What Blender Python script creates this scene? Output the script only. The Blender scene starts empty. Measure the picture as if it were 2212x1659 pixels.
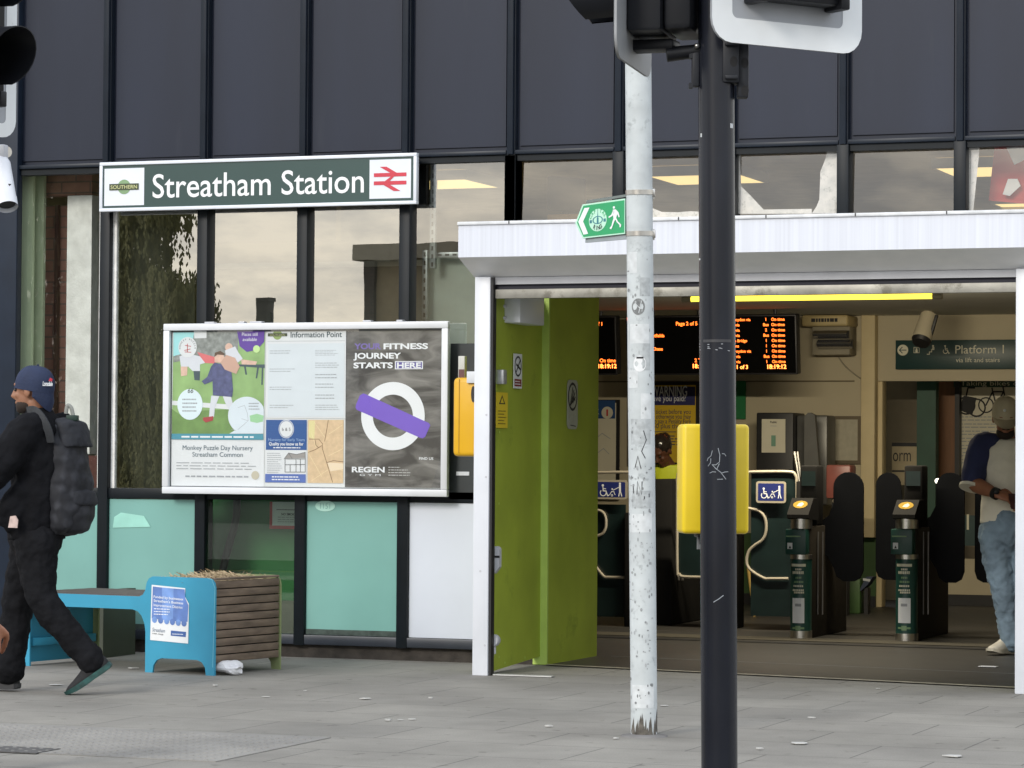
import bpy, bmesh, math, random
from mathutils import Vector, Matrix
from math import radians as RAD, pi, sin, cos
random.seed(7)
SC = bpy.context.scene
COL = SC.collection
# ------------------------------------------------------------------ camera
PX, PW, PH = 6500.0, 2212.0, 1659.0
ALPHA, PITCH, ROLL, EYE = RAD(20.5), RAD(1.39), RAD(0.4), 1.3
CAM_LOC = Vector((6.41605, -17.72444, EYE))
CAM_ROT = Matrix.Rotation(ALPHA, 3, 'Z') @ Matrix.Rotation(pi/2 + PITCH, 3, 'X') @ Matrix.Rotation(ROLL, 3, 'Z')
cam_data = bpy.data.cameras.new('camera')
cam = bpy.data.objects.new('camera', cam_data)
COL.objects.link(cam)
cam.matrix_world = Matrix.Translation(CAM_LOC) @ CAM_ROT.to_4x4()
cam_data.sensor_width = 36
cam_data.lens = PX/PW*36
cam_data.clip_start, cam_data.clip_end = 0.1, 1500
SC.camera = cam
R_DIR = Vector((cos(ALPHA), sin(ALPHA), 0))
F_DIR = Vector((-sin(ALPHA), cos(ALPHA), 0))
def at(u, v, x=None, y=None, z=None):
    """world point where the sight line of a photo point meets a plane x=, y= or z="""
    d = CAM_ROT @ Vector((u - PW/2, PH/2 - v, -PX))
    i, val = (0, x) if x is not None else (1, y) if y is not None else (2, z)
    return CAM_LOC + d*((val - CAM_LOC[i])/d[i])
def at_depth(u, v, d):
    q = CAM_ROT @ Vector((u - PW/2, PH/2 - v, -PX))
    return CAM_LOC + q*(d/PX)
def zoomed(x0, y0, s):
    """photo crop coordinates -> photo coordinates used by at()"""
    return lambda px, py: ((x0 + px/s)/1.1573, (y0 + py/s)/1.1573)
# ------------------------------------------------------------------ world, sun, exposure
SUN_EL, SUN_AZ = RAD(27), RAD(194)
world = bpy.data.worlds.new('World')
SC.world = world
world.use_nodes = True
wn, wl = world.node_tree.nodes, world.node_tree.links
wn.clear()
w_out = wn.new('ShaderNodeOutputWorld')
w_bg = wn.new('ShaderNodeBackground')
w_sky = wn.new('ShaderNodeTexSky')
w_sky.sky_type = 'NISHITA'
w_sky.sun_disc = False
w_sky.sun_elevation, w_sky.sun_rotation = SUN_EL, SUN_AZ
w_tc = wn.new('ShaderNodeTexCoord')
w_map = wn.new('ShaderNodeMapping')
w_map.inputs['Scale'].default_value = (1, 1, 3.0)
w_n = wn.new('ShaderNodeTexNoise')
w_n.inputs['Scale'].default_value = 11.0
w_n.inputs['Detail'].default_value = 8
w_n.inputs['Roughness'].default_value = 0.6
w_ramp = wn.new('ShaderNodeValToRGB')
e = w_ramp.color_ramp.elements
e[0].position, e[0].color = 0.40, (3.7, 4.0, 4.5, 1)
e[1].position, e[1].color = 0.62, (10.0, 9.4, 8.3, 1)
x = e.new(0.5); x.color = (6.6, 6.5, 6.3, 1)
w_mix = wn.new('ShaderNodeMixRGB')
w_mix.inputs['Fac'].default_value = 0.88
wl.new(w_tc.outputs['Generated'], w_map.inputs['Vector'])
wl.new(w_map.outputs['Vector'], w_n.inputs['Vector'])
wl.new(w_n.outputs['Fac'], w_ramp.inputs['Fac'])
# warm broken cloud low down, a cooler brighter veil of cloud overhead
w_sep = wn.new('ShaderNodeSeparateXYZ'); wl.new(w_tc.outputs['Generated'], w_sep.inputs[0])
w_el = wn.new('ShaderNodeMapRange'); w_el.inputs['From Min'].default_value = .14; w_el.inputs['From Max'].default_value = .42
wl.new(w_sep.outputs['Z'], w_el.inputs['Value'])
w_ramp2 = wn.new('ShaderNodeValToRGB'); e = w_ramp2.color_ramp.elements
e[0].position, e[0].color = 0.3, (7.6, 8.2, 9.2, 1)
e[1].position, e[1].color = 0.7, (10.0, 10.5, 11.3, 1)
wl.new(w_n.outputs['Fac'], w_ramp2.inputs['Fac'])
w_hi = wn.new('ShaderNodeMixRGB')
wl.new(w_el.outputs['Result'], w_hi.inputs['Fac']); wl.new(w_ramp.outputs['Color'], w_hi.inputs['Color1']); wl.new(w_ramp2.outputs['Color'], w_hi.inputs['Color2'])
wl.new(w_sky.outputs['Color'], w_mix.inputs['Color1'])
wl.new(w_hi.outputs['Color'], w_mix.inputs['Color2'])
wl.new(w_mix.outputs['Color'], w_bg.inputs['Color'])
w_bg.inputs['Strength'].default_value = 0.115
wl.new(w_bg.outputs['Background'], w_out.inputs['Surface'])
sun_data = bpy.data.lights.new('sun', 'SUN')
sun_data.energy, sun_data.angle, sun_data.color = 1.35, RAD(14), (1, 0.94, 0.86)
sun = bpy.data.objects.new('sun', sun_data)
COL.objects.link(sun)
sd = Vector((sin(SUN_AZ)*cos(SUN_EL), cos(SUN_AZ)*cos(SUN_EL), sin(SUN_EL)))
sun.rotation_euler = sd.to_track_quat('Z', 'Y').to_euler()
sun.location = (0, -40, 40)
SC.view_settings.view_transform = 'Standard'
SC.view_settings.look = 'None'
SC.view_settings.exposure = 0.56
SC.view_settings.gamma = 1.0
SC.render.engine = 'CYCLES'
SC.cycles.use_denoising = True
SC.cycles.max_bounces = 8
SC.cycles.transparent_max_bounces = 12
SC.cycles.sample_clamp_indirect = 6
# ------------------------------------------------------------------ materials
def lin(c):
    c /= 255.0
    return c/12.92 if c <= 0.04045 else ((c + 0.055)/1.055)**2.4
def C(r, g, b, k=1.0):
    return tuple(min(0.88, lin(c)*k) for c in (r, g, b))
MATS = {}
def nodes_of(name):
    m = bpy.data.materials.new(name)
    m.use_nodes = True
    nt = m.node_tree
    return m, nt.nodes, nt.links, nt.nodes['Principled BSDF']
def mat(name, col=(.5, .5, .5), rough=.55, metal=0.0, var=.12, scale=6.0, bump=0.0, bscale=60.0, emit=0.0, spec=.5, coat=0.0, stretch=None, dirt=None, dirt_at=.58, dirt_scale=9.0):
    """a painted or raw surface: base colour with soft noise wear, optional darker blotches and a fine bump"""
    if name in MATS: return MATS[name]
    m, n, l, b = nodes_of(name)
    tc = n.new('ShaderNodeTexCoord')
    vec = tc.outputs['Object']
    if stretch:
        mp = n.new('ShaderNodeMapping'); mp.inputs['Scale'].default_value = stretch
        l.new(vec, mp.inputs['Vector']); vec = mp.outputs['Vector']
    nz = n.new('ShaderNodeTexNoise'); nz.inputs['Scale'].default_value = scale; nz.inputs['Detail'].default_value = 6
    l.new(vec, nz.inputs['Vector'])
    rp = n.new('ShaderNodeValToRGB')
    rp.color_ramp.elements[0].position = .3; rp.color_ramp.elements[1].position = .72
    rp.color_ramp.elements[0].color = (*[c*(1 - var) for c in col], 1)
    rp.color_ramp.elements[1].color = (*[min(.9, c*(1 + var)) for c in col], 1)
    l.new(nz.outputs['Fac'], rp.inputs['Fac'])
    out = rp.outputs['Color']
    if dirt:
        dz = n.new('ShaderNodeTexNoise'); dz.inputs['Scale'].default_value = dirt_scale; dz.inputs['Detail'].default_value = 9; dz.inputs['Roughness'].default_value = .7
        l.new(vec, dz.inputs['Vector'])
        dr = n.new('ShaderNodeValToRGB'); dr.color_ramp.elements[0].position = dirt_at; dr.color_ramp.elements[1].position = dirt_at + .12
        dr.color_ramp.elements[0].color = (0, 0, 0, 1); dr.color_ramp.elements[1].color = (1, 1, 1, 1)
        l.new(dz.outputs['Fac'], dr.inputs['Fac'])
        mx = n.new('ShaderNodeMixRGB'); mx.inputs['Color2'].default_value = (*dirt, 1)
        l.new(dr.outputs['Color'], mx.inputs['Fac']); l.new(out, mx.inputs['Color1']); out = mx.outputs['Color']
    l.new(out, b.inputs['Base Color'])
    b.inputs['Roughness'].default_value = rough
    b.inputs['Metallic'].default_value = metal
    b.inputs['Specular IOR Level'].default_value = spec
    b.inputs['Coat Weight'].default_value = coat
    if bump:
        bz = n.new('ShaderNodeTexNoise'); bz.inputs['Scale'].default_value = bscale; bz.inputs['Detail'].default_value = 4
        l.new(vec, bz.inputs['Vector'])
        bp = n.new('ShaderNodeBump'); bp.inputs['Strength'].default_value = bump; bp.inputs['Distance'].default_value = .01
        l.new(bz.outputs['Fac'], bp.inputs['Height']); l.new(bp.outputs['Normal'], b.inputs['Normal'])
    if emit:
        b.inputs['Emission Color'].default_value = (*col, 1)
        b.inputs['Emission Strength'].default_value = emit
    MATS[name] = m
    return m
def glass_mat(name, tint, refl, rcol=(1, 1, 1), wave=0.0):
    m = bpy.data.materials.new(name); m.use_nodes = True
    n, l = m.node_tree.nodes, m.node_tree.links
    n.clear()
    o = n.new('ShaderNodeOutputMaterial'); mx = n.new('ShaderNodeMixShader')
    t = n.new('ShaderNodeBsdfTransparent'); t.inputs['Color'].default_value = (*tint, 1)
    g = n.new('ShaderNodeBsdfGlossy'); g.inputs['Color'].default_value = (*rcol, 1); g.inputs['Roughness'].default_value = 0.0
    mx.inputs['Fac'].default_value = refl
    l.new(t.outputs[0], mx.inputs[1]); l.new(g.outputs[0], mx.inputs[2]); l.new(mx.outputs[0], o.inputs['Surface'])
    if wave:
        tc = n.new('ShaderNodeTexCoord'); nz = n.new('ShaderNodeTexNoise'); nz.inputs['Scale'].default_value = 2.2
        bp = n.new('ShaderNodeBump'); bp.inputs['Strength'].default_value = wave; bp.inputs['Distance'].default_value = .02
        l.new(tc.outputs['Object'], nz.inputs['Vector']); l.new(nz.outputs['Fac'], bp.inputs['Height']); l.new(bp.outputs['Normal'], g.inputs['Normal'])
    MATS[name] = m
    return m
def brick_mat(name, c1, c2, mortar, sx=1.0, w=.5, h=.25, ms=.02, rough=.85, rot=(0, 0, 0), bump=.4, var=.25):
    m, n, l, b = nodes_of(name)
    tc = n.new('ShaderNodeTexCoord'); mp = n.new('ShaderNodeMapping'); mp.inputs['Rotation'].default_value = rot
    br = n.new('ShaderNodeTexBrick'); br.inputs['Scale'].default_value = sx
    br.inputs['Brick Width'].default_value = w; br.inputs['Row Height'].default_value = h; br.inputs['Mortar Size'].default_value = ms
    br.inputs['Color1'].default_value = (*c1, 1); br.inputs['Color2'].default_value = (*c2, 1); br.inputs['Mortar'].default_value = (*mortar, 1)
    nz = n.new('ShaderNodeTexNoise'); nz.inputs['Scale'].default_value = 14; nz.inputs['Detail'].default_value = 8
    mu = n.new('ShaderNodeMixRGB'); mu.blend_type = 'MULTIPLY'; mu.inputs['Fac'].default_value = 1
    rp = n.new('ShaderNodeValToRGB'); rp.color_ramp.elements[0].position = .25; rp.color_ramp.elements[1].position = .75
    rp.color_ramp.elements[0].color = (1 - var,)*3 + (1,); rp.color_ramp.elements[1].color = (1 + var*.3,)*3 + (1,)
    l.new(tc.outputs['Object'], mp.inputs['Vector']); l.new(mp.outputs['Vector'], br.inputs['Vector']); l.new(tc.outputs['Object'], nz.inputs['Vector'])
    l.new(nz.outputs['Fac'], rp.inputs['Fac']); l.new(br.outputs['Color'], mu.inputs['Color1']); l.new(rp.outputs['Color'], mu.inputs['Color2'])
    l.new(mu.outputs['Color'], b.inputs['Base Color']); b.inputs['Roughness'].default_value = rough
    bp = n.new('ShaderNodeBump'); bp.inputs['Strength'].default_value = bump; bp.inputs['Distance'].default_value = .004; bp.invert = True
    l.new(br.outputs['Fac'], bp.inputs['Height']); l.new(bp.outputs['Normal'], b.inputs['Normal'])
    MATS[name] = m
    return m
def flat(name, r, g, b, k=1.1, rough=.6, var=.03, **kw):
    return mat(name, C(r, g, b, k), rough, var=var, **kw)
# ------------------------------------------------------------------ mesh builder
def frame(o, u, v, w):
    return Matrix(((u[0], v[0], w[0], o[0]), (u[1], v[1], w[1], o[1]), (u[2], v[2], w[2], o[2]), (0, 0, 0, 1)))
def front(y, x=0.0, z=0.0):                     # drawing board on a wall that faces the street: u=+X v=+Z w=-Y
    return frame((x, y, z), (1, 0, 0), (0, 0, 1), (0, -1, 0))
def side(xw, y=0.0, z=0.0):                     # on a wall that faces +X: u=+Y v=+Z w=+X
    return frame((xw, y, z), (0, 1, 0), (0, 0, 1), (1, 0, 0))
TEXTS = {}
def text_mesh(s, bold, shear):
    k = (s, bold, shear)
    if k not in TEXTS:
        cu = bpy.data.curves.new('lettering', 'FONT')
        cu.body, cu.size, cu.offset, cu.shear, cu.resolution_u = s, 1.0, bold, shear, 4
        cu.fill_mode = 'FRONT'
        ob = bpy.data.objects.new('lettering', cu)
        COL.objects.link(ob)
        bpy.context.view_layer.update()
        me = bpy.data.meshes.new_from_object(ob.evaluated_get(bpy.context.evaluated_depsgraph_get()))
        vs = [v.co.copy() for v in me.vertices]; fs = [list(p.vertices) for p in me.polygons]
        bpy.data.objects.remove(ob); bpy.data.curves.remove(cu); bpy.data.meshes.remove(me)
        TEXTS[k] = (vs, fs)
    return TEXTS[k]
class MB:
    def __init__(s, origin=(0, 0, 0)):
        s.v, s.f, s.mi, s.mats, s.M, s.o = [], [], [], [], Matrix(), Vector(origin)
    def add(s, vs, fs, m):
        if m not in s.mats: s.mats.append(m)
        k, b = s.mats.index(m), len(s.v)
        flip = s.M.to_3x3().determinant() < 0
        s.v += [s.M @ Vector(p) - s.o for p in vs]
        for f in fs:
            s.f.append([b + i for i in (reversed(f) if flip else f)]); s.mi.append(k)
        return s
    def box(s, a, b, m, bev=0.0, seg=2):
        x0, x1 = sorted((a[0], b[0])); y0, y1 = sorted((a[1], b[1])); z0, z1 = sorted((a[2], b[2]))
        vs = [(x0, y0, z0), (x1, y0, z0), (x1, y1, z0), (x0, y1, z0), (x0, y0, z1), (x1, y0, z1), (x1, y1, z1), (x0, y1, z1)]
        fs = [(0, 3, 2, 1), (4, 5, 6, 7), (0, 1, 5, 4), (1, 2, 6, 5), (2, 3, 7, 6), (3, 0, 4, 7)]
        if bev:
            bm = bmesh.new(); bv = [bm.verts.new(p) for p in vs]
            for f in fs: bm.faces.new([bv[i] for i in f])
            bmesh.ops.bevel(bm, geom=bm.edges[:], offset=bev, segments=seg, profile=.5, affect='EDGES')
            bm.verts.index_update()
            vs = [p.co.copy() for p in bm.verts]; fs = [[p.index for p in f.verts] for f in bm.faces]
            bm.free()
        return s.add(vs, fs, m)
    def poly(s, pts, m, w=0.0):
        return s.add([(p[0], p[1], w) for p in pts], [list(range(len(pts)))], m)
    def rect(s, u0, v0, u1, v1, m, w=0.0):
        return s.poly([(u0, v0), (u1, v0), (u1, v1), (u0, v1)], m, w)
    def prism(s, pts, w0, w1, m):
        n = len(pts)
        area = sum(pts[i][0]*pts[(i+1) % n][1] - pts[(i+1) % n][0]*pts[i][1] for i in range(n))
        if area < 0: pts = pts[::-1]
        if w0 > w1: w0, w1 = w1, w0
        vs = [(p[0], p[1], w0) for p in pts] + [(p[0], p[1], w1) for p in pts]
        fs = [list(range(n))[::-1], list(range(n, 2*n))] + [(i, (i+1) % n, n + (i+1) % n, n + i) for i in range(n)]
        return s.add(vs, fs, m)
    def disc(s, cx, cy, r, m, w=0.0, seg=28, ry=None):
        ry = ry or r
        return s.poly([(cx + r*cos(2*pi*i/seg), cy + ry*sin(2*pi*i/seg)) for i in range(seg)], m, w)
    def ring(s, cx, cy, r0, r1, m, w=0.0, seg=40, a0=0.0, a1=2*pi, k=1.0):
        vs, fs = [], []
        for i in range(seg + 1):
            a = a0 + (a1 - a0)*i/seg
            vs += [(cx + r0*cos(a), cy + k*r0*sin(a), w), (cx + r1*cos(a), cy + k*r1*sin(a), w)]
            if i: fs.append((2*i-2, 2*i-1, 2*i+1, 2*i))
        return s.add(vs, fs, m)
    def stroke(s, pts, t, m, w=0.0):
        """a painted line of width t through pts on the drawing board"""
        for a, b in zip(pts, pts[1:]):
            d = Vector((b[0]-a[0], b[1]-a[1]))
            if d.length < 1e-6: continue
            d.normalize(); nx, ny = -d.y*t/2, d.x*t/2; ex, ey = d.x*t*.35, d.y*t*.35
            s.add([(a[0]-nx-ex, a[1]-ny-ey, w), (b[0]-nx+ex, b[1]-ny+ey, w), (b[0]+nx+ex, b[1]+ny+ey, w), (a[0]+nx-ex, a[1]+ny-ey, w)], [(0, 1, 2, 3)], m)
            w += .00004
        return s
    def bars(s, u0, u1, v0, v1, n, m, w=0.0, fill=.34, ragged=.3):
        """rows of print too small to read"""
        for i in range(n):
            vc = v1 - (i + .5)*(v1 - v0)/n; h = (v1 - v0)/n*fill/2
            e_ = u1 - (u1 - u0)*ragged*random.random()
            x = u0
            while x < e_ - 1e-4:
                L = min(e_ - x, (u1 - u0)*random.uniform(.05, .16))
                s.rect(x, vc - h, x + L, vc + h, m, w); x += L + (u1 - u0)*.022
        return s
    def text(s, t, u, v, size, m, w=0.0, align='L', bold=0.0, shear=0.0, width=None, rot=0.0, ext=0.0):
        vs, fs = text_mesh(t, bold, shear)
        if not vs: return s
        x0, x1 = min(p.x for p in vs), max(p.x for p in vs)
        k = size
        kx = width/(x1 - x0) if width else k
        off = {'L': x0, 'C': (x0 + x1)/2, 'R': x1}[align]
        c_, s_ = cos(rot), sin(rot)
        q = [((p.x - off)*kx, p.y*k) for p in vs]
        q = [(u + a*c_ - b*s_, v + a*s_ + b*c_) for a, b in q]
        if ext:
            bm = bmesh.new(); bv = [bm.verts.new((a, b, 0)) for a, b in q]
            for f in fs:
                try: bm.faces.new([bv[i] for i in f])
                except ValueError: pass
            r = bmesh.ops.extrude_face_region(bm, geom=bm.faces[:])
            for g in r['geom']:
                if isinstance(g, bmesh.types.BMVert): g.co.z += ext
            bm.verts.index_update()
            vv = [(p.co.x, p.co.y, p.co.z + w) for p in bm.verts]; ff = [[p.index for p in f.verts] for f in bm.faces]
            bm.free()
            return s.add(vv, ff, m)
        return s.add([(a, b, w) for a, b in q], fs, m)
    def loft(s, secs, m, cap=True, closed=True):
        n = len(secs[0]); vs = [p for q in secs for p in q]; fs = []
        for j in range(len(secs) - 1):
            for i in range(n if closed else n - 1):
                fs.append((j*n + i, j*n + (i+1) % n, (j+1)*n + (i+1) % n, (j+1)*n + i))
        if cap:
            fs.append(list(range(n))[::-1]); fs.append([(len(secs)-1)*n + i for i in range(n)])
        return s.add(vs, fs, m)
    def tube(s, pts, r, m, seg=10, cap=True):
        pts = [Vector(p) for p in pts]
        rs = r if isinstance(r, (list, tuple)) else [r]*len(pts)
        secs, up = [], None
        for i, p in enumerate(pts):
            t = (pts[min(i+1, len(pts)-1)] - pts[max(i-1, 0)]).normalized()
            if up is None:
                up = Vector((0, 0, 1)) if abs(t.z) < .9 else Vector((1, 0, 0))
            a = (up - t*up.dot(t)).normalized(); up = a; b = t.cross(a)
            secs.append([p + (a*cos(2*pi*k/seg) + b*sin(2*pi*k/seg))*rs[i] for k in range(seg)])
        return s.loft(secs, m, cap)
    def lathe(s, prof, c, m, seg=24, axis='Z', cap=True):
        secs = []
        for r, h in prof:
            q = []
            for k in range(seg):
                a, b = r*cos(2*pi*k/seg), r*sin(2*pi*k/seg)
                q.append({'Z': (c[0]+a, c[1]+b, c[2]+h), 'Y': (c[0]+b, c[1]+h, c[2]+a), 'X': (c[0]+h, c[1]+a, c[2]+b)}[axis])
            secs.append(q)
        return s.loft(secs, m, cap)
    def ball(s, c, r, m, seg=12, rings=8):
        rr = r if isinstance(r, (tuple, list)) else (r, r, r)
        secs = []
        for j in range(rings + 1):
            t = pi*j/rings; t = min(max(t, .02), pi - .02)
            secs.append([(c[0] + rr[0]*sin(t)*cos(2*pi*k/seg), c[1] + rr[1]*sin(t)*sin(2*pi*k/seg), c[2] - rr[2]*cos(t)) for k in range(seg)])
        return s.loft(secs, m)
    def build(s, name, parent=None, ang=35, smooth=True):
        me = bpy.data.meshes.new(name)
        me.from_pydata([tuple(p) for p in s.v], [], s.f)
        for m in s.mats: me.materials.append(m)
        me.polygons.foreach_set('material_index', s.mi)
        if smooth:
            me.polygons.foreach_set('use_smooth', [True]*len(me.polygons))
            me.set_sharp_from_angle(angle=RAD(ang))
        me.update()
        o = bpy.data.objects.new(name, me)
        COL.objects.link(o)
        if parent is not None: o.parent = parent
        elif s.o.length: o.location = s.o
        return o
def tag(o, label=None, cat=None, group=None, kind=None):
    if label: o['label'] = label
    if cat: o['category'] = cat
    if group: o['group'] = group
    if kind: o['kind'] = kind
    return o
def thing(name, label, cat, loc=(0, 0, 0), group=None, rz=0.0):
    o = bpy.data.objects.new(name, None)
    o.empty_display_size = .1
    COL.objects.link(o)
    o.location = loc
    o.rotation_euler = (0, 0, rz)
    return tag(o, label, cat, group)
def rrect(u0, v0, u1, v1, r, n=5):
    out = []
    for cx, cy, a in ((u1-r, v1-r, 0), (u0+r, v1-r, pi/2), (u0+r, v0+r, pi), (u1-r, v0+r, 1.5*pi)):
        out += [(cx + r*cos(a + pi/2*i/n), cy + r*sin(a + pi/2*i/n)) for i in range(n + 1)]
    return out
def smooth_path(pts, k=6):
    pts = [Vector(p) for p in pts]; out = []
    for i in range(len(pts) - 1):
        p0, p1, p2, p3 = pts[max(i-1, 0)], pts[i], pts[i+1], pts[min(i+2, len(pts)-1)]
        for j in range(k):
            t = j/k
            out.append(.5*((2*p1) + (p2-p0)*t + (2*p0-5*p1+4*p2-p3)*t*t + (3*p1-p0-3*p2+p3)*t**3))
    out.append(pts[-1])
    return out
# ------------------------------------------------------------------ palette
cladding_m = mat('dark cladding', (.0118, .0168, .0325), .45, var=.16, scale=1.6, stretch=(1.6, 1, .22), spec=.30, bump=.16, bscale=1.3, dirt=(.017, .022, .037), dirt_at=.60, dirt_scale=5)
frame_m = mat('dark window frame', (.006, .009, .012), .45, var=.2, spec=.22)
rib_m = mat('dark cladding rib', (.010, .015, .024), .4, var=.15, spec=.3)
plinth_m = mat('plinth', (.045, .038, .032), .9, var=.4, scale=14, bump=.4)
white_m = mat('white powder coat', (.66, .685, .73), .4, var=.06, scale=3, dirt=(.52, .53, .54), dirt_at=.66, dirt_scale=6)
fascia_m = mat('white shutter fascia', (.63, .66, .73), .4, var=.07, scale=26, stretch=(2.2, 1, .02), dirt=(.55, .58, .62), dirt_at=.68, dirt_scale=14)
grey_m = mat('pale grey metal', (.50, .51, .54), .45, var=.08)
black_m = mat('black plastic', (.012, .012, .014), .5, var=.2)
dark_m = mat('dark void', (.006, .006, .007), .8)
teal_m = mat('teal frosted panel', C(122, 170, 162, 1.0), .25, var=.10, scale=1.3, dirt=C(150, 194, 186, 1.0), dirt_at=.62, dirt_scale=1.4, spec=.5)
cream_m = mat('cream wall paint', (.50, .44, .31), .7, var=.06, scale=2)
ceiling_m = mat('ceiling paint', (.62, .61, .54), .8, var=.05, scale=2)
hall_green_m = mat('green dado paint', C(52, 78, 40, 1.2), .6)
dark_green_m = mat('dark green paint', (.012, .036, .030), .5)
steel_m = mat('brushed steel', (.62, .60, .56), .32, metal=1, var=.1, scale=20)
lime_m = mat('lime green wall paint', C(156, 172, 56, 1.0), .6, var=.14, scale=2.5, bump=.08, bscale=120, dirt=C(130, 148, 48, 1.0), dirt_at=.58, dirt_scale=3)
lime_edge_m = mat('paler lime green', C(172, 198, 96, 1.05), .5, var=.08)
conc_m = mat('concrete column', (.80, .80, .77), .85, var=.14, scale=12, bump=.3)
brownbrick_m = brick_mat('brown brick', (.36, .17, .135), (.42, .22, .17), (.22, .15, .13), sx=1, w=.22, h=.075, ms=.006, rot=(pi/2, 0, 0))
window_m = glass_mat('window glass', (.86, .90, .86), .40, (1, .99, .96), wave=.007)
clear_glass_m = glass_mat('clear window glass', (.93, .95, .93), .09, (1, .99, .97), wave=.007)
upper_glass_m = glass_mat('upper window glass', (.90, .88, .84), .19, (1, .97, .92), wave=.012)
lower_glass_m = glass_mat('lower window glass', (.88, .95, .9), .05)
film_m = mat('peeling white film', (.82, .85, .86), .6, var=.18, scale=22, dirt=(.40, .43, .42), dirt_at=.55, dirt_scale=30)
paper_m = mat('white paper', (.74, .76, .77), .7, var=.03)
red_m = mat('red print', C(190, 50, 52), .6, var=.04)
ink_m = mat('black ink', (.02, .02, .022), .7)
inkg_m = mat('grey print', (.36, .38, .40), .7)
lamp_panel_m = mat('ceiling light diffuser', (1.0, .76, .32), .5, var=.0, emit=.80)
# ------------------------------------------------------------------ ground
def paving_mat():
    m, n, l, b = nodes_of('paving slabs')
    tc = n.new('ShaderNodeTexCoord')
    mp = n.new('ShaderNodeMapping'); mp.inputs['Location'].default_value = (.17, .11, 0)
    br = n.new('ShaderNodeTexBrick'); br.inputs['Scale'].default_value = 1
    br.inputs['Brick Width'].default_value = .75; br.inputs['Row Height'].default_value = .60; br.inputs['Mortar Size'].default_value = .0045
    br.inputs['Mortar Smooth'].default_value = .3; br.inputs['Bias'].default_value = -.2
    base = .272
    br.inputs['Color1'].default_value = (base, base*.96, base*.87, 1); br.inputs['Color2'].default_value = (base*.91, base*.873, base*.80, 1); br.inputs['Mortar'].default_value = (.12, .115, .105, 1)
    n1 = n.new('ShaderNodeTexNoise'); n1.inputs['Scale'].default_value = 1.1; n1.inputs['Detail'].default_value = 8; n1.inputs['Roughness'].default_value = .65
    n2 = n.new('ShaderNodeTexNoise'); n2.inputs['Scale'].default_value = 120; n2.inputs['Detail'].default_value = 4
    r1 = n.new('ShaderNodeValToRGB'); r1.color_ramp.elements[0].position = .32; r1.color_ramp.elements[1].position = .68
    r1.color_ramp.elements[0].color = (.70, .69, .67, 1); r1.color_ramp.elements[1].color = (1.08, 1.07, 1.04, 1)
    r2 = n.new('ShaderNodeValToRGB'); r2.color_ramp.elements[0].position = .3; r2.color_ramp.elements[1].position = .7
    r2.color_ramp.elements[0].color = (.84, .84, .84, 1); r2.color_ramp.elements[1].color = (1.08, 1.08, 1.08, 1)
    n3 = n.new('ShaderNodeTexNoise'); n3.inputs['Scale'].default_value = 9; n3.inputs['Detail'].default_value = 3
    r3 = n.new('ShaderNodeValToRGB'); r3.color_ramp.elements[0].position = .66; r3.color_ramp.elements[1].position = .72
    r3.color_ramp.elements[0].color = (1, 1, 1, 1); r3.color_ramp.elements[1].color = (.62, .61, .60, 1)
    vo = n.new('ShaderNodeTexVoronoi'); vo.inputs['Scale'].default_value = 2.6; vo.inputs['Randomness'].default_value = 1.0
    r4 = n.new('ShaderNodeValToRGB'); r4.color_ramp.elements[0].position = .045; r4.color_ramp.elements[1].position = .065; r4.color_ramp.elements[0].color = (.60, .59, .58, 1); r4.color_ramp.elements[1].color = (1, 1, 1, 1)
    mu = [n.new('ShaderNodeMixRGB') for _ in range(4)]
    for q in mu: q.blend_type = 'MULTIPLY'; q.inputs['Fac'].default_value = 1
    o = tc.outputs['Object']
    l.new(o, mp.inputs['Vector']); l.new(mp.outputs['Vector'], br.inputs['Vector'])
    for z in (n1, n2, n3): l.new(o, z.inputs['Vector'])
    l.new(n1.outputs['Fac'], r1.inputs['Fac']); l.new(n2.outputs['Fac'], r2.inputs['Fac']); l.new(n3.outputs['Fac'], r3.inputs['Fac'])
    l.new(br.outputs['Color'], mu[0].inputs['Color1']); l.new(r1.outputs['Color'], mu[0].inputs['Color2'])
    l.new(mu[0].outputs['Color'], mu[1].inputs['Color1']); l.new(r2.outputs['Color'], mu[1].inputs['Color2'])
    l.new(mu[1].outputs['Color'], mu[2].inputs['Color1']); l.new(r3.outputs['Color'], mu[2].inputs['Color2'])
    l.new(o, vo.inputs['Vector']); l.new(vo.outputs['Distance'], r4.inputs['Fac']); l.new(mu[2].outputs['Color'], mu[3].inputs['Color1']); l.new(r4.outputs['Color'], mu[3].inputs['Color2'])
    l.new(mu[3].outputs['Color'], b.inputs['Base Color']); b.inputs['Roughness'].default_value = .78
    bp = n.new('ShaderNodeBump'); bp.invert = True; bp.inputs['Strength'].default_value = .5; bp.inputs['Distance'].default_value = .004
    bp2 = n.new('ShaderNodeBump'); bp2.inputs['Strength'].default_value = .25; bp2.inputs['Distance'].default_value = .003
    l.new(br.outputs['Fac'], bp.inputs['Height']); l.new(n2.outputs['Fac'], bp2.inputs['Height']); l.new(bp.outputs['Normal'], bp2.inputs['Normal'])
    l.new(bp2.outputs['Normal'], b.inputs['Normal'])
    return m
paving_m = paving_mat()
asphalt_m = mat('asphalt', (.05, .05, .052), .9, var=.2, scale=30, bump=.5, bscale=200)
def structure(o): return tag(o, kind='structure')
g = MB(); g.rect(-400, -400, 400, 400, mat('bare ground', (.09, .09, .08), .95), -.135); structure(g.build('ground'))
g = MB(); g.box((-60, -8.2, -.14), (60, .6, 0), paving_m); structure(g.build('pavement'))
g = MB(); g.rect(-60, -16.2, 60, -8.2, asphalt_m, -.125)
for yy in (-8.6, -15.8): g.rect(-60, yy - .05, 60, yy + .05, mat('yellow road paint', (.55, .42, .05), .8), -.121)
structure(g.build('road'))
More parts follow.
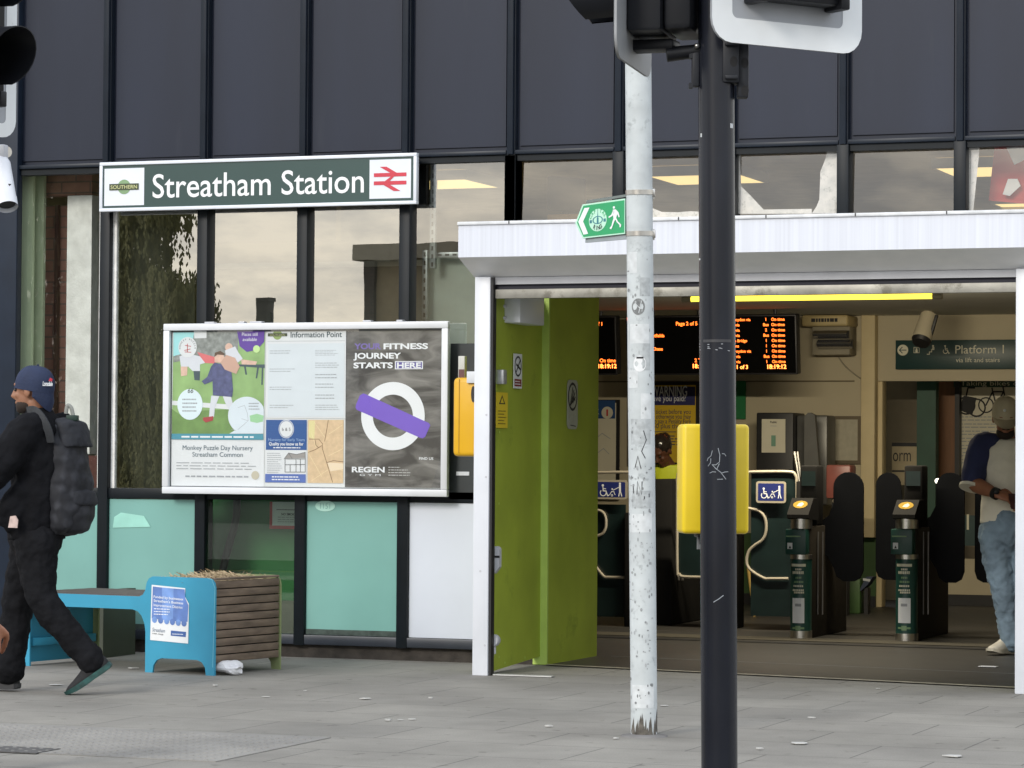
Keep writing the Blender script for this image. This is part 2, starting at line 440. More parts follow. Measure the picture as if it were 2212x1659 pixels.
g = MB(); g.box((-60, -34, -.13), (60, -16.2, 0), paving_m); structure(g.build('opposite_pavement'))
# blister paving at the crossing: a row of slabs with domes
tact_m = mat('blister paving', (.235, .226, .208), .85, var=.2, scale=2, bump=.3, bscale=150)
g = MB()
x0, x1, y0, y1 = -1.25, .78, -6.2, -5.0
g.box((x0, y0, -.05), (x1, y1, .004), tact_m)
nx, ny = int((x1 - x0)/.0667), int((y1 - y0)/.0667)
for i in range(nx):
    for j in range(ny):
        cx, cy = x0 + (i + .5)*.0667, y0 + (j + .5)*.0667
        g.loft([[(cx + r*cos(a*pi/4), cy + r*sin(a*pi/4), .0035 + h) for a in range(8)] for r, h in ((.0125, 0), (.010, .0035), (.005, .005))], tact_m)
structure(g.build('tactile_paving'))
# hall floor behind the skewed threshold
hallfloor_m = mat('hall floor vinyl', (.033, .031, .028), .5, var=.2, scale=4, bump=.1, bscale=80, dirt=(.026, .0245, .022), dirt_at=.6)
mat_m = mat('entrance matting', (.05, .044, .030), .9, var=.2, scale=80)
g = MB()
g.poly([(.0, .0), (3.2, -.62), (5, -.62), (5, 12), (-5, 12), (-5, .97), (.0, .97)], hallfloor_m, .004)
g.poly([(.04, -.045), (3.2, -.67), (3.2, -.60), (.04, .02)], mat('worn threshold strip', (.34, .31, .24), .7, var=.3, scale=12), .008)
g.poly([(-3, 2.92), (4.5, 2.62), (4.5, 2.74), (-3, 3.04)], black_m, .008)
g.poly([(-3, 3.2), (4.5, 2.92), (4.5, 3.30), (-3, 3.58)], mat_m, .008)
g.poly([(.15, .9), (4.0, .3), (4.0, .312), (.15, .912)], inkg_m, .008)
structure(g.build('hall_floor'))
# ------------------------------------------------------------------ station building
PITCHX, X0 = .7155, -3.084
def bx(k): return X0 + PITCHX*k
ZT, ZM, ZB = 3.20, 1.035, .14        # window head, middle rail, bottom rail
ZC = at(1900, 682, y=8.2).z            # hall ceiling
bld = thing('station_building', 'low station building with dark blue cladding over glazing, teal panels and an open entrance hall', 'building')
for k in range(-7, 10):
    a, b = bx(k) + .028, bx(k+1) - .028
    p = MB(); p.box((a - .03, .03, 3.235), (b + .03, .10, 6.4), cladding_m)
    p.M = front(.03); p.prism([(a + .02, 3.262), (b - .02, 3.262), (b - .02, 6.38), (a + .02, 6.38)], 0, .012, cladding_m)
    p.build('cladding_panel', bld)
for k in range(-7, 11):
    p = MB(); p.box((bx(k) - .021, -.045, 3.203), (bx(k) + .021, .12, 6.4), rib_m, .006)
    p.box((bx(k) - .028, -.02, 3.203), (bx(k) + .028, .11, 6.4), rib_m)
    p.build('cladding_rib', bld)
p = MB()
for k in range(-7, 10):
    p.box((bx(k) + .029, -.03, 3.205), (bx(k+1) - .029, .08, 3.232), rib_m, .004)
p.build('window_head_flashing', bld)
p = MB(); p.box((-8.1, -.06, 6.4), (4.1, 12, 6.5), rib_m); p.build('roof', bld)
# glazing: one window per bay, each with its pane
def film(b, pts, parent):
    f = MB(); f.M = front(.058); f.poly(pts, film_m); f.build('peeling_film', parent)
cr = at(35, 600, y=-.05).x
for k in range(-1, 10):
    a, b = (bx(k) + .036 if k >= 0 else cr + .006), bx(k+1) - .036
    zl = ZM + .02 if k < 4 else 2.60
    w = MB()
    hw = .037
    for xx in (((bx(k), 1),) if k >= 0 else ()) + (((bx(k+1), -1),) if k in (3, 9) else ()):
        w.box((xx[0] - hw, -.035, (.08 if k < 4 else zl)), (xx[0] + hw, .09, 3.202), frame_m, .004)
    w.box((a, -.01, 3.165), (b, .07, 3.203), frame_m); w.box((a, -.02, zl - .045), (b, .08, zl + .022), frame_m, .003)
    if k in (0, -1):     # pale inner beads
        if k == 0: w.box((a, .012, zl + .02), (a + .028, .05, 3.16), conc_m)
        if k == -1: w.box((b - .028, .012, zl + .02), (b, .05, 3.16), conc_m)
    wo = w.build('window', bld)
    q = MB(); q.M = front(.026); q.add([(a - .002, zl + .018, 0), (b + .002, zl + .018, 0), (b + .002, 3.17, -.020 if k > 3 else 0), (a - .002, 3.17, -.020 if k > 3 else 0)], [(0, 1, 2, 3)], (clear_glass_m if k < 0 else window_m) if k < 3 else upper_glass_m if k > 3 else glass_mat('office window glass', (.84, .88, .85), .31, (1, .98, .95), wave=.008))
    q.build('pane', wo)
    A = zoomed(1000, 0, 2.458); B = zoomed(1700, 0, 2.572)
    def F(zz, pts): return [(lambda p_: (p_.x, p_.z))(at(*zz(*p), y=.03)) for p in pts]
    if k == 5:
        film(0, F(A, [(1540, 905), (1835, 900), (1835, 915), (1740, 915), (1690, 925), (1640, 918), (1600, 930), (1540, 925)]), wo)
        film(0, F(A, [(1490, 1275), (1540, 1275), (1600, 1300), (1700, 1302), (1780, 1295), (1840, 1300), (1840, 1345), (1490, 1345)]), wo)
    if k == 6:
        film(0, F(B, [(968, 915), (1050, 910), (1050, 1370), (840, 1370), (870, 1325), (888, 1280), (895, 1100), (915, 1050), (930, 1010), (938, 970), (965, 945)]), wo)
        film(0, F(B, [(365, 930), (386, 930), (380, 1050), (385, 1195), (450, 1260), (530, 1345), (840, 1340), (840, 1372), (365, 1372)]), wo)
    if k == 8:
        film(0, F(B, [(1838, 890), (1922, 888), (1915, 1010), (1895, 1200), (1880, 1350), (1838, 1350)]), wo)
for k in range(-1, 4):
    a, b = (bx(k) + .039 if k >= 0 else cr + .006), bx(k+1) - .039
    m = {1: lower_glass_m, 3: mat('white infill panel', (.62, .66, .74), .5, var=.05, scale=2)}.get(k, teal_m)
    w = MB(); w.box((a, -.005, .15), (b, .035, ZM - .03), m)
    if k != 1 and k != 3:
        w.box((a, -.009, .15), (b, -.005, .185), mat('grimy seal', (.05, .07, .06), .8, var=.4, scale=30))
    w.build('lower_panel', bld)
p = MB(); p.box((bx(-1), -.03, .085), (bx(4), .07, .148), mat('bottom rail', (.028, .034, .046), .4), .006); p.build('bottom_rail', bld)
p = MB(); p.box((-8, .012, 0), (-.02, .3, .085), plinth_m); p.build('plinth', bld)
p = MB(); p.box((cr - .36, -.05, 0), (cr, .024, 6.4), mat('dark blue corner column', (.012, .020, .036), .4, var=.15, spec=.3), .006); p.build('corner_column', bld)
p = MB(); p.box((-8, 0, .085), (cr - .362, .25, 3.2), brownbrick_m); p.build('side_wall', bld)
p = MB(); p.box((3.30, 0, 0), (4.2, .1, 2.6), cladding_m); p.build('front_wall', bld)
p = MB(); p.box((-.222, .0, 2.34), (3.31, .1, 2.56), ceiling_m); p.build('lintel', bld)
# walls and ceilings inside
p = MB(); p.box((-8, .97, .0), (.0, 1.05, 2.58), mat('office partition', (.10, .11, .10), .8, var=.2)); p.build('partition_wall', bld)
for xa in (-4.6, 4.5): p = MB(); p.box((xa, 1.06 if xa < 0 else .11, 0), (xa + .1, 8.2 if xa < 0 else 11, 3.6), cream_m); p.build('hall_side_wall', bld)
xo = at(1893, 1000, y=8.2).x; zl = at(1950, 823, y=8.2).z
zd = at(1850, 1155, y=8.2).z
p = MB(); p.box((-4.5, 8.2, zd), (xo, 8.35, 3.6), cream_m); p.box((xo, 8.2, zl), (4.5, 8.35, 3.6), cream_m)
p.box((-4.5, 8.19, zl - .006), (xo - .2, 8.2, zl + .006), mat('dark wall bead', (.16, .13, .08), .8)); p.build('hall_back_wall', bld)  # thin dark brown bead across the back wall
p = MB(); p.box((-4.5, 8.2, 0), (xo, 8.34, zd), hall_green_m); p.box((-4.5, 8.185, 0.004), (xo, 8.2, .1), black_m); p.build('dado', bld)
p = MB(); p.box((at(1860, 1000, y=8.1).x, 8.08, zd - .02), (at(1890, 1000, y=8.1).x, 8.198, ZC), mat('cream pilaster paint', (.66, .55, .33), .7, var=.05), .008); p.build('pilaster', bld)
p = MB(); p.box((xo, 8.21, .004), (xo + .05, 8.36, zl - .002), mat('cream pilaster paint'), .006); p.build('door_jamb', bld)
p = MB(); p.prism([(-4.5, 1.055), (-.065, 1.055), (-.065, .11), (4.5, .11), (4.5, 8.198), (-4.5, 8.198)], ZC, ZC + .06, ceiling_m); p.build('hall_ceiling', bld)
p = MB(); p.box((-4.6, .12, 3.58), (4.6, 11, 3.66), mat('office ceiling', (.50, .46, .40), .8)); p.build('office_ceiling', bld)
p = MB(); p.box((-8, 4.0, 3.0), (-3.2, 4.1, 3.58), cream_m); p.build('office_wall', bld)
# beyond the platform doorway
pb = 9.6
p = MB(); p.box((xo - .6, pb, 0), (4.5, pb + .1, 3.5), mat('passage wall', (.20, .17, .12), .8, var=.1)); p.build('passage_wall', bld)
def strip(name, u0, u1, m, y, z0=.004, z1=2.35, d=.12):
    p = MB(); p.box((at(u0, 1000, y=y).x, y, z0), (at(u1, 1000, y=y).x, y + d, z1), m); return p.build(name, bld)
strip('green_post', 1980, 2021, mat('green post paint', (.016, .07, .045), .5), 8.9)
strip('timber_door', 2022, 2062, mat('brown timber', (.19, .085, .035), .6, var=.25, scale=5, stretch=(4, 4, .4)), 9.3)
strip('dark_post', 2062, 2072, black_m, 9.2)
p = MB(); p.box((at(2040, 1000, y=8.9).x, 8.9, .1), (4.4, 9.0, at(2080, 1207, y=8.9).z), cream_m); p.box((at(2040, 1000, y=8.9).x, 8.88, .004), (4.4, 9.02, .1), black_m); p.build('cream_counter', bld)
# left end, seen through the glass: pale green post, brick pier, concrete column, brick band
def lbox(name, u0, u1, y0, y1, z0, z1, m):
    p = MB(); p.box((at(u0, 700, y=y0).x, y0, z0), (at(u1, 700, y=y0).x, y1, z1), m); return p.build(name, bld)
lbox('pale_green_post', 40, 68, .14, .17, 0, 3.2, mat('pale green paint', (.56, .66, .44), .6, var=.08))
lbox('green_post', 70, 92, .22, .25, 0, 3.2, mat('sage paint', (.34, .40, .27), .6))
lbox('brick_pier', 90, 142, .46, .6, 0, 3.0, brownbrick_m)
lbox('drain_pipe', 116, 122, .40, .44, 0, 3.0, mat('maroon pipe', (.06, .025, .022), .5))
lbox('concrete_column', 143, 196, .3, .55, 1.30, 3.05, conc_m)
lbox('brick_base', 142, 215, .3, .6, 0, 1.29, mat('dark red brick', (.10, .035, .03), .85, var=.25, scale=20))
lbox('brick_band', 60, 196, .36, .5, 3.06, 3.3, brownbrick_m)
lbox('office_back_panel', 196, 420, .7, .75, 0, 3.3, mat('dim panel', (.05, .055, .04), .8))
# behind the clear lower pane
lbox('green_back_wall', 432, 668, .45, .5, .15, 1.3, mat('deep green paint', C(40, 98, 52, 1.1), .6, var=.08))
lbox('low_bench', 432, 668, .36, .449, .0, .34, mat('bench brown', (.09, .08, .06), .8))  # low bench in one dark brown
# behind the panes next to the entrance
lbox('pale_back_board', 918, 1075, .22, .26, 1.2, at(950, 545, y=.22).z, mat('pale board', (.42, .46, .41), .8, var=.12, scale=4))
p = MB(); p.box((-.62, -.02, 1.03), (-.20, -.012, at(1000, 742, y=-.02).z), mat('dark steel backing', (.024, .03, .032), .5, var=.2)); p.build('backing_panel', bld)
slot = mat('galvanised strut', (.42, .44, .44), .4, metal=.6, var=.2, scale=30)
def strut(u0, v0, u1, v1, y):
    a, b = at(u0, v0, y=y), at(u1, v1, y=y)
    p = MB(); p.box((a.x, y, b.z), (b.x, y + .03, a.z), slot, .003)
    vert = abs(b.z - a.z) > abs(b.x - a.x); n = int(max(abs(b.z - a.z), abs(b.x - a.x))/.05)
    p.M = front(y)
    for i in range(n):
        t = (i + .5)/n
        if vert:
            zz = b.z + (a.z - b.z)*t; xx = (a.x + b.x)/2; p.rect(xx - .006, zz - .014, xx + .006, zz + .014, black_m, .0015)
        else:
            xx = a.x + (b.x - a.x)*t; zz = (a.z + b.z)/2; p.rect(xx - .014, zz - .006, xx + .014, zz + .006, black_m, .0015)
    p.build('slotted_strut', bld)
strut(929, 336, 940, 580, .1); strut(912, 540, 922, 690, .14); strut(942, 545, 990, 556, .14)
p = MB(); a_ = at(902, 338, y=.1); b_ = at(920, 445, y=.1); p.box((a_.x, .1, b_.z), (b_.x, .16, a_.z), black_m); p.build('sign_bracket', bld)
# ceiling lights of the room above the hall, seen through the upper panes
def ceiling_light(pts, label):
    q = [at(u, v, z=3.5) for u, v in pts]
    c = sum(q, Vector())/4
    t = thing('ceiling_light', label, 'ceiling light', (c.x, c.y, 3.5), 'square ceiling lights above the hall')
    wx, wy = max(p.x for p in q) - min(p.x for p in q), .75
    m = MB(c); m.M = Matrix.Translation((c.x, c.y, 0)); m.box((-wx/2, -wy/2, 3.5), (wx/2, wy/2, 3.512), lamp_panel_m); m.build('diffuser', t)
    m = MB(c); m.M = Matrix.Translation((c.x, c.y, 0))
    for a, b in (((-wx/2 - .03, -wy/2 - .03), (wx/2 + .03, -wy/2)), ((-wx/2 - .03, wy/2), (wx/2 + .03, wy/2 + .03)), ((-wx/2 - .03, -wy/2), (-wx/2, wy/2)), ((wx/2, -wy/2), (wx/2 + .03, wy/2))):
        m.box((a[0], a[1], 3.498), (b[0], b[1], 3.575), white_m)
    m.build('frame', t)
ceiling_light([(840, 390), (1005, 388), (1067, 407), (900, 409)], 'yellow square ceiling light in the pane right of the station name sign')
ceiling_light([(1412, 379), (1600, 378), (1640, 396), (1460, 398)], 'yellow square ceiling light glimpsed between the grey pole and the black pole')
ceiling_light([(2027, 364), (2230, 356), (2275, 378), (2068, 384)], 'yellow square ceiling light in the upper pane at the far right')
ceiling_light([(2160, 441), (2300, 438), (2330, 452), (2180, 455)], 'yellow ceiling light low in the far right upper pane, farthest in')
# desk and monitor above the canopy
def office_desk():
    y = .9
    a = at(1182, 463, y=y); b = at(1262, 480, y=y)
    t = thing('office_desk', 'orange topped desk edge just above the white canopy', 'desk', (a.x, y, ZC + .061))
    m = MB(t.location); m.box((a.x, y, b.z), (b.x, y + .5, a.z), mat('orange desk top', (.65, .38, .16), .5), .006); m.build('desk_top', t)
    m = MB(t.location)
    for xx in (a.x + .02, b.x - .06): m.box((xx, y + .03, ZC + .061), (xx + .04, y + .46, b.z), grey_m)
    m.build('leg', t)
    c = at(1222, 461, y=y + .2)
    t = thing('computer_monitor', 'thin black monitor seen edge on standing on the orange desk', 'monitor', (c.x, y + .2, a.z))
    m = MB(t.location); m.M = frame((c.x, y + .2, a.z), (.5, .866, 0), (0, 0, 1), (.866, -.5, 0))
    m.prism(rrect(-.16, .03, .16, .26, .02), 0, .02, black_m); m.build('screen', t)
    m = MB(t.location); m.M = Matrix.Translation((c.x, y + .2, a.z)); m.box((-.02, -.012, .012), (.02, .012, .05), black_m); m.box((-.08, -.06, 0), (.08, .06, .012), black_m); m.build('stand', t)
office_desk()
# red and white banners hanging in the far right upper room
def banner(name, pts, y, m, label):
    q = [at(u, v, y=y) for u, v in pts]
    p = MB(); p.M = front(y); p.prism([(c.x, c.z) for c in q], -.004, .004, m)
    return tag(p.build(name), label, 'banner')
B = zoomed(1700, 0, 2.572)
banner('red_banner', [B(2030, 880), (B(2240, 880)), B(2212, 1310), B(1985, 1290)], .30, mat('red banner cloth', (.50, .035, .035), .7, var=.1), 'red banner hanging inside the far right upper pane')
banner('white_banner', [B(2110, 890), B(2250, 880), B(2250, 1010), B(2150, 1060), B(2095, 940)], 0.26, paper_m, 'folded white sheet in front of the red banner')
banner('white_banner', [B(2110, 1150), B(2170, 1150), B(2190, 1195), B(2120, 1260), B(2075, 1250)], 0.26, paper_m, 'small white strip low on the red banner')
# ------------------------------------------------------------------ roller shutter surround
rs = thing('roller_shutter', 'white roller shutter box with two white posts over the station entrance', 'roller shutter', (1.6, -1.0, 0))
O = rs.location
YF, YP = -1.22, -.99
zt, zf = at(1100, 477, y=YF).z, at(1100, 554, y=YF).z
zs = at(1100, 597, y=YP).z
xl, xr = at(990, 520, y=YF).x, 3.55
p = MB(O)
prof = [(YF, zt - .02), (YF, zf), (YP + .04, zs), (-.86, zs), (-.86, zt - .02)]
p.add([(xl, a, b) for a, b in prof] + [(xr, a, b) for a, b in prof], [(0, 1, 2, 3, 4), (9, 8, 7, 6, 5), (2, 7, 8, 3), (3, 8, 9, 4), (4, 9, 5, 0)], white_m)
p.add([(xl, YF, zt - .02), (xl, YF, zf), (xr, YF, zf), (xr, YF, zt - .02)], [(0, 1, 2, 3)], fascia_m)
p.add([(xl, YF, zf), (xl, YP + .04, zs), (xr, YP + .04, zs), (xr, YF, zf)], [(0, 1, 2, 3)], mat('bounce lit soffit', (.86, .87, .88), .5, var=.06))  # underside whiter than the fascia; ground bounce light put into its colour
p.build('shutter_box', rs)
p = MB(O); p.box((xl - .004, YF - .012, zt - .02), (xr, -.02, zt), mat('canopy capping', (.66, .68, .70), .5, var=.15, scale=12, dirt=(.4, .41, .42), dirt_at=.6), .004)
for i in range(7): p.box((xl + .32 + i*.52, YF - .0145, zt - .019), (xl + .326 + i*.52, YF - .011, zt - .001), black_m)
p.build('capping', rs)
p = MB(O); p.box((xl + .05, -.858, zt - .10), (xr, -.03, zt - .022), grey_m); p.build('canopy_roof', rs)
for a, b in ((-.078, .020), (3.166, 3.275)):
    p = MB(O); p.box((a, -1.0, 0), (b, -.90, zs - .001), white_m, .004)
    if b < 1:
        p.box((b, -.985, .0), (b + .014, -.93, zs - .004), black_m)
        p.M = front(-1.0)
        for zz in (.18, .62, 1.18, 1.55): p.disc(.002 if zz != .62 else -.03, zz, .007, grey_m, .001, 10)
    p.build('post', rs)
p = MB(O); p.box((.021, -.955, zs - .045), (3.165, -.90, zs - .002), grey_m); p.box((.021, -.93, at(1100, 626, y=-.95).z), (3.165, -.89, zs - .046), mat('shutter slot', (.012, .012, .025), .6)); p.build('shutter_head', rs)
zb0 = at(1100, 645, y=-.95).z
p = MB(O); p.box((.036, -.96, zb0), (3.163, -.925, at(1100, 625, y=-.95).z), mat('grubby aluminium bar', (.36, .35, .31), .5, metal=.4, var=.3, scale=6, dirt=(.2, .19, .16), dirt_at=.52), .004); p.build('bottom_bar', rs)
# ------------------------------------------------------------------ lime green side walls of the entrance
gw = thing('entrance_side_wall', 'lime green painted side wall left of the entrance, folded into two panels', 'wall', (0, 0, 0))
p = MB(); p.add([(.018, -.93, .02), (-.012, 0, .055), (-.012, 0, 2.30), (.018, -.93, 2.30), (-.06, -.93, .02), (-.06, 0, .055), (-.06, 0, 2.30), (-.06, -.93, 2.30)],
                [(0, 1, 2, 3), (5, 4, 7, 6), (4, 0, 3, 7), (3, 2, 6, 7), (0, 4, 5, 1)], lime_m)
p.M = side(.014)
for yy, zz in ((-.82, 1.45), (-.82, 1.02), (-.82, .62), (-.80, .1), (-.7, .06), (-.35, .07), (-.82, 1.85)): p.disc(yy, zz, .008, lime_edge_m, .004, 8)
p.build('front_panel', gw)
p = MB(); p.box((-.06, -.0, .004), (.034, .02, ZC), lime_edge_m); p.build('corner_trim', gw)  # return face; the light it catches is put into its paler green
p = MB(); p.add([(.034, .021, .004), (.046, .93, .004), (.046, .93, ZC), (.034, .021, ZC), (-.06, .021, .004), (-.06, .93, .004), (-.06, .93, ZC), (-.06, .021, ZC)],
                [(0, 1, 2, 3), (5, 4, 7, 6), (1, 5, 6, 2), (3, 2, 6, 7)], lime_m); p.build('rear_panel', gw)
p = MB(); p.box((3.20, -.92, 0), (3.27, -.005, 2.3), lime_m); tag(p.build('entrance_wall'), 'lime green side wall hidden behind the right shutter post', 'wall')
# ------------------------------------------------------------------ station name sign
sign_green_m = mat('sign green', (.026, .062, .058), .3, var=.1, scale=1.5, spec=.6)
sign_white_m = mat('sign white', (.70, .74, .80), .35, var=.03)
roundel_m = mat('roundel green', C(120, 150, 110, 1.0), .5)
bar_m = mat('roundel bar', (.035, .05, .02), .5)
gold_m = mat('roundel lettering', (.50, .52, .25), .5)
nr_red_m = mat('railway red', C(196, 52, 70, 1.0), .4, var=.04)
letter_m = mat('white lettering', (.82, .84, .86), .4, var=.02)
def plane_map(z, y):
    def f(px, py):
        q = at(*z(px, py), y=y); return q.x, q.z
    return f
Z1 = zoomed(0, 0, 2.0109)
ys = -.13
s1 = plane_map(Z1, ys)
a, b = s1(502, 1065), s1(2098, 768)
t = thing('station_name_sign', 'long dark green Streatham Station sign in a white frame above the windows', 'station sign', ((a[0]+b[0])/2, ys + .05, a[1]))
O = t.location
fw = .022
p = MB(O); p.M = front(ys)
p.rect(a[0] + fw, a[1] + fw, b[0] - fw, b[1] - fw, sign_green_m, 0.002)
ins = .042
p.M = Matrix(); p.box((a[0] + .05, ys + .031, a[1] + .02), (b[0] - .03, ys + .085, b[1] - .02), frame_m); p.build('panel', t)
p = MB(O)
p.box((a[0], ys - .012, a[1]), (b[0], ys + .03, a[1] + fw), sign_white_m, .003); p.box((a[0], ys - .012, b[1] - fw), (b[0], ys + .03, b[1]), sign_white_m, .003)
p.box((a[0], ys - .0118, a[1] + fw), (a[0] + fw, ys + .03, b[1] - fw), sign_white_m, .003); p.box((b[0] - fw, ys - .0118, a[1] + fw), (b[0], ys + .03, b[1] - fw), sign_white_m, .003)
p.build('frame', t)
p = MB(O); p.M = front(ys)
c0 = s1(525, 1036); c1 = s1(727, 843)
p.rect(c0[0], c0[1], c1[0], c1[1], sign_white_m, .004)
cx, cz = (c0[0]+c1[0])/2, (c0[1]+c1[1])/2
p.disc(cx, cz, .048, roundel_m, .006); p.rect(cx - .108, cz - .021, cx + .108, cz + .021, bar_m, .008)
p.text('SOUTHERN', cx, cz - .0125, .034, gold_m, .0095, 'C', width=.195, bold=.01)
p.build('operator_roundel', t)
p = MB(O); p.M = front(ys)
c0 = s1(1858, 1000); c1 = s1(2068, 798)
p.rect(c0[0], c0[1], c1[0], c1[1], sign_white_m, .004)
cx, cz = (c0[0]+c1[0])/2, (c0[1]+c1[1])/2
w_, h_ = .112, .026
p.rect(cx - w_, cz + .014, cx + w_, cz + .038, nr_red_m, .006); p.rect(cx - w_, cz - .038, cx + w_, cz - .014, nr_red_m, .0062)
p.poly([(cx - .072, cz + .078), (cx - .025, cz + .078), (cx + .045, cz + .038), (cx + .020, cz + .020), (cx - .0, cz + .038)], nr_red_m, .0064)
p.poly([(cx + .045, cz + .030), (cx + .010, cz + .018), (cx - .058, cz - .030), (cx - .012, cz - .022)], nr_red_m, .0066)
p.poly([(cx - .045, cz - .038), (cx + .0, cz - .038), (cx + .072, cz - .078), (cx + .025, cz - .078)], nr_red_m, .0068)
p.build('double_arrow_symbol', t)
p = MB(O); p.M = front(ys)
c0 = s1(768, 996); c1 = s1(1830, 965)
p.text('Streatham Station', c0[0], (c0[1]+c1[1])/2 + .0, .222, letter_m, .004, 'L', bold=.006, width=c1[0]-c0[0])
p.build('lettering', t)
# ------------------------------------------------------------------ notice board and its five posters
Z4 = zoomed(390, 770, 2.731)
yb = -.11
bz = plane_map(Z4, yb)
a, b = bz(52, 1266), bz(2006, 90)
t = thing('notice_board', 'wide white framed notice board holding posters below the station name sign', 'notice board', ((a[0]+b[0])/2, yb + .06, a[1]))
O = t.location
alu_m = mat('white anodised frame', (.66, .68, .71), .38, var=.05)
fw = .045
p = MB(O)
p.box((a[0], yb - .03, a[1]), (b[0], yb + .012, a[1] + fw), alu_m, .006); p.box((a[0], yb - .03, b[1] - fw), (b[0], yb + .012, b[1]), alu_m, .006)
p.box((a[0], yb - .0298, a[1] + fw), (a[0] + fw, yb + .012, b[1] - fw), alu_m, .006); p.box((b[0] - fw, yb - .0298, a[1] + fw), (b[0], yb + .012, b[1] - fw), alu_m, .006)
p.build('frame', t)
p = MB(O); p.box((a[0] + fw - .001, yb + .006, a[1] + fw - .001), (b[0] - fw + .001, yb + .011, b[1] - fw + .001), mat('board backing', (.70, .72, .71), .6, var=.03)); p.build('back_panel', t)
p = MB(O); p.M = front(yb)
gl = black_m
for e0, e1 in (((a[0]+fw, a[1]+fw), (b[0]-fw, a[1]+fw+.006)), ((a[0]+fw, b[1]-fw-.010), (b[0]-fw, b[1]-fw)), ((a[0]+fw, a[1]+fw), (a[0]+fw+.007, b[1]-fw)), ((b[0]-fw-.005, a[1]+fw), (b[0]-fw, b[1]-fw))):
    p.rect(e0[0], e0[1], e1[0], e1[1], mat('frame gasket', (.10, .11, .12), .6), -.001)
p.build('gasket', t)
p = MB(O)
for px, w_ in ((330, .05), (560, .03), (640, .06), (1410, .04), (1640, .03)):
    c = bz(px, 84)[0]; p.box((c, yb - .0, b[1] + .001), (c + w_*1.4, yb + .05, b[1] + .012), grey_m, .003)
p.build('fixing_clip', t)
def flatten(name, label, c0, c1, cat='poster', thick=.002):
    """a poster sheet; returns its builder whose drawing board is the board plane"""
    p = MB(((c0[0]+c1[0])/2, yb, min(c0[1], c1[1])))
    p.M = front(yb + .004)
    return p, name, label, cat
def fin(pk, group=None):
    p, name, label, cat = pk
    return tag(p.build(name, smooth=False), label, cat, group)
navy_m = flat('navy coat print', 84, 88, 124, var=.28, scale=30); skin_p = flat('skin print', 212, 178, 160, var=.12, scale=30); grass_p = flat('grass print', 140, 172, 112, var=.2, scale=6)
grass2_p = flat('dark grass print', 112, 144, 84, var=.22, scale=8); aqua_p = flat('aqua print', 158, 214, 216); purple_p = flat('purple print', 96, 66, 150)
tealbar_p = flat('teal bar print', 74, 142, 160); stonep = flat('grey scene print', 138, 142, 138, var=.35, scale=26); whitep = paper_m; palep = flat('pale leggings print', 205, 208, 214)
pinkp = flat('pink print', 208, 112, 114, var=.1); limep = flat('lime dot print', 190, 220, 150); bluep = flat('blue leaflet print', 44, 84, 142); gold_p = flat('gold seal print', 186, 180, 160)
tablep = flat('table print', 70, 86, 92)
def PP(*pts): return [bz(*q) for q in pts]
q = MB(O); q.M = front(yb); q.rect(a[0] + fw, a[1] + fw, b[0] - fw, b[1] - fw, glass_mat('notice board glass', (.97, .98, .98), .075), .012); q.build('cover_glass', t)
q = MB(O); q.box((a[0] + .08, yb + .013, a[1] + .06), (b[0] - .10, -.04, b[1] - .06), frame_m); q.build('rear_rail', t)
# nursery poster
c0, c1 = bz(85, 1222), bz(745, 150)
pk = flatten('nursery_poster', 'day nursery poster with a running child on grass at the left of the notice board', c0, c1)
p = pk[0]
p.rect(c0[0], c0[1], c1[0], c1[1], whitep, .001)
p.poly(PP((118, 152), (744, 152), (733, 860), (107, 860)), grass_p, .0020)
p.poly(PP((118, 152), (560, 152), (560, 330), (460, 390), (330, 330), (118, 372)), stonep, .0024)
p.poly(PP((118, 152), (262, 152), (250, 230), (215, 300), (118, 330)), aqua_p, .0028)
p.poly(PP((280, 300), (420, 340), (410, 380), (330, 375)), pinkp, .0030)
p.poly(PP((108, 690), (180, 740), (320, 700), (520, 690), (730, 700), (733, 860), (107, 860)), grass2_p, .0023)
p.poly(PP((108, 632), (520, 660), (520, 694), (108, 662)), whitep, .0026)
p.poly(PP((565, 385), (742, 385), (742, 410), (565, 398)), tablep, .0030)
for q in (((600, 398), (612, 398), (622, 455), (610, 455)), ((690, 405), (702, 405), (690, 480), (680, 480)), ((722, 405), (732, 405), (728, 525), (718, 525))): p.poly(PP(*q), tablep, .0031)
p.poly(PP((580, 350), (690, 365), (680, 388), (585, 385)), skin_p, .0031)
# two playmates and the child
p.poly(PP((160, 330), (215, 310), (300, 330), (335, 375), (300, 385), (300, 430), (250, 430), (220, 400), (170, 400)), palep, .0034)
p.poly(PP((168, 400), (215, 400), (212, 460), (170, 465)), skin_p, .0033); p.poly(PP((255, 430), (300, 430), (298, 495), (262, 492)), tablep, .0033)
p.poly(PP((470, 290), (540, 262), (560, 300), (592, 345), (560, 372), (480, 340)), palep, .0034)
X_, Y_ = bz(497, 268); p.disc(X_, Y_, .0270, skin_p, .0032, 14)
p.poly(PP((400, 330), (420, 305), (455, 305), (470, 345), (455, 375), (400, 370)), skin_p, .0044)
p.poly(PP((398, 335), (402, 305), (440, 292), (470, 312), (466, 322), (420, 318)), flat('brown hair print', 96, 76, 62), .0046)
p.poly(PP((440, 372), (480, 320), (540, 340), (572, 400), (548, 450), (470, 420)), flat('teddy print', 196, 160, 142), .0046)
p.poly(PP((376, 400), (400, 372), (455, 385), (515, 430), (526, 560), (520, 608), (388, 596), (386, 500), (330, 522), (312, 500), (350, 470)), navy_m, .0042)
p.poly(PP((378, 598), (432, 602), (402, 680), (396, 745), (362, 742), (368, 670)), palep, .0040)
p.poly(PP((456, 602), (512, 606), (524, 650), (500, 700), (470, 640)), palep, .0040)
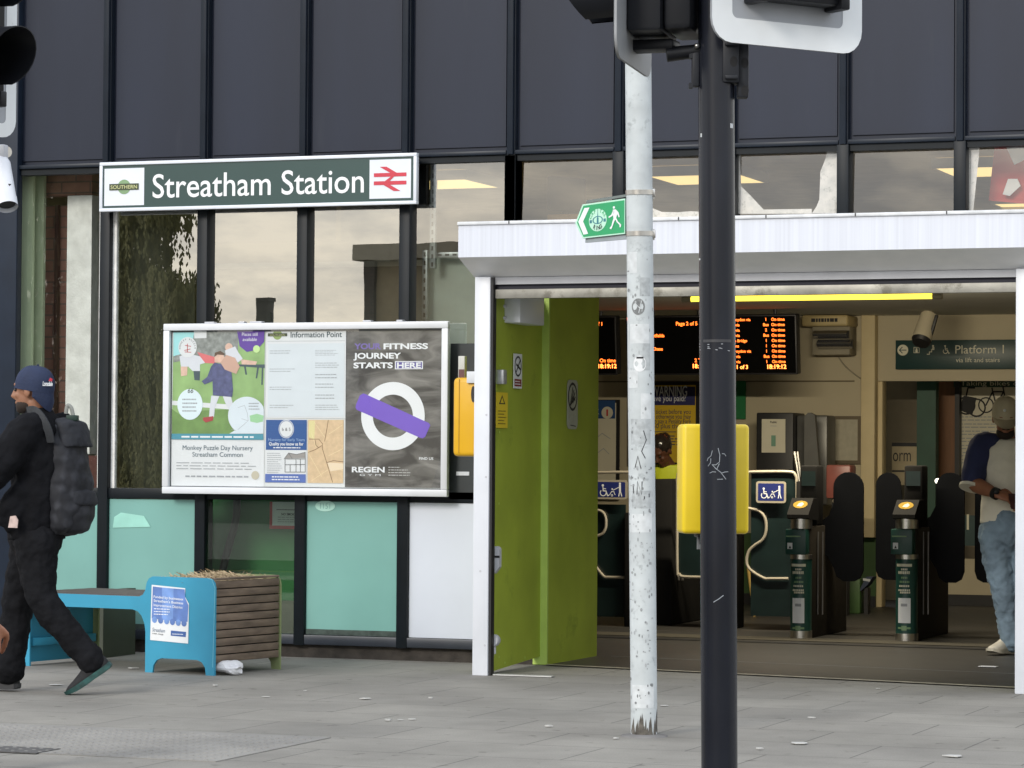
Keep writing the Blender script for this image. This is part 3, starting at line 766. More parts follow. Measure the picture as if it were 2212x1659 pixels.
p.poly(PP((320, 748), (392, 738), (388, 768), (340, 782), (322, 768)), flat('red shoe print', 166, 70, 72), .0042)
p.poly(PP((553, 155), (742, 155), (738, 230), (690, 285), (620, 300), (570, 260)), purple_p, .0036)
X_, Y_ = bz(640, 190); p.text('Places still', X_, Y_, .0306, letter_m, .0042, 'C', width=.1116); X_, Y_ = bz(640, 225); p.text('available', X_, Y_, .0306, letter_m, .0042, 'C', width=.1008)
X_, Y_ = bz(686, 280); p.disc(X_, Y_, .0243, limep, .0042)
X_, Y_ = bz(216, 268); p.disc(X_, Y_, .0666, whitep, .0048)
for i, ch in enumerate('MONKEY PUZZLE'):
    an = pi*1.02 - i*pi*1.04/12; p.text(ch, X_ + .050*cos(an), Y_ + .050*sin(an) - .003, .0162, ink_m, .0053, 'C', rot=an - pi/2)
for q in (((195, 290), (235, 280)), ((200, 255), (238, 262)), ((198, 300), (240, 302)), ((215, 245), (215, 300))): p.stroke(PP(*q), .004, red_m, .0056)
p.poly(PP((258, 155), (345, 155), (345, 205), (262, 208)), whitep, .0040)
X_, Y_ = bz(232, 658); p.disc(X_, Y_, .0918, flat('quote bubble print', 212, 226, 230), .0048, ry=.1008)
p.bars(X_ - .055, X_ + .055, Y_ - .055, Y_ + .045, 4, inkg_m, .0054)
X_, Y_ = bz(236, 580); p.text('66', X_, Y_, .0432, ink_m, .0056, 'C', shear=.2)
cc = [bz(620 + 128*cos(an), 735 - 130*sin(an)) for an in [pi*1.28 - i*pi*1.35/24 for i in range(25)]] ; cc = [(min(q[0], c1[0] - .004), q[1]) for q in cc] + PP((733, 858), (500, 858))
p.poly(cc, flat('map circle print', 206, 216, 222), .0050)
for q in (((560, 680), (605, 665), (625, 720), (630, 770)), ((585, 755), (630, 770), (560, 830)), ((515, 828), (548, 836))): p.stroke(PP(*q), .0022, inkg_m, .0056)
p.poly(PP((640, 735), (690, 722), (736, 735), (730, 775), (690, 785), (645, 775)), flat('map green print', 150, 196, 150), .0054)
X_, Y_ = bz(672, 668); p.bars(X_ - .04, X_ + .04, Y_ - .03, Y_ + .025, 3, inkg_m, .0056)
p.poly(PP((107, 858), (734, 860), (734, 900), (107, 896)), tealbar_p, .0058)
X_, Y_ = bz(420, 880); p.bars(X_ - .26, X_ + .26, Y_ - .012, Y_ + .012, 1, letter_m, .0062, fill=.45, ragged=0)
for s_, py, w_ in (('Monkey Puzzle Day Nursery', 968, 478), ('Streatham Common', 1014, 345)):
    q0, q1 = bz(420 - w_/2, py), bz(420 + w_/2, py); p.text(s_, (q0[0]+q1[0])/2, q0[1], .0432, flat('slate print', 78, 98, 110), .0030, 'C', width=q1[0]-q0[0])
q0, q1 = bz(138, 1106), bz(700, 1050); p.bars(q0[0], q1[0], q0[1], q1[1], 3, inkg_m, .0030, fill=.26, ragged=.15)
q0, q1 = bz(200, 1160), bz(630, 1140); p.bars(q0[0], q1[0], q0[1], q1[1], 1, inkg_m, .0030, fill=.4, ragged=0)
X_, Y_ = bz(677, 1142); p.disc(X_, Y_, .0279, gold_p, .0032)
fin(pk)
# information sheet
c0, c1 = bz(748, 752), bz(1300, 152)
pk = flatten('information_sheet', 'white Information Point sheet of small print in the middle of the notice board', c0, c1)
p = pk[0]; p.rect(c0[0], c0[1], c1[0], c1[1], whitep, .001)
X_, Y_ = bz(828, 182); p.disc(X_, Y_, .0324, flat('olive roundel print', 140, 160, 96), .002); q0, q1 = bz(763, 194), bz(895, 172); p.rect(q0[0], q0[1], q1[0], q1[1], bar_m, .0026); p.text('SOUTHERN', X_, q0[1] + .0028, .0153, gold_m, .0031, 'C', width=.1080)
q0, q1 = bz(918, 201), bz(1268, 201); p.text('Information Point', q0[0], q0[1], .0522, flat('dark slate print', 50, 70, 76), .002, 'L', width=q1[0]-q0[0], bold=.012)
q0, q1 = bz(760, 228), bz(1288, 223); p.rect(q0[0], q0[1], q1[0], q1[1], ink_m, .002)
q0, q1 = bz(762, 742), bz(1286, 240); p.rect(q0[0], q0[1], q1[0], q1[1], flat('pale panel print', 205, 212, 216), .002)
q0, q1 = bz(1060, 714), bz(1064, 258); p.rect(q0[0], q0[1], q1[0], q1[1], ink_m, .003)
for py in (298, 422, 546, 670):
    q0, q1 = bz(775, py + 18), bz(950, py - 14); p.bars(q0[0], q1[0], q0[1], q1[1], 2, inkg_m, .003, fill=.24)
for py, n_ in ((305, 4), (390, 3), (465, 2), (530, 2), (605, 2), (678, 3)):
    q0, q1 = bz(1086, py + 22), bz(1255, py - 22); p.bars(q0[0], q1[0], q0[1], q1[1], n_, inkg_m, .003, fill=.26)
fin(pk)
# blue leaflet
c0, c1 = bz(743, 1190), bz(1030, 762)
pk = flatten('blue_leaflet', 'blue and white leaflet with a round emblem, under the Information Point sheet', c0, c1, 'leaflet')
p = pk[0]; p.rect(c0[0], c0[1], c1[0], c1[1], whitep, .001)
q0, q1 = bz(749, 968), bz(1029, 764); p.rect(q0[0], q0[1], q1[0], q1[1], bluep, .002)
q0, q1 = bz(744, 1190), bz(1022, 1135); p.rect(q0[0], q0[1], q1[0], q1[1], flat('violet strip print', 84, 108, 172), .002)
X_, Y_ = bz(889, 826); p.disc(X_, Y_, .0540, whitep, .003, ry=.0594); p.ring(X_, Y_, .047, .050, bluep, .0035, k=1.1)
p.text('b & 5', X_, Y_ - .012, .0288, ink_m, .0036, 'C')
X_, Y_ = bz(890, 908); p.text('Nursery for Early Years', X_, Y_, .0252, flat('pale blue print', 150, 178, 214), .003, 'C', width=.2556)
X_, Y_ = bz(888, 938); p.text('Quality you know us for', X_, Y_, .0288, letter_m, .003, 'C', width=.2430, bold=.02)
q0, q1 = bz(800, 960), bz(985, 948); p.bars(q0[0], q1[0], q0[1], q1[1], 1, letter_m, .003, fill=.5, ragged=0)
q0, q1 = bz(757, 1128), bz(862, 985); p.bars(q0[0], q1[0], q0[1], q1[1], 10, inkg_m, .003, fill=.26)
q0, q1 = bz(790, 1180), bz(985, 1145); p.bars(q0[0], q1[0], q0[1], q1[1], 2, letter_m, .003, fill=.4, ragged=.1)
gp = flat('house sketch print', 110, 112, 112)
for q in (((874, 1030), (905, 990), (960, 1000), (1018, 985), (1018, 1030)), ((880, 1030), (880, 1120), (1018, 1120), (1018, 1030), (880, 1030)), ((880, 1070), (1018, 1068)), ((915, 1070), (915, 1120)), ((955, 1030), (955, 1120)), ((905, 990), (930, 1030)), ((985, 1030), (985, 1120))): p.stroke(PP(*q), .004, gp, .003)
p.poly(PP((905, 992), (960, 1002), (1016, 988), (1016, 1024), (880, 1026)), flat('sketch roof print', 150, 146, 142), .0026)
fin(pk)
# street map
c0, c1 = bz(1033, 1194), bz(1280, 764)
pk = flatten('street_map', 'tan street map sheet with dark road lines beside the blue leaflet', c0, c1, 'map')
p = pk[0]; p.rect(c0[0], c0[1], c1[0], c1[1], flat('tan map print', 208, 182, 146, var=.1, scale=30), .001)
road_p = flat('map road print', 120, 92, 66)
for q in (((1175, 766), (1165, 830), (1150, 910)), ((1045, 895), (1110, 895), (1135, 925), (1135, 960), (1160, 1040), (1205, 1190)), ((1040, 985), (1090, 965), (1130, 940)), ((1165, 1055), (1210, 1042), (1278, 1050)), ((1088, 905), (1090, 935), (1110, 955))): p.stroke(PP(*q), .0035, road_p, .002)
for q in (((1060, 850), (1090, 950)), ((1045, 1000), (1130, 1150)), ((1080, 780), (1150, 880)), ((1180, 860), (1270, 800)), ((1175, 1010), (1275, 960)), ((1060, 1180), (1180, 1100)), ((1200, 1080), (1275, 1110))): p.stroke(PP(*q), .0022, flat('map lane print', 236, 214, 170), .0016)
p.poly(PP((1045, 770), (1085, 770), (1080, 900), (1042, 880)), flat('map park print', 214, 204, 150), .0014); p.poly(PP((1168, 1055), (1278, 1062), (1278, 1100), (1190, 1115)), flat('map pale print', 226, 208, 180), .0014)
fin(pk)
# gym poster: creased dark cloth, white ring, violet bar
def cloth_mat():
    m, n, l, b = nodes_of('creased dark fabric print')
    tc = n.new('ShaderNodeTexCoord'); mp = n.new('ShaderNodeMapping'); mp.inputs['Rotation'].default_value = (0, RAD(35), 0); mp.inputs['Scale'].default_value = (2.2, 1, 7)
    nz = n.new('ShaderNodeTexNoise'); nz.inputs['Scale'].default_value = 1.5; nz.inputs['Detail'].default_value = 5; nz.inputs['Distortion'].default_value = 1.2
    rp = n.new('ShaderNodeValToRGB'); rp.color_ramp.elements[0].position = .35; rp.color_ramp.elements[1].position = .75
    rp.color_ramp.elements[0].color = (.055, .052, .048, 1); rp.color_ramp.elements[1].color = (.27, .26, .24, 1)
    l.new(tc.outputs['Object'], mp.inputs['Vector']); l.new(mp.outputs['Vector'], nz.inputs['Vector']); l.new(nz.outputs['Fac'], rp.inputs['Fac']); l.new(rp.outputs['Color'], b.inputs['Base Color'])
    b.inputs['Roughness'].default_value = .4
    return m
c0, c1 = bz(1288, 1222), bz(1950, 150)
pk = flatten('gym_poster', 'dark creased fabric gym poster with a white ring crossed by a violet bar', c0, c1)
p = pk[0]; p.rect(c0[0], c0[1], c1[0], c1[1], cloth_mat(), .001)
violet_m = flat('violet print', 116, 88, 190)
for s_, px, px1, py, m_ in (('YOUR', 1352, 1536, 280, flat('dull violet print', 120, 106, 168)), ('FITNESS', 1552, 1856, 280, letter_m), ('JOURNEY', 1347, 1672, 345, letter_m), ('STARTS', 1347, 1616, 410, letter_m)):
    q0, q1 = bz(px, py), bz(px1, py); p.text(s_, q0[0], q0[1], .0495, m_, .002, 'L', bold=.035, width=q1[0]-q0[0])
q0, q1 = bz(1630, 418), bz(1822, 362); p.rect(q0[0], q0[1], q1[0], q1[1], letter_m, .002); e0, e1 = bz(1637, 412), bz(1815, 368); p.rect(e0[0], e0[1], e1[0], e1[1], flat('deep violet print', 92, 84, 150), .0026)
q0, q1 = bz(1645, 409), bz(1808, 409); p.text('HERE', q0[0], q0[1], .0477, letter_m, .0032, 'L', bold=.035, width=q1[0]-q0[0])
X_, Y_ = bz(1616, 738); r1 = abs(bz(1834, 738)[0] - X_); ry = abs(bz(1616, 505)[1] - Y_)
p.ring(X_, Y_, r1*.63, r1, letter_m, .002, seg=64, k=ry/r1)
p.poly(PP((1362, 680), (1365, 660), (1392, 596), (1415, 583), (1430, 588), (1862, 785), (1872, 800), (1838, 878), (1820, 890), (1800, 885), (1370, 695)), violet_m, .003)
q0, q1 = bz(1336, 1120), bz(1560, 1120); p.text('REGEN', q0[0], q0[1], .0477, letter_m, .002, 'L', bold=.03, width=q1[0]-q0[0])
q0, q1 = bz(1390, 1146), bz(1532, 1146); p.text('G Y M', q0[0], q0[1], .0180, letter_m, .002, 'L', width=q1[0]-q0[0])
q0, q1 = bz(1585, 1150), bz(1775, 1080); p.bars(q0[0], q1[0], q0[1], q1[1], 4, flat('dim white print', 180, 180, 178), .002, fill=.3, ragged=.6)
q0, q1 = bz(1795, 1036), bz(1892, 1036); p.text('FIND US', q0[0], q0[1], .0225, letter_m, .002, 'L', width=q1[0]-q0[0], bold=.02)
fin(pk)
# ------------------------------------------------------------------ yellow reader beside the entrance post, small label on the steel panel
yel_m = mat('yellow plastic', (.72, .40, .012), .35, var=.06, scale=3, coat=.2)
yy = -.75
A3 = zoomed(1100, 640, 2.91)
q0, q1 = at(*A3(88, 1458), y=yy), at(*A3(250, 883), y=yy)
t = thing('ticket_validator', 'yellow card reader box half hidden behind the left white shutter post', 'card reader', ((q0.x + q1.x)/2, yy + .1, q0.z))
O = t.location
xr_ = -.082
p = MB(O); p.box((q0.x, yy, q0.z), (xr_ + .0, yy + .19, q1.z), yel_m, .028, 4); p.box((q0.x + .042, yy - .003, q0.z + .02), (q0.x + .045, yy + .003, q1.z - .01), mat('yellow seam', (.35, .19, .01), .5)); p.build('body', t)
p = MB(O); p.M = front(yy); c = at(*A3(238, 1005), y=yy); p.disc(c.x + .004, c.z, .014, black_m, .003, 24, ry=.05); p.build('display', t)
m0, m1 = at(*A3(140, 885), y=yy + .1), at(*A3(188, 728), y=yy + .1)
p = MB(O); p.box((m0.x, yy + .08, m0.z - .01), (m1.x, yy + .12, m1.z), mat('pale bracket', (.5, .5, .47), .5), .003); p.box((m0.x + .005, yy + .078, m0.z + .0), (m1.x - .002, yy + .08, m0.z + .05), mat('maroon patch', (.12, .05, .05), .6)); p.build('bracket', t)
m0, m1 = at(*A3(200, 925), y=yy - .004), at(*A3(245, 840), y=yy - .004)
p = MB(O); p.box((m0.x, yy - .02, m0.z), (xr_, yy - .003, m1.z), white_m, .003); p.build('cover_plate', t)
p = MB(O); p.box((-.30, yy + .13, q0.z + .08), (-.17, -.022, q0.z + .14), black_m); p.build('mounting_arm', t)
q0, q1 = at(985, 1027, y=-.03), at(1013, 1019, y=-.03)
p = MB((q0.x, -.03, q0.z)); p.box((q0.x, -.026, q0.z), (q1.x, -.0205, q1.z), white_m); tag(p.build('panel_label'), 'small blank white label on the black panel under the yellow card reader', 'label')
# signs seen behind the clear lower pane
ysn = .44
c0, c1 = at(583, 1142, y=ysn), at(668, 1085, y=ysn)
p = MB(((c0.x+c1.x)/2, ysn, c0.z)); p.M = front(ysn); p.prism([(c0.x, c0.z), (c1.x, c0.z), (c1.x, c1.z), (c0.x, c1.z)], 0, .006, red_m)
p.rect(c0.x + .02, c0.z + .022, c1.x, c1.z, paper_m, .007); p.rect(c0.x + .05, c0.z + .125, c1.x - .01, c0.z + .129, ink_m, .008)
p.text('NO SMOKING', (c0.x+c1.x)/2 + .01, c0.z + .09, .022, ink_m, .008, 'C', width=.13, bold=.02); p.bars(c0.x + .06, c1.x - .03, c0.z + .04, c0.z + .085, 3, inkg_m, .008)
tag(p.build('framed_notice'), 'red bordered white notice on the green wall behind the clear lower pane', 'notice')
p = MB(); p.tube(smooth_path([at(u, v, y=.40) for u, v in ((512, 1070), (510, 1120), (497, 1170), (484, 1220), (470, 1290), (455, 1345))]), .025, black_m, 12)
tag(p.build('black_hose'), 'thick black curved hose behind the clear lower pane', 'hose')
# sticker on teal panel
c = at(702, 1093, y=-.012)
p = MB((c.x, -.012, c.z)); p.M = front(-.007); p.disc(c.x, c.z, .07, mat('clear sticker', C(165, 208, 196), .4), .002, 28, ry=.035); p.text('1151', c.x, c.z - .018, .05, teal_m, .003, 'C', width=.07); tag(p.build('window_sticker'), 'faint oval sticker at the top of the teal panel under the notice board', 'sticker')
c0, c1 = at(243, 1140, y=-.012), at(325, 1108, y=-.012)
p = MB((c0.x, -.012, c0.z)); p.M = front(-.007); p.poly([(c0.x, c0.z), (c1.x, c0.z + .01), (c1.x - .05, c1.z - .02), (c0.x + .06, c1.z), (c0.x + .01, c1.z - .03)], mat('torn film', C(150, 206, 192), .4), .002); tag(p.build('torn_sticker'), 'torn pale sticker remnant on the teal panel left of the planter', 'sticker')
# ------------------------------------------------------------------ planter bench
blue_m = mat('turquoise paint', C(54, 148, 180, .98), .4, var=.08, scale=4, dirt=C(60, 138, 165, .9), dirt_at=.64, dirt_scale=7)
edge_m = mat('turquoise edge', C(118, 190, 206, 1.0), .5)
slat_m = mat('weathered slats', (.165, .122, .090), .8, var=.38, scale=5, stretch=(1, 1, 5), bump=.3, bscale=40, dirt=(.23, .185, .145), dirt_at=.64, dirt_scale=6)
PO = Vector((-1.933, -1.619, 0)); PE = Vector((.984, -.178, 0)).normalized(); PN = Vector((.178, .984, 0)).normalized()
t = thing('planter_bench', 'turquoise bench with a slatted wooden planter full of dry straw at its end', 'bench', tuple(PO))
O = PO
plate = [(-.945, 0), (-.888, 0), (-.888, .372), (-.10, .372), (-.06, .362), (-.03, .335), (-.008, .29), (0, .24), (0, 0), (.055, 0), (.062, .045), (.085, .075), (.12, .088), (.385, .088), (.42, .075), (.443, .045), (.45, 0), (.512, 0), (.512, .515), (.505, .545), (.488, .565), (.46, .573), (.05, .573), (.022, .56), (.006, .535), (-.004, .49), (-.022, .462), (-.05, .45), (-.945, .45)]
D = .68
for k, m_ in ((0, blue_m), (D - .014, mat('olive planter paint', C(128, 140, 96), .5, var=.15))):
    p = MB(O); q = PO + PN*k
    p.M = frame(q, PE, (0, 0, 1), -PN); p.prism(plate, -.014, 0, m_)
    if k == 0: p.stroke([(.5, .05), (.512, .515), (.488, .565), (.46, .573)], .004, edge_m, .001)
    p.build('end_plate', t)
p = MB(O); p.M = frame(PO, PE, PN, (0, 0, 1))
p.box((-.945, .014, .02), (-.93, D - .014, .45), blue_m); p.box((-.93, .04, .12), (-.89, D - .03, .17), blue_m, .004); p.build('leg_frame', t)
for i in range(6):
    p = MB(O); p.M = frame(PO, PE, PN, (0, 0, 1)); y0_ = .018 + i*.108
    p.box((-.925, y0_, .418), (-.03, y0_ + .098, .455), mat('seat slats', (.075, .062, .055), .6, var=.3, scale=8, stretch=(.3, 4, 1)), .006); p.build('seat_slat', t)
n_ = 10
for i in range(n_):
    z0_ = .075 + i*.0485; 
    p = MB(O); p.M = frame(PO, PE, PN, (0, 0, 1))
    p.box((.478, .015, z0_), (.506, D - .015, z0_ + .0425), slat_m, .004)
    p.build('side_slat', t)
    p = MB(O); p.M = frame(PO, PE, PN, (0, 0, 1)); p.box((.004, .015, z0_), (.03, D - .015, z0_ + .0425), slat_m, .004); p.build('side_slat', t)
p = MB(O); p.M = frame(PO, PE, PN, (0, 0, 1)); p.box((.032, .016, .09), (.476, D - .016, .50), dark_m)
p.box((.478, .016, .56), (.506, D - .016, .573), slat_m, .003); p.build('liner', t)
straw_m = mat('dry straw', (.40, .31, .19), .9, var=.35, scale=60)
p = MB(O); p.M = frame(PO, PE, PN, (0, 0, 1))
rs_ = random.Random(3)
G = 12
grid = [[(.03 + .446*i/G, .02 + .64*j/G, .535 + .035*sin(pi*i/G)*sin(pi*j/G) + rs_.uniform(-.012, .012)) for j in range(G + 1)] for i in range(G + 1)]
p.add([q for r in grid for q in r], [(i*(G+1)+j, (i+1)*(G+1)+j, (i+1)*(G+1)+j+1, i*(G+1)+j+1) for i in range(G) for j in range(G)], mat('straw bed', (.20, .15, .09), .95, var=.4, scale=50))
for i in range(900):
    cx, cy = rs_.uniform(.04, .465), rs_.uniform(.03, .65)
    z0_ = .536 + .035*sin(pi*(cx-.03)/.446)*sin(pi*(cy-.02)/.64) + rs_.uniform(0, .014); an = rs_.uniform(0, 2*pi); L = rs_.uniform(.03, .09); tl = rs_.uniform(-.35, .5)*L
    dx, dy = cos(an)*L/2, sin(an)*L/2; wd = .0022
    p.add([(cx-dx, cy-dy, z0_), (cx+dx, cy+dy, z0_ + tl), (cx+dx+wd, cy+dy+wd, z0_ + tl + wd), (cx-dx+wd, cy-dy+wd, z0_ + wd)], [(0, 1, 2, 3)], straw_m)
tag(p.build('straw', t, smooth=False), kind='stuff')
# dark slatted box behind the bench
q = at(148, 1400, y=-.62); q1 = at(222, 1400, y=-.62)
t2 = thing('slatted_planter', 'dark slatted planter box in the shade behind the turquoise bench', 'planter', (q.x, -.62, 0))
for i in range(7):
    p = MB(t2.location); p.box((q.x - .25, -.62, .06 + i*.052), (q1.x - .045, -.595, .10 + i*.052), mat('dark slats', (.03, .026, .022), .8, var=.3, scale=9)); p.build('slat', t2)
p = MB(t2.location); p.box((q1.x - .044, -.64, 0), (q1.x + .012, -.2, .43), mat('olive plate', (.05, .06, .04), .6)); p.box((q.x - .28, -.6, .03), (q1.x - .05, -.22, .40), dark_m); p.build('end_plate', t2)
# notice taped to the planter
Z3 = zoomed(0, 1260, 2.765)
def pz(px, py):
    d0 = PO + PN*(-.004)
    u_, v_ = Z3(px, py); dirv = CAM_ROT @ Vector((u_ - PW/2, PH/2 - v_, -PX)); s_ = (d0 - CAM_LOC).dot(PN)/dirv.dot(PN); w_ = CAM_LOC + dirv*s_
    return (w_ - PO).dot(PE), w_.z
p = MB(PO + Vector((0, 0, .2))); p.M = frame(PO, PE, (0, 0, 1), -PN)
def QQ(*pts): return [pz(*q) for q in pts]
p.poly(QQ((1048, 558), (1280, 582), (1278, 640), (1305, 690), (1300, 965), (1037, 940)), paper_m, .003)
sb1, sb2 = flat('slate blue print', 92, 122, 182, var=.25, scale=14), flat('mid blue print', 112, 146, 204, var=.25, scale=14)
p.poly(QQ((1056, 570), (1120, 577), (1120, 800), (1048, 790)), sb1, .0036); p.poly(QQ((1120, 577), (1200, 584), (1195, 810), (1120, 800)), sb2, .0036); p.poly(QQ((1200, 584), (1276, 590), (1280, 650), (1302, 700), (1296, 815), (1195, 810)), sb1, .0036)
for i, px in enumerate((1068, 1110, 1152, 1192, 1232, 1272)):
    X_, Y_ = pz(px, 800 + i*5); p.disc(X_, Y_, .019, sb1 if i % 2 else sb2, .0040 + i*.0001, 16)
for s_, py, w_ in (('Funded by businesses', 648, 205), ("Streatham's Business", 675, 205), ('Improvement District', 705, 200)):
    X_, Y_ = pz(1062, py); X2, _ = pz(1062 + w_, py); p.text(s_, X_, Y_, .021, letter_m, .0046, 'L', width=X2-X_, rot=RAD(-2.5), bold=.01)
X_, Y_ = pz(1064, 770); X2, Y2 = pz(1200, 720); p.bars(X_, X2, Y_, Y2, 3, letter_m, .0046, fill=.3)
X_, Y_ = pz(1052, 880); p.text('Streatham', X_, Y_, .032, flat('slate script', 70, 92, 120), .0040, 'L', width=.095, shear=.2, rot=RAD(-3)); X_, Y_ = pz(1052, 898); p.text('create. change.', X_, Y_, .014, ink_m, .0040, 'L', width=.085, rot=RAD(-3))
p.poly(QQ((1181, 874), (1286, 884), (1284, 920), (1180, 910)), flat('navy box print', 60, 92, 150), .0040); X_, Y_ = pz(1190, 905); p.bars(X_, X_ + .08, Y_, Y_ + .012, 1, letter_m, .0046, ragged=0)
tag(p.build('taped_notice', smooth=False), 'creased blue and white paper notice stuck to the turquoise planter end', 'notice')
# crumpled paper and scraps
def crumple(bm_r, seed, sq):
    bm = bmesh.new(); bmesh.ops.create_icosphere(bm, subdivisions=3, radius=bm_r); r = random.Random(seed)
    cen = [(Vector((r.uniform(-1, 1), r.uniform(-1, 1), r.uniform(-1, 1))).normalized(), r.uniform(-.42, .3)) for _ in range(26)]
    for v in bm.verts:
        d = v.co.normalized(); k = 1 + sum(a*max(0, d.dot(c) - .78)*4 for c, a in cen); v.co *= max(.45, k); v.co.z *= sq
    bm.verts.index_update(); out = [v.co.copy() for v in bm.verts], [[v.index for v in f.verts] for f in bm.faces]; bm.free(); return out
c = at(500, 1458, z=0)
vs, fs = crumple(.075, 5, .55); zmin = min(v.z for v in vs)
p = MB(); p.add([Vector((v.x*1.15, v.y, v.z - zmin)) for v in vs], fs, mat('crumpled tissue', (.76, .76, .78), .8, var=.03))
o = p.build('crumpled_paper', smooth=False); o.location = c; tag(o, 'crumpled ball of white paper on the paving beside the wooden planter', 'litter')
scrap_m = mat('paper scrap', (.46, .455, .43), .8)
for i, (u, v, L) in enumerate(((120, 1481, .055), (288, 1445, .05), (465, 1483, .025), (575, 1507, .03), (790, 1511, .05), (838, 1558, .025), (866, 1557, .02), (890, 1556, .022), (1186, 1571, .03), (1435, 1526, .028), (1730, 1608, .06), (1753, 1553, .022), (1897, 1489, .018), (2060, 1636, .055), (1640, 1620, .025), (660, 1494, .016), (1330, 1597, .02), (930, 1510, .018))):
    c = at(u, v, z=0); r = random.Random(i); k = r.randint(5, 7)
    p = MB((c.x, c.y, .005)); pts = [(c.x + L*cos(2*pi*j/k)*r.uniform(.5, 1), c.y + L*.9*sin(2*pi*j/k)*r.uniform(.5, 1)) for j in range(k)]
    p.prism(pts, .0048, .0065 + .002*(i % 3), scrap_m); tag(p.build('paper_scrap'), 'tiny pale paper scrap trodden flat on the grey paving', 'litter', 'paper scraps on the paving')
c = at(2135, 1443, z=0); p = MB((c.x, c.y, .01)); p.prism([(c.x - .06, c.y - .03), (c.x + .055, c.y - .04), (c.x + .06, c.y + .03), (c.x - .05, c.y + .04)], .0095, .012, paper_m); tag(p.build('paper_slip'), 'white paper slip on the hall floor near the man in jeans', 'litter')
c = at(50, 1622, z=0); p = MB((c.x, c.y, 0)); p.box((c.x - .6, c.y - .12, .003), (c.x + .13, c.y + .10, .007), mat('cast iron cover', (.08, .078, .075), .8, var=.3, scale=30, bump=.6, bscale=60)); tag(p.build('manhole_cover'), 'dark metal access cover set in the paving at the lower left', 'cover')
# ------------------------------------------------------------------ things fixed to the lime green wall
def gz(z, xw):
    def f(px, py):
        q = at(*z(px, py), x=xw); return q.y, q.z
    return f
A5 = zoomed(1100, 1150, 2.91)
ga, gb = gz(A3, .004), gz(A5, .004)
c0 = ga(575, 500); c1 = ga(728, 300)
y0_, y1_ = ga(440, 400)[0] + .05, ga(640, 400)[0]
t = thing('emergency_light', 'white twin spot emergency light high on the lime green wall', 'emergency light', (.0, y0_, c0[1]))
O = t.location
zt_ = min(c1[1], 2.29)
p = MB(O); p.box((-.008, y0_, c0[1]), (.112, y1_, zt_), white_m, .006); p.build('housing', t)
for py in (362, 448):
    c = at(*A3(407, py), y=y0_ - .07); p = MB(O); p.ball((c.x, c.y, c.z), (.03, .035, .033), mat('lamp lens', (.62, .66, .58), .2, var=.1)); p.tube([(c.x, c.y + .02, c.z), (c.x + .035, y0_ + .005, c.z)], .012, grey_m); p.build('spot_lamp', t)
def wall_sign(name, label, z0, z1, art, xw=.004, cat='sign', th=.004, rr=0):
    yc, zc = (z0[0]+z1[0])/2, z0[1]
    p = MB((xw, yc, zc)); p.M = side(xw)
    art(p, z0, z1); return tag(p.build(name), label, cat)
def art_nosmoke(p, a, b):
    w, h = b[0]-a[0], b[1]-a[1]; cx, cz = (a[0]+b[0])/2, a[1] + h*.64
    p.prism([(a[0], a[1]), (b[0], a[1]), (b[0], b[1]), (a[0], b[1])], 0, .004, paper_m)
    p.ring(cx, cz, w*.34, w*.42, ink_m, .005, k=h*.30/(w*.42)); p.stroke([(cx - w*.22, cz - h*.16), (cx + w*.22, cz + h*.16)], w*.08, ink_m, .0055); p.stroke([(cx - w*.2, cz + h*.05), (cx + w*.25, cz - h*.08)], w*.10, ink_m, .006)
    p.rect(a[0] + w*.08, a[1] + h*.06, b[0] - w*.08, a[1] + h*.27, flat('dark red print', 120, 40, 40), .005); p.bars(a[0] + w*.14, b[0] - w*.14, a[1] + h*.09, a[1] + h*.24, 2, letter_m, .0056)
wall_sign('no_smoking_sign', 'narrow white no smoking sign with a dark red foot on the lime green wall', gz(A3, .014)(532, 962), gz(A3, .014)(593, 715), art_nosmoke, xw=.014)
def art_yellow(p, a, b):
    w, h = b[0]-a[0], b[1]-a[1]; cx = (a[0]+b[0])/2
    p.prism([(a[0], a[1]), (b[0], a[1]), (b[0], b[1]), (a[0], b[1])], 0, .003, flat('yellow warning print', 208, 184, 44))
    p.poly([(cx - w*.28, b[1] - h*.33), (cx + w*.28, b[1] - h*.33), (cx, b[1] - h*.07)], ink_m, .0036); p.poly([(cx - w*.16, b[1] - h*.30), (cx + w*.16, b[1] - h*.30), (cx, b[1] - h*.14)], flat('yellow warning print', 208, 184, 44), .0042)
    p.bars(a[0] + w*.15, b[0] - w*.12, a[1] + h*.08, a[1] + h*.52, 5, flat('olive ink', 110, 96, 30), .0036)
wall_sign('warning_sticker', 'yellow warning sticker with a black triangle on the lime green wall', gz(A3, .020)(405, 1250), gz(A3, .020)(490, 995), art_yellow, xw=.020)
def art_oval(p, a, b):
    w, h = b[0]-a[0], b[1]-a[1]; cx, cz = (a[0]+b[0])/2, a[1] + h*.66
    p.prism(rrect(a[0], a[1], b[0], b[1], w*.2), 0, .003, mat('worn sticker', (.40, .42, .35), .6, var=.1, scale=30))
    p.ring(cx, cz, w*.36, w*.44, ink_m, .0036, k=h*.29/(w*.44)); 
    for i in range(7): p.stroke([(cx - w*.25 + i*w*.08, cz - h*.2 + i*.01), (cx + w*.1*(i % 3) , cz + h*.18 - i*h*.05)], w*.06, ink_m, .004 + i*.0001)
    p.stroke([(a[0] + w*.3, a[1] + h*.08), (b[0] - w*.2, a[1] + h*.06)], .006, ink_m, .0036)
ga2 = gz(A3, .042)
wall_sign('worn_sticker', 'tall worn pale sticker with a scratched oval emblem on the rear lime green panel', ga2(922, 1258), ga2(1000, 905), art_oval, xw=.042, cat='sticker')
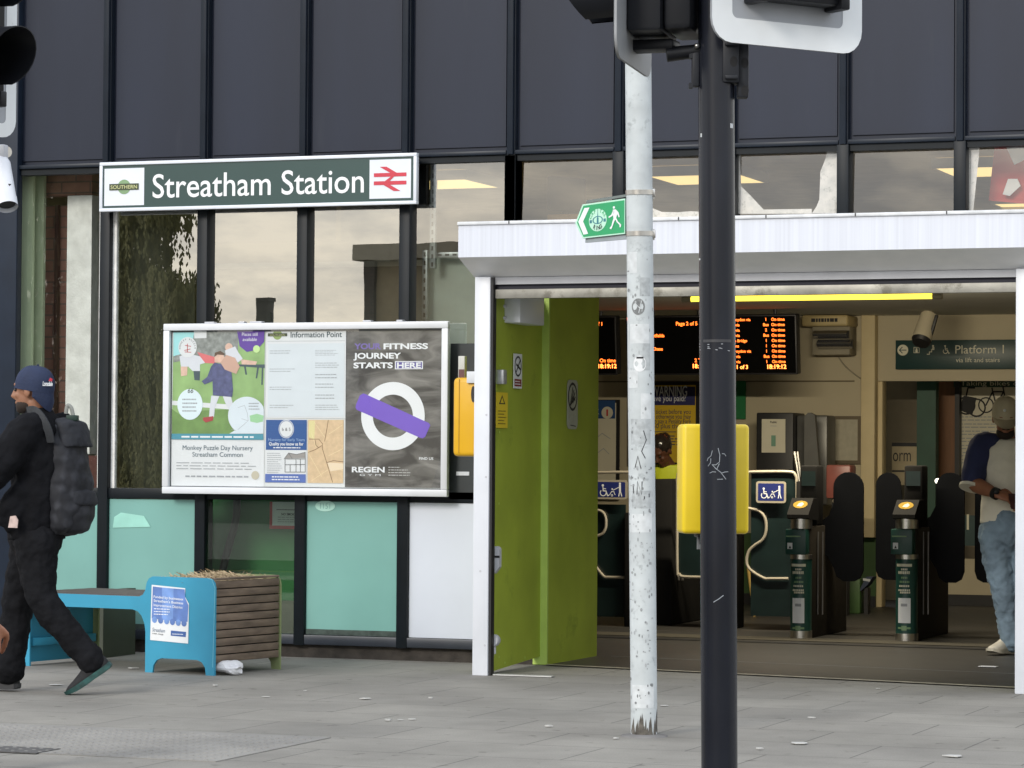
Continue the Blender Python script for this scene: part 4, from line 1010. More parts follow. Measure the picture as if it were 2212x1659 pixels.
c = at(*A3(420, 878), y=-.86); p = MB((.01, -.86, c.z - .03)); p.box((.012, -.88, c.z - .045), (c.x + .045, -.82, c.z + .042), mat('dull steel', (.42, .43, .43), .45, metal=.5, var=.25, scale=20), .006); tag(p.build('junction_box'), 'small grey metal box by the left shutter post, above the yellow sticker', 'junction box')
q0, q1 = at(*A5(360, 825), y=-.88), at(*A5(437, 628), y=-.88)
p = MB((.03, -.88, q0.z)); p.M = front(-.88); hgt = q1.z - q0.z
p.prism([(.020, q0.z + .0), (q1.x - .02, q0.z + .012), (q1.x, q0.z + .04), (q1.x, q1.z - .015), (q1.x - .012, q1.z), (.020, q1.z)], -.025, .015, grey_m)
p.prism([(q1.x - .045, q0.z + hgt*.58), (q1.x + .001, q0.z + hgt*.58), (q1.x + .001, q0.z + hgt*.66), (q1.x - .045, q0.z + hgt*.66)], .010, .016, black_m); tag(p.build('lock_plate'), 'pale grey shutter lock plate low beside the left white post', 'lock')
c = at(*A5(392, 1312), y=-.9); t = thing('key_switch', 'round grey key switch near the foot of the left white post', 'switch', (c.x, -.9, 0))
p = MB(t.location); p.lathe([(.034, 0), (.038, .01), (.036, .05), (.030, .06)], (c.x, -.93, c.z), grey_m, axis='Y'); p.tube([(c.x, -.9, c.z - .03), (c.x, -.9, c.z - .08)], .014, grey_m); p.build('switch_body', t)
p = MB(t.location); p.tube(smooth_path([(c.x, -.9, c.z - .08), (c.x - .012, -.9, c.z - .16), (c.x - .022, -.9, .01)]), .004, mat('cable', (.5, .55, .4), .5)); p.build('cable', t)
p = MB((.12, -.95, .004)); p.box((.05, -.99, .0035), (.42, -.93, .010), mat('threshold plate', (.5, .5, .48), .5, metal=.4)); tag(p.build('shutter_plate'), 'thin metal shutter plate on the paving at the foot of the left post', 'metal plate')
# ------------------------------------------------------------------ poles
class Pole:
    def __init__(s, top, bot, half, half_t=None):
        s.top, s.bot = top, bot; d = (bot - top)
        s.base = top + d*((0 - top.z)/d.z); s.ax = (top - s.base).normalized()
        s.depth = (s.base - CAM_LOC).dot(CAM_ROT @ Vector((0, 0, -1)))
        s.r = half*s.depth/PX
        vd = (CAM_LOC - s.base); vd.z = 0; s.n = vd.normalized(); s.t = Vector((-s.n.y, s.n.x, 0))
        if s.t.dot(R_DIR) < 0: s.t = -s.t
    def pt(s, z): return s.base + s.ax*(z/s.ax.z)
    def on(s, u, v, off=.001):
        """point on the near side of the pole under a photo point"""
        q = at_depth(u, v, s.depth - s.r); c = s.pt(q.z); x = max(-.98, min(.98, (q - c).dot(s.t)/s.r)); a = math.asin(x)
        return c + (s.t*sin(a) + s.n*cos(a))*(s.r + off)
    def patch(s, b, u0, v0, u1, v1, m, off=.001, n=8):
        k = len(b.v); secs = [[s.on(u0 + (u1-u0)*i/n, v, off) for i in range(n + 1)] for v in (v0, v1)]
        b.add(secs[0] + secs[1], [(i, i+1, n+2+i, n+1+i) for i in range(n)], m)
    def disc(s, b, u, v, ru, rv, m, off=.001, n=20):
        c = s.on(u, v, off); pts = [s.on(u + ru*cos(2*pi*i/n), v + rv*sin(2*pi*i/n), off) for i in range(n)]
        b.add([c] + pts, [(0, 1 + i, 1 + (i+1) % n) for i in range(n)], m)
    def line(s, b, pts, r, m, off=.0005):
        b.tube([s.on(u, v, off) for u, v in pts], r, m, 5)
# grey galvanised pole with the arrow sign
galv_m = mat('galvanised pole', (.52, .56, .57), .55, metal=.0, var=.12, scale=9, dirt=(.33, .36, .37), dirt_at=.57, dirt_scale=16, bump=.06)
gp_ = Pole(at_depth(1379, 180, 14.02), at_depth(1391.5, 1590, 14.06), 28.6)
t = thing('street_pole', 'scuffed pale grey pole with stickers, standing in front of the entrance', 'pole', tuple(gp_.base))
O = t.location
p = MB(O); p.tube([gp_.base, gp_.pt(.12), gp_.pt(2.2), gp_.pt(3.35)], [gp_.r*1.02, gp_.r, gp_.r, gp_.r*.985], galv_m, 40); p.build('pole_shaft', t)
rust_m = mat('pole base grime', (.11, .10, .085), .9, var=.5, scale=30)
p = MB(O); rr_ = random.Random(11)
for i in range(46):
    a = rr_.uniform(1364, 1419); h = rr_.uniform(4, 1.2*rr_.uniform(8, 60)); w_ = rr_.uniform(1.5, 5)
    b0 = len(p.v); q_ = [gp_.on(u_, v_, .0012 + i*.00002) for u_, v_ in ((a - w_, 1592), (a + w_, 1592), (a + w_*.8, 1592 - h*.4), (a + w_*.2, 1592 - h), (a - w_*.5, 1592 - h*.7))]; p.add(q_, [(0, 1, 2, 3, 4)], rust_m)
for i in range(170):
    u, v = rr_.uniform(1356, 1410), rr_.choice([rr_.uniform(560, 1240), rr_.uniform(1000, 1240), rr_.uniform(1230, 1560)])
    gp_.disc(p, u, v, rr_.uniform(.5, 2.4), rr_.uniform(.8, 4.5), mat('pole scuff', (.25, .265, .27), .8, var=.4) if i % 3 else mat('pole scuff light', (.38, .40, .41), .7), .0008 + i*.000004, 9)
tag(p.build('grime', t), kind='stuff')
stick_g = mat('sticker residue', (.42, .45, .46), .7, var=.2, scale=40); stick_w = mat('pale sticker', (.60, .63, .64), .6, var=.12, scale=30)
p = MB(O)
for u0, v0, u1, v1, m_ in ((1382, 600, 1404, 640, stick_g), (1356, 545, 1376, 590, stick_w), (1357, 700, 1402, 742, stick_w), (1388, 742, 1404, 800, stick_g), (1358, 800, 1378, 838, stick_w), (1384, 850, 1406, 905, stick_w), (1358, 905, 1405, 960, stick_g), (1360, 1060, 1410, 1098, stick_g), (1362, 1110, 1408, 1150, stick_w), (1366, 1480, 1412, 1530, stick_w)): p = MB(O); gp_.patch(p, u0, v0, u1, v1, m_, .0007); p.build('sticker_residue', t)
p = MB(O); gp_.disc(p, 1379, 663, 14, 18, mat('grey scraped sticker', (.2, .21, .21), .8, var=.3, scale=60), .0012); gp_.line(p, [(1372, 656), (1384, 668)], .002, stick_w, .0014); gp_.line(p, [(1386, 650), (1380, 676)], .002, stick_w, .0014); p.build('scraped_sticker', t)
p = MB(O); gp_.disc(p, 1382, 786, 13.5, 17.5, paper_m, .0012); gp_.patch(p, 1375, 771, 1390, 775, ink_m, .0016, 4); p.build('round_sticker', t)
p = MB(O)
for q in ([(1368, 1050), (1369, 1066)], [(1376, 1068), (1377, 1040), (1386, 1068), (1387, 1040)], [(1392, 1072), (1392, 1078)], [(1402, 1066), (1402, 1074)], [(1372, 1010), (1378, 985), (1384, 1010)], [(1390, 930), (1396, 950), (1386, 975), (1394, 990)]): gp_.line(p, q, .0022, ink_m)
p.build('marker_scrawl', t)
p = MB(O); p.lathe([(gp_.r + .05, 0), (gp_.r + .045, .006), (gp_.r + .004, .012)], gp_.base, mat('pole footing', (.16, .155, .15), .9, var=.3)); p.build('footing', t)
# arrow sign
TH = RAD(60)
sr = R_DIR*cos(TH) - F_DIR*sin(TH)
arrow_green = mat('footpath sign green', C(28, 158, 98, 1.0), .35, var=.05); mint = mat('footpath sign mint', C(186, 232, 208, 1.0), .35, var=.04); arrow_teal = mat('footpath emblem ink', (.04, .20, .24), .5)
k_ = gp_.depth/PX/(6.506*1.1573)
Z6 = zoomed(1380, 440, 6.506)
anchor = at_depth(*Z6(1195, 652), gp_.depth - gp_.r*.5)
sw = sr.cross(Vector((0, 0, 1)))
def S(px, py): return ((px - 1195)*k_/cos(TH), -(py - (652 + (1195 - px)*.088))*k_*(1 + (1195 - px)/785*.045))
t = thing('walk_sign', 'green arrow shaped walking route sign banded to the grey pole', 'sign', tuple(anchor))
O = t.location
p = MB(O); p.M = frame(anchor, sr, (0, 0, 1), sw)
outline = [S(1190, 365), S(525, 440), S(410, 735), S(530, 985), S(1190, 940)]
p.prism(outline, -.010, 0, mat('sign edge', (.12, .2, .17), .5)); p.poly(outline, mint, .0006)
p.poly([S(1180, 392), S(540, 462), S(440, 728), S(545, 962), S(1180, 920)], arrow_green, .0012)
p.build('plate', t)
p = MB(O); p.M = frame(anchor, sr, (0, 0, 1), sw)
p.poly([S(640, 492), S(560, 497), S(462, 715), S(548, 925), S(622, 912), S(540, 712)], letter_m, .002)
cx, cz = S(772, 698); ra = 140*k_/cos(TH); rb = 186*k_
p.disc(cx, cz, ra, mint, .002, 32, ry=rb); p.ring(cx, cz, ra*.46, ra*.58, arrow_teal, .0026, k=.62*rb/ra); p.poly([(cx - ra*.06, cz + rb*.2), (cx + ra*.06, cz + rb*.2), (cx, cz + rb*.98)], arrow_teal, .0028)
p.rect(cx - ra*.1, cz - rb*.3, cx + ra*.1, cz + rb*.2, arrow_teal, .0027)
for i, ch in enumerate('CAPITAL'): an = pi*.86 - i*pi*.72/6; p.text(ch, cx + ra*.78*cos(an), cz + rb*.74*sin(an) - .004, .026, arrow_green, .0026, 'C', rot=an - pi/2, bold=.02)
for i, ch in enumerate('RING'): an = pi*1.32 + i*pi*.36/3; p.text(ch, cx + ra*.78*cos(an), cz + rb*.82*sin(an) - .004, .03, ink_m, .0026, 'C', rot=an + pi/2, bold=.03)
for sgn in (-1, 1): p.rect(cx + sgn*ra*.78 - ra*.13, cz - rb*.22, cx + sgn*ra*.78 + ra*.13, cz + rb*.06, arrow_teal, .0026)
p.build('emblem', t)
p = MB(O); p.M = frame(anchor, sr, (0, 0, 1), sw)
hx, hz = S(1024, 505); p.disc(hx, hz, 17*k_/cos(TH), letter_m, .0026, 16, ry=22*k_)
for q in (((1008, 540), (1050, 535), (1085, 570), (1060, 690), (1020, 690), (1012, 620)), ((1015, 545), (1035, 580), (1005, 640), (952, 672), (940, 655), (985, 620)), ((1070, 555), (1098, 590), (1115, 660), (1100, 672), (1075, 610)), ((1022, 680), (1055, 690), (1030, 740), (1000, 830), (985, 858), (960, 838), (990, 800), (1005, 730)), ((1040, 680), (1065, 680), (1090, 735), (1140, 790), (1132, 828), (1115, 830), (1112, 790), (1070, 745))): p.poly([S(*c_) for c_ in q], letter_m, .0026 + .0001*len(q))
p.build('walker_pictogram', t)
p = MB(O); p.M = frame(anchor, sr, (0, 0, 1), sw)
a_, b_ = S(550, 372), S(1200, 300)
p.prism([S(550, 372), S(1200, 290), S(1200, 330), S(550, 420)], -.02, -.012, mat('sign channel', (.17, .2, .19), .5)); p.build('mounting_channel', t); p = MB(O); p.M = frame(anchor, sr, (0, 0, 1), sw); p.prism([S(545, 975), S(1205, 930), S(1205, 1025), S(540, 1052)], -.022, -.0105, mat('sign channel lower', (.30, .34, .36), .5)); p.build('mounting_channel', t)
for py in (278, 945):
    q = Z6(1415, py); zc = at_depth(*q, gp_.depth).z
    p = MB(O); p.tube([gp_.pt(zc - .011), gp_.pt(zc + .011)], gp_.r + .0035, steel_m, 32)
    e_ = gp_.pt(zc) + gp_.t*(gp_.r + .004); p.M = frame(e_, gp_.t, (0, 0, 1), gp_.n); p.box((-.012, -.02, -.012), (.008, .016, .012), steel_m, .003); p.tube([(0, -.03, 0), (0, .02, 0)], .004, steel_m, 8); p.build('band_clamp', t)
# ------------------------------------------------------------------ traffic signal on the black pole
sigblack = mat('signal black', (.010, .011, .014), .45, var=.25, scale=5, spec=.3); sigpole = mat('black painted pole', (.014, .016, .023), .26, var=.4, scale=5, stretch=(1, 1, .3), spec=.34)
board_white = mat('reflective white border', (.80, .83, .84), .45, var=.06, scale=6, dirt=(.46, .44, .40), dirt_at=.64, dirt_scale=10); board_grey = mat('backing board grey', (.36, .38, .41), .55, var=.08)
lens_off = mat('unlit green lens', (.006, .010, .012), .15, var=.1)
bp_ = Pole(at_depth(1547.5, 200, 9.5), at_depth(1554, 1659, 9.5), 39.2)
def make_hood(b, c, n, r, lt, lb, m, seg=22):
    """open cowl round a lens at c pointing along n: long above, cut away below"""
    up = Vector((0, 0, 1)); s = n.cross(up).normalized()
    o1, o2, i1, i2 = [], [], [], []
    for i in range(seg + 1):
        a = -pi*.36 + pi*1.72*i/seg
        L = lb + (lt - lb)*(.5 + .5*sin(a))**.8
        for rr, A, B in ((r, o1, o2), (r - .004, i1, i2)):
            d = s*cos(a)*rr + up*sin(a)*rr; A.append(c + d); B.append(c + d*1.03 + n*L - up*.012*L/lt)
    N = seg + 1; fs = []
    for i in range(seg):
        fs += [(i, i+1, N+i+1, N+i), (2*N+i+1, 2*N+i, 3*N+i, 3*N+i+1), (N+i, N+i+1, 3*N+i+1, 3*N+i)]
    b.add(o1 + o2 + i1 + i2, fs, m)
def signal_unit(parent, c_bot, ang, wd, hgt, head_w, lens_z, hood, back=False, rad=.07, head_d=.20, border=.07, O=None, lens_x=0.0):
    """backing board whose bottom centre is c_bot; its plane runs along ang; the lamps face -w when back is set"""
    u_ = Vector((cos(ang), sin(ang), 0)); w_ = u_.cross(Vector((0, 0, 1))); f_ = -1 if back else 1
    M_ = frame(c_bot, u_, (0, 0, 1), w_)
    p = MB(O); p.M = M_; out = rrect(-wd/2, 0, wd/2, hgt, rad); inn = rrect(-wd/2 + border, border, wd/2 - border, hgt - border, .02)
    p.prism(out, -.004, .004, board_grey if not back else mat('backing board rear', (.30, .31, .32), .5, var=.1)); 
    n_ = len(out); wv = .0055*f_
    vs = [(q[0], q[1], wv) for q in out] + [(q[0], q[1], wv) for q in inn]; p.add(vs, [((i, (i+1) % n_, n_+(i+1) % n_, n_+i) if f_ > 0 else (n_+i, n_+(i+1) % n_, (i+1) % n_, i)) for i in range(n_)], board_white)
    p.build('backing_board', parent)
    p = MB(O); p.M = M_
    hb = lens_z[0] - .165
    if back:
        p.box((-head_w/2, hb, .005), (head_w/2, hgt - .1, .005 + head_d*.55), sigblack, .012); p.box((-head_w/2 + .03, hb + .006, .005 + head_d*.55 - .002), (head_w/2 - .0, hgt - .1, .005 + head_d), sigblack, .02)
    else:
        p.box((lens_x - head_w/2, hb, .006), (lens_x + head_w/2, hgt - .1, .006 + .075), sigblack, .010)
        for sx in (-1, 1): p.box((lens_x + sx*(head_w/2 - .02) - .018, hb - .012, .006), (lens_x + sx*(head_w/2 - .02) + .018, hb + .05, .098), sigblack, .006)
        for dz in (.02, .07): p.box((lens_x - head_w/2 + .04, hb + dz, .08), (lens_x + head_w/2 - .04, hb + dz + .006, .086), sigblack)
    ho = p.build('signal_head', parent)
    for lz in lens_z:
        p = MB(O); c = Vector(c_bot) + u_*lens_x + Vector((0, 0, lz)) + w_*f_*(.086 if not back else .012)
        s_ = w_*f_
        p.M = frame(c, u_*f_, (0, 0, 1), s_); p.lathe([(.106, 0), (.105, .006), (.07, .012), (.0015, .016)], (0, 0, 0), lens_off, 28); p.ring(0, 0, .104, .122, sigblack, .004)
        lo = p.build('lens', ho)
        p = MB(O); make_hood(p, c, s_, .112, hood[0], hood[1], sigblack); p.build('hood', ho)
t = thing('traffic_signal', 'black traffic signal pole with two signal heads, in front of the entrance', 'traffic signal', tuple(bp_.base))
O = t.location
p = MB(O); p.tube([bp_.base, bp_.pt(1.5), bp_.pt(3.9)], bp_.r, sigpole, 40); p.ball(bp_.pt(3.9), bp_.r, sigpole); p.build('pole_shaft', t)
p = MB(O)
for q in ([(1510, 742), (1530, 744), (1560, 743), (1588, 741)], [(1510, 748), (1530, 749), (1556, 752), (1576, 758)], [(1512, 755), (1530, 752), (1550, 756)]): bp_.line(p, q, .0012, mat('clear tape', (.45, .47, .5), .3))
bp_.patch(p, 1512, 733, 1586, 739, mat('tape residue', (.05, .05, .055), .3), .0008); p.build('tape_band', t)
scr_m = mat('scratched paint', (.34, .37, .40), .6)
p = MB(O); Zs = zoomed(1640, 1020, 4.608)
for q in ([(650, 490), (635, 550), (600, 580), (590, 610)], [(600, 670), (630, 630), (632, 580)], [(645, 650), (690, 700), (745, 740), (805, 822)], [(715, 462), (735, 540), (732, 620), (690, 655), (655, 655)], [(760, 525), (790, 530), (805, 555)], [(620, 750), (650, 735), (690, 738)], [(750, 752), (790, 738), (830, 735)], [(705, 822), (770, 820)], [(700, 705), (730, 640)]): bp_.line(p, [Zs(*c_) for c_ in q], .0011, scr_m)
Zb = zoomed(1100, 1150, 2.91); bp_.line(p, [Zb(1990, 1035), Zb(2030, 1010), Zb(2062, 985)], .0012, scr_m)
for u, v, a_, b_ in ((1580, 270, 3, 5), (1515, 290, 1.5, 4), (1511, 558, 2, 2)): bp_.patch(p, u - a_, v - b_, u + a_, v + b_, stick_w, .0008, 3)
tag(p.build('scratch_mark', t), kind='stuff')
cb = at_depth(1700, 104, 9.47)
signal_unit(t, cb, ALPHA + RAD(32), .59, 1.35, .355, (.30, .62, .94), (.19, .05), O=O, border=.078, rad=.075)
cb2 = at_depth(1368, 146, 9.55)
signal_unit(t, cb2, ALPHA + RAD(77), .60, 1.35, .30, (.26, .58, .90), (.27, .12), back=True, O=O, head_d=.20)
# brackets joining heads to the pole
brk = mat('signal bracket', (.018, .020, .025), .5, var=.2, spec=.3)
p = MB(O); a0 = at_depth(1440, 118, 9.5); a1 = bp_.pt(at_depth(1500, 105, 9.5).z); p.tube([a0, a1], [.024, .02], sigblack, 12); p.box(tuple(cb2 + Vector((-.02, -.03, .05))), tuple(cb2 + Vector((.14, .06, .085))), sigblack, .01); p.build('arm', t)
c = bp_.pt(at_depth(1590, 140, 9.5).z)
p = MB(O); Q = frame(bp_.pt(2.58), R_DIR, (0, 0, 1), -F_DIR); p.M = Q
def loc(u, v): q = at_depth(u, v, 9.5); return (q - bp_.pt(2.58)).dot(R_DIR), q.z - bp_.pt(2.58).z
a_, b_ = loc(1558, 183), loc(1594, 92); p.box((a_[0], a_[1], -.03), (b_[0], b_[1] + .02, .058), brk, .006)
a_, b_ = loc(1592, 213), loc(1616, 100); p.box((a_[0], a_[1], -.02), (b_[0], b_[1] + .04, .035), brk, .004)
for u, v, w_ in ((1582, 138, .0585), (1607, 139, .0355), (1607, 199, .0355)): x_, z_ = loc(u, v); p.disc(x_, z_, .012, dark_m, w_, 20, ry=.017)
for u, v in ((1570, 100), (1570, 172)): x_, z_ = loc(u, v); p.box((x_ - .01, z_ - .006, .055), (x_ + .03, z_ + .006, .07), brk, .002)
p.build('bracket', t)
p = MB(O); p.M = Q; a_, b_ = loc(1494, 188), loc(1510, 103); p.box((a_[0], a_[1], -.02), (b_[0], b_[1], .02), brk, .004)
for v in (122, 186): x_, z_ = loc(1492, v); p.box((x_ - .006, z_ - .008, -.01), (x_ + .006, z_ + .008, .02), brk)
x_, z_ = loc(1504, 102); p.ball((x_, z_, .03), .009, steel_m); p.build('strap', t)
# push button box on the far side of the pole
q0, q1 = at_depth(1467, 1152, 9.66), at_depth(1614, 917, 9.66)
cen = (q0 + q1)/2
t = thing('push_button_box', 'yellow pedestrian push button box fixed behind the black traffic signal pole', 'push button', tuple(cen))
O = t.location; an = ALPHA + RAD(6)
u_ = Vector((cos(an), sin(an), 0)); Q = frame(cen, u_, (0, 0, 1), u_.cross(Vector((0, 0, 1))))
hw, hh = (q1 - q0).dot(R_DIR)/2, (q1.z - q0.z)/2
box_yel = mat('push button yellow', (.80, .585, .016), .42, var=.07, scale=6, coat=.15, dirt=(.60, .38, .02), dirt_at=.68, dirt_scale=9)
p = MB(O); p.M = Q; p.box((-hw, -hh, -.07), (hw, hh, .055), box_yel, .014, 4); p.build('housing', t)
p = MB(O); p.M = Q; p.box((-hw*.5, -hh - .012, -.05), (hw*.5, -hh + .002, .03), black_m, .004)
p.box((-hw*.48, -hh - .05, .0), (-hw*.06, -hh - .012, .012), mat('steel clip', (.3, .31, .32), .4, metal=.6)); p.box((-hw*.42, -hh - .034, .013), (-hw*.12, -hh - .014, .016), black_m); p.build('underside_clip', t)
p = MB(O); p.M = Q; p.box((-.03, -.10, .0555), (.03, .10, .075), brk); p.build('mounting_plate', t)
# ------------------------------------------------------------------ second traffic signal at the left edge, with its detector
dl = 12.0
base = at_depth(-48, 988, dl + .25); base.z = 0
t = thing('traffic_signal', 'traffic signal cropped by the left edge, black hoods on a white bordered board', 'traffic signal', tuple(base))
O = t.location
p = MB(O); p.tube([base, base + Vector((0, 0, 4.0))], .057, sigpole, 24); p.build('pole_shaft', t)
ang = ALPHA + RAD(52)
u_ = Vector((cos(ang), sin(ang), 0)); cr_ = at_depth(32, 300, dl)
signal_unit(t, cr_ - u_*.30, ang, .60, 1.35, .34, (.285, .59, .89), (.27, .16), O=O, border=.055)
t = thing('detector_camera', 'white tubular traffic detector hanging under the left edge signal', 'traffic detector', tuple(at_depth(8, 395, dl)))
O = t.location
a0, a1 = at_depth(2, 345, dl), at_depth(15, 438, dl - .1)
p = MB(O); dirn = (a1 - a0).normalized(); p.tube([a0 - dirn*.03, a0, a0 + dirn*.02, a1, a1 + dirn*.002], [.012, .028, .036, .040, .033], white_m, 24); p.build('housing', t)
p = MB(O); p.tube([a1 + dirn*.0, a1 + dirn*.004], .035, black_m, 24); p.tube([a1 - dirn*.02, a1 + dirn*.02], .0415, white_m, 24, cap=False); c = at_depth(19, 404, dl - .09); p.box(tuple(c - Vector((.008, .008, .012))), tuple(c + Vector((.008, .008, .012))), black_m); p.build('lens_hood', t)
b0 = at_depth(0, 328, dl); p = MB(O); p.tube([at_depth(-30, 330, dl + .1), b0 + R_DIR*.03], .022, steel_m, 14); p.box(tuple(b0 - Vector((.02, .02, .028))), tuple(b0 + Vector((.03, .02, .028))), grey_m, .008); p.tube([b0, a0], .012, grey_m, 10); p.build('bracket', t)
# ------------------------------------------------------------------ inside the hall: lamp, boards, signs
ZR, ZR2, ZL, ZL2 = zoomed(1800, 700, 2.91), zoomed(1800, 1150, 2.91), zoomed(1100, 640, 2.91), zoomed(1100, 1150, 2.91)
tube_m = mat('fluorescent tube', (1.0, .80, .07), .4, var=0, emit=1.6)
cream_plastic = mat('cream plastic', (.58, .52, .38), .5, var=.05)
yl = 3.5
a0, a1 = at(1478, 649, y=yl), at(2034, 637, y=yl)
zc_ = (a0.z + a1.z)/2
t = thing('tube_lamp', 'long yellow glowing fluorescent tube lamp under the hall ceiling', 'ceiling lamp', ((a0.x + a1.x)/2, yl, zc_))
O = t.location
p = MB(O); p.tube([(a0.x + .04, yl, zc_), (a1.x - .05, yl, zc_)], .019, tube_m, 14); p.build('tube', t)
p = MB(O)
p.box((a0.x + .0, yl - .03, zc_ + .022), (a1.x + .02, yl + .03, ZC - .02), cream_plastic, .006)
for xx, r_ in ((a0.x + .02, 1), (a1.x - .03, 1)): p.tube([(xx - .035, yl, zc_), (xx + .035, yl, zc_)], .024, cream_plastic, 12)
for xx in (a0.x + .4, a1.x - .4): p.tube([(xx, yl, ZC - .03), (xx, yl, ZC + .005)], .012, grey_m)
p.build('batten', t)
ld = bpy.data.lights.new('tube_light', 'AREA'); ld.shape = 'RECTANGLE'; ld.size, ld.size_y, ld.energy, ld.color = 1.7, .06, 78, (1, .88, .66)
lo = bpy.data.objects.new('tube_light', ld); COL.objects.link(lo); lo.parent = t; lo.location = (0, 0, -.03); lo.rotation_euler = (RAD(28), 0, 0)
led_m = mat('amber led text', (1.0, .16, .02), .5, var=0, emit=2.6)
led2_m = mat('amber led text bright', (1.0, .22, .04), .5, var=0, emit=4.0)
screen_m = mat('departure screen', (.004, .004, .004), .12, var=.1)
def dep_board(z, x0, x1, yt, yb_, y, label, rows):
    q0, q1 = at(*z(x0, yb_), y=y), at(*z(x1, yt), y=y)
    t = thing('departure_board', label, 'departure board', ((q0.x + q1.x)/2, y, q0.z), 'departure boards over the ticket gates')
    w_, h_ = q1.x - q0.x, q1.z - q0.z
    M_ = Matrix.Translation(((q0.x + q1.x)/2, y, q0.z)) @ Matrix.Rotation(RAD(6), 4, 'X')
    p = MB(t.location); p.M = M_; p.box((-w_/2, 0, 0), (w_/2, .12, h_), black_m, .008); p.build('case', t)
    p = MB(t.location); p.M = M_; p.box((-w_/2 + .012, -.004, .015), (w_/2 - .012, .004, h_ - .012), screen_m); p.build('screen', t)
    p = MB(t.location); p.M = M_ @ frame((-w_/2, -.006, 0), (1, 0, 0), (0, 0, 1), (0, -1, 0))
    for u, v, s_, txt, al, m_ in rows: p.text(txt, u*w_, v*h_, s_*h_, m_, 0, al, bold=.02)
    p.build('led_text', t)
    for dx in (-.25, .25): p = MB(t.location); p.tube([(q0.x + w_/2 + dx*w_, y + .07, q0.z + h_*.9), (q0.x + w_/2 + dx*w_, y + .07, ZC + .004)], .015, black_m, 8); p.build('hanger', t)
L1, L2 = led_m, led2_m
yd = 6.9
R1 = [(.70, .84, .085, '1 of 1', 'L', L1), (.78, .22, .085, 'On time', 'L', L1), (.76, .12, .10, '18:19:12', 'L', L2)]
dep_board(ZL, 735, 1292, 436, 868, yd, 'departure board half hidden by the lime green wall', R1)
R2 = [(.02, .93, .07, 'East Croydon', 'L', L1), (.55, .84, .085, 'Page 2 of 5', 'L', L1)] + [(.05 + .03*(i % 2), .72 - i*.075, .075, s_, 'L', L1) for i, s_ in enumerate(('Streatham', 'Mitcham Eastfields', 'Norbury', 'Tooting', 'Wimbledon Chase'))] + [(.06, .12, .085, 'Calling at', 'L', L2), (.74, .22, .085, '2 Thames', 'L', L1), (.72, .12, .1, '18:19:12', 'L', L2)]
dep_board(ZL, 1360, 2035, 432, 868, yd, 'middle departure board between the grey pole and the black pole', R2)
rows = ('East Croydon via', 'Sutton via', 'Sutton via', 'Sutton via', 'London Bridge', 'St Albans', 'East Croydon via', 'Sutton via', 'Sutton via')
plat = ('1', 'Bus', '2', 'Bus', '1', '1', '1', 'Bus', '1')
R3 = []
for i, s_ in enumerate(rows):
    v = .90 - i*.088
    R3 += [(.27, v, .066, s_, 'L', L1), (.695, v, .068, plat[i], 'C', L1), (.75, v, .068, 'On time', 'L', L1)]
R3 += [(.27, .10, .09, 'Page 1 of 3', 'L', L2), (.70, .10, .10, '18:19:12', 'L', L2)]
dep_board(ZR, -150, 565, 250, 690, yd, 'right departure board packed with amber rows, beside the black pole', R3)
# platform sign
yw = 8.17
psg = mat('platform sign green', (.012, .045, .045), .4, var=.08)
cream_l = mat('cream lettering', (.66, .64, .50), .5, var=.03)
q0, q1 = at(*ZR(1280, 650), y=yw), at(*ZR(2330, 432), y=yw)
t = thing('platform_sign', 'dark green Platform 1 sign over the doorway at the back of the hall', 'sign', ((q0.x+q1.x)/2, yw, q0.z))
O = t.location
p = MB(O); p.box((q0.x, yw - .02, q0.z), (q1.x, yw + .029, q1.z), psg, .003); p.build('panel', t)
def bw(px, py): q = at(*ZR(px, py), y=yw - .021); return q.x, q.z
p = MB(O); p.M = front(yw - .0225)
X_, Y_ = bw(1330, 510); p.disc(X_, Y_, .048, cream_l); p.stroke([(X_ + .03, Y_), (X_ - .03, Y_)], .008, psg, .001); p.stroke([(X_ - .005, Y_ + .025), (X_ - .03, Y_), (X_ - .005, Y_ - .025)], .008, psg, .0012)
X_, Y_ = bw(1430, 510); p.ring(X_, Y_, .03, .036, cream_l, 0, 4, pi/4, pi/4 + 2*pi); p.disc(X_, Y_ + .008, .008, cream_l); p.rect(X_ - .01, Y_ - .02, X_ + .01, Y_, cream_l)
X_, Y_ = bw(1540, 515); p.stroke([(X_ - .04, Y_ - .03), (X_ - .02, Y_ - .03), (X_ - .02, Y_ - .01), (X_, Y_ - .01), (X_, Y_ + .01), (X_ + .02, Y_ + .01), (X_ + .02, Y_ + .03)], .007, cream_l)
p.disc(X_ + .012, Y_ + .042, .009, cream_l, .0004); p.stroke([(X_ + .012, Y_ + .03), (X_ + .008, Y_ + .012)], .01, cream_l, .0005)
def wheelchair(p, x, y, s, m, w=0.0):
    p.ring(x, y - .012*s, .019*s, .026*s, m, w, 24, pi*.75, pi*2.05); p.disc(x - .003*s, y + .042*s, .009*s, m, w); p.stroke([(x - .002*s, y + .03*s), (x + .0*s, y + .002*s), (x + .022*s, y + .0*s), (x + .034*s, y - .034*s), (x + .044*s, y - .03*s)], .008*s, m, w + .0003); p.stroke([(x, y + .018*s), (x + .02*s, y + .016*s)], .006*s, m, w + .0008)
X_, Y_ = bw(1640, 510); wheelchair(p, X_, Y_, .85, cream_l); p.build('pictogram', t); p = MB(O); p.M = front(yw - .0225)
q2, q3 = bw(1712, 535), bw(2065, 535); p.text('Platform 1', q2[0], q2[1], .105, cream_l, 0, 'L', width=q3[0]-q2[0]); q2, q3 = bw(1716, 598), bw(2035, 598); p.text('via lift and stairs', q2[0], q2[1], .056, cream_l, 0, 'L', width=q3[0]-q2[0])
p.build('lettering', t)
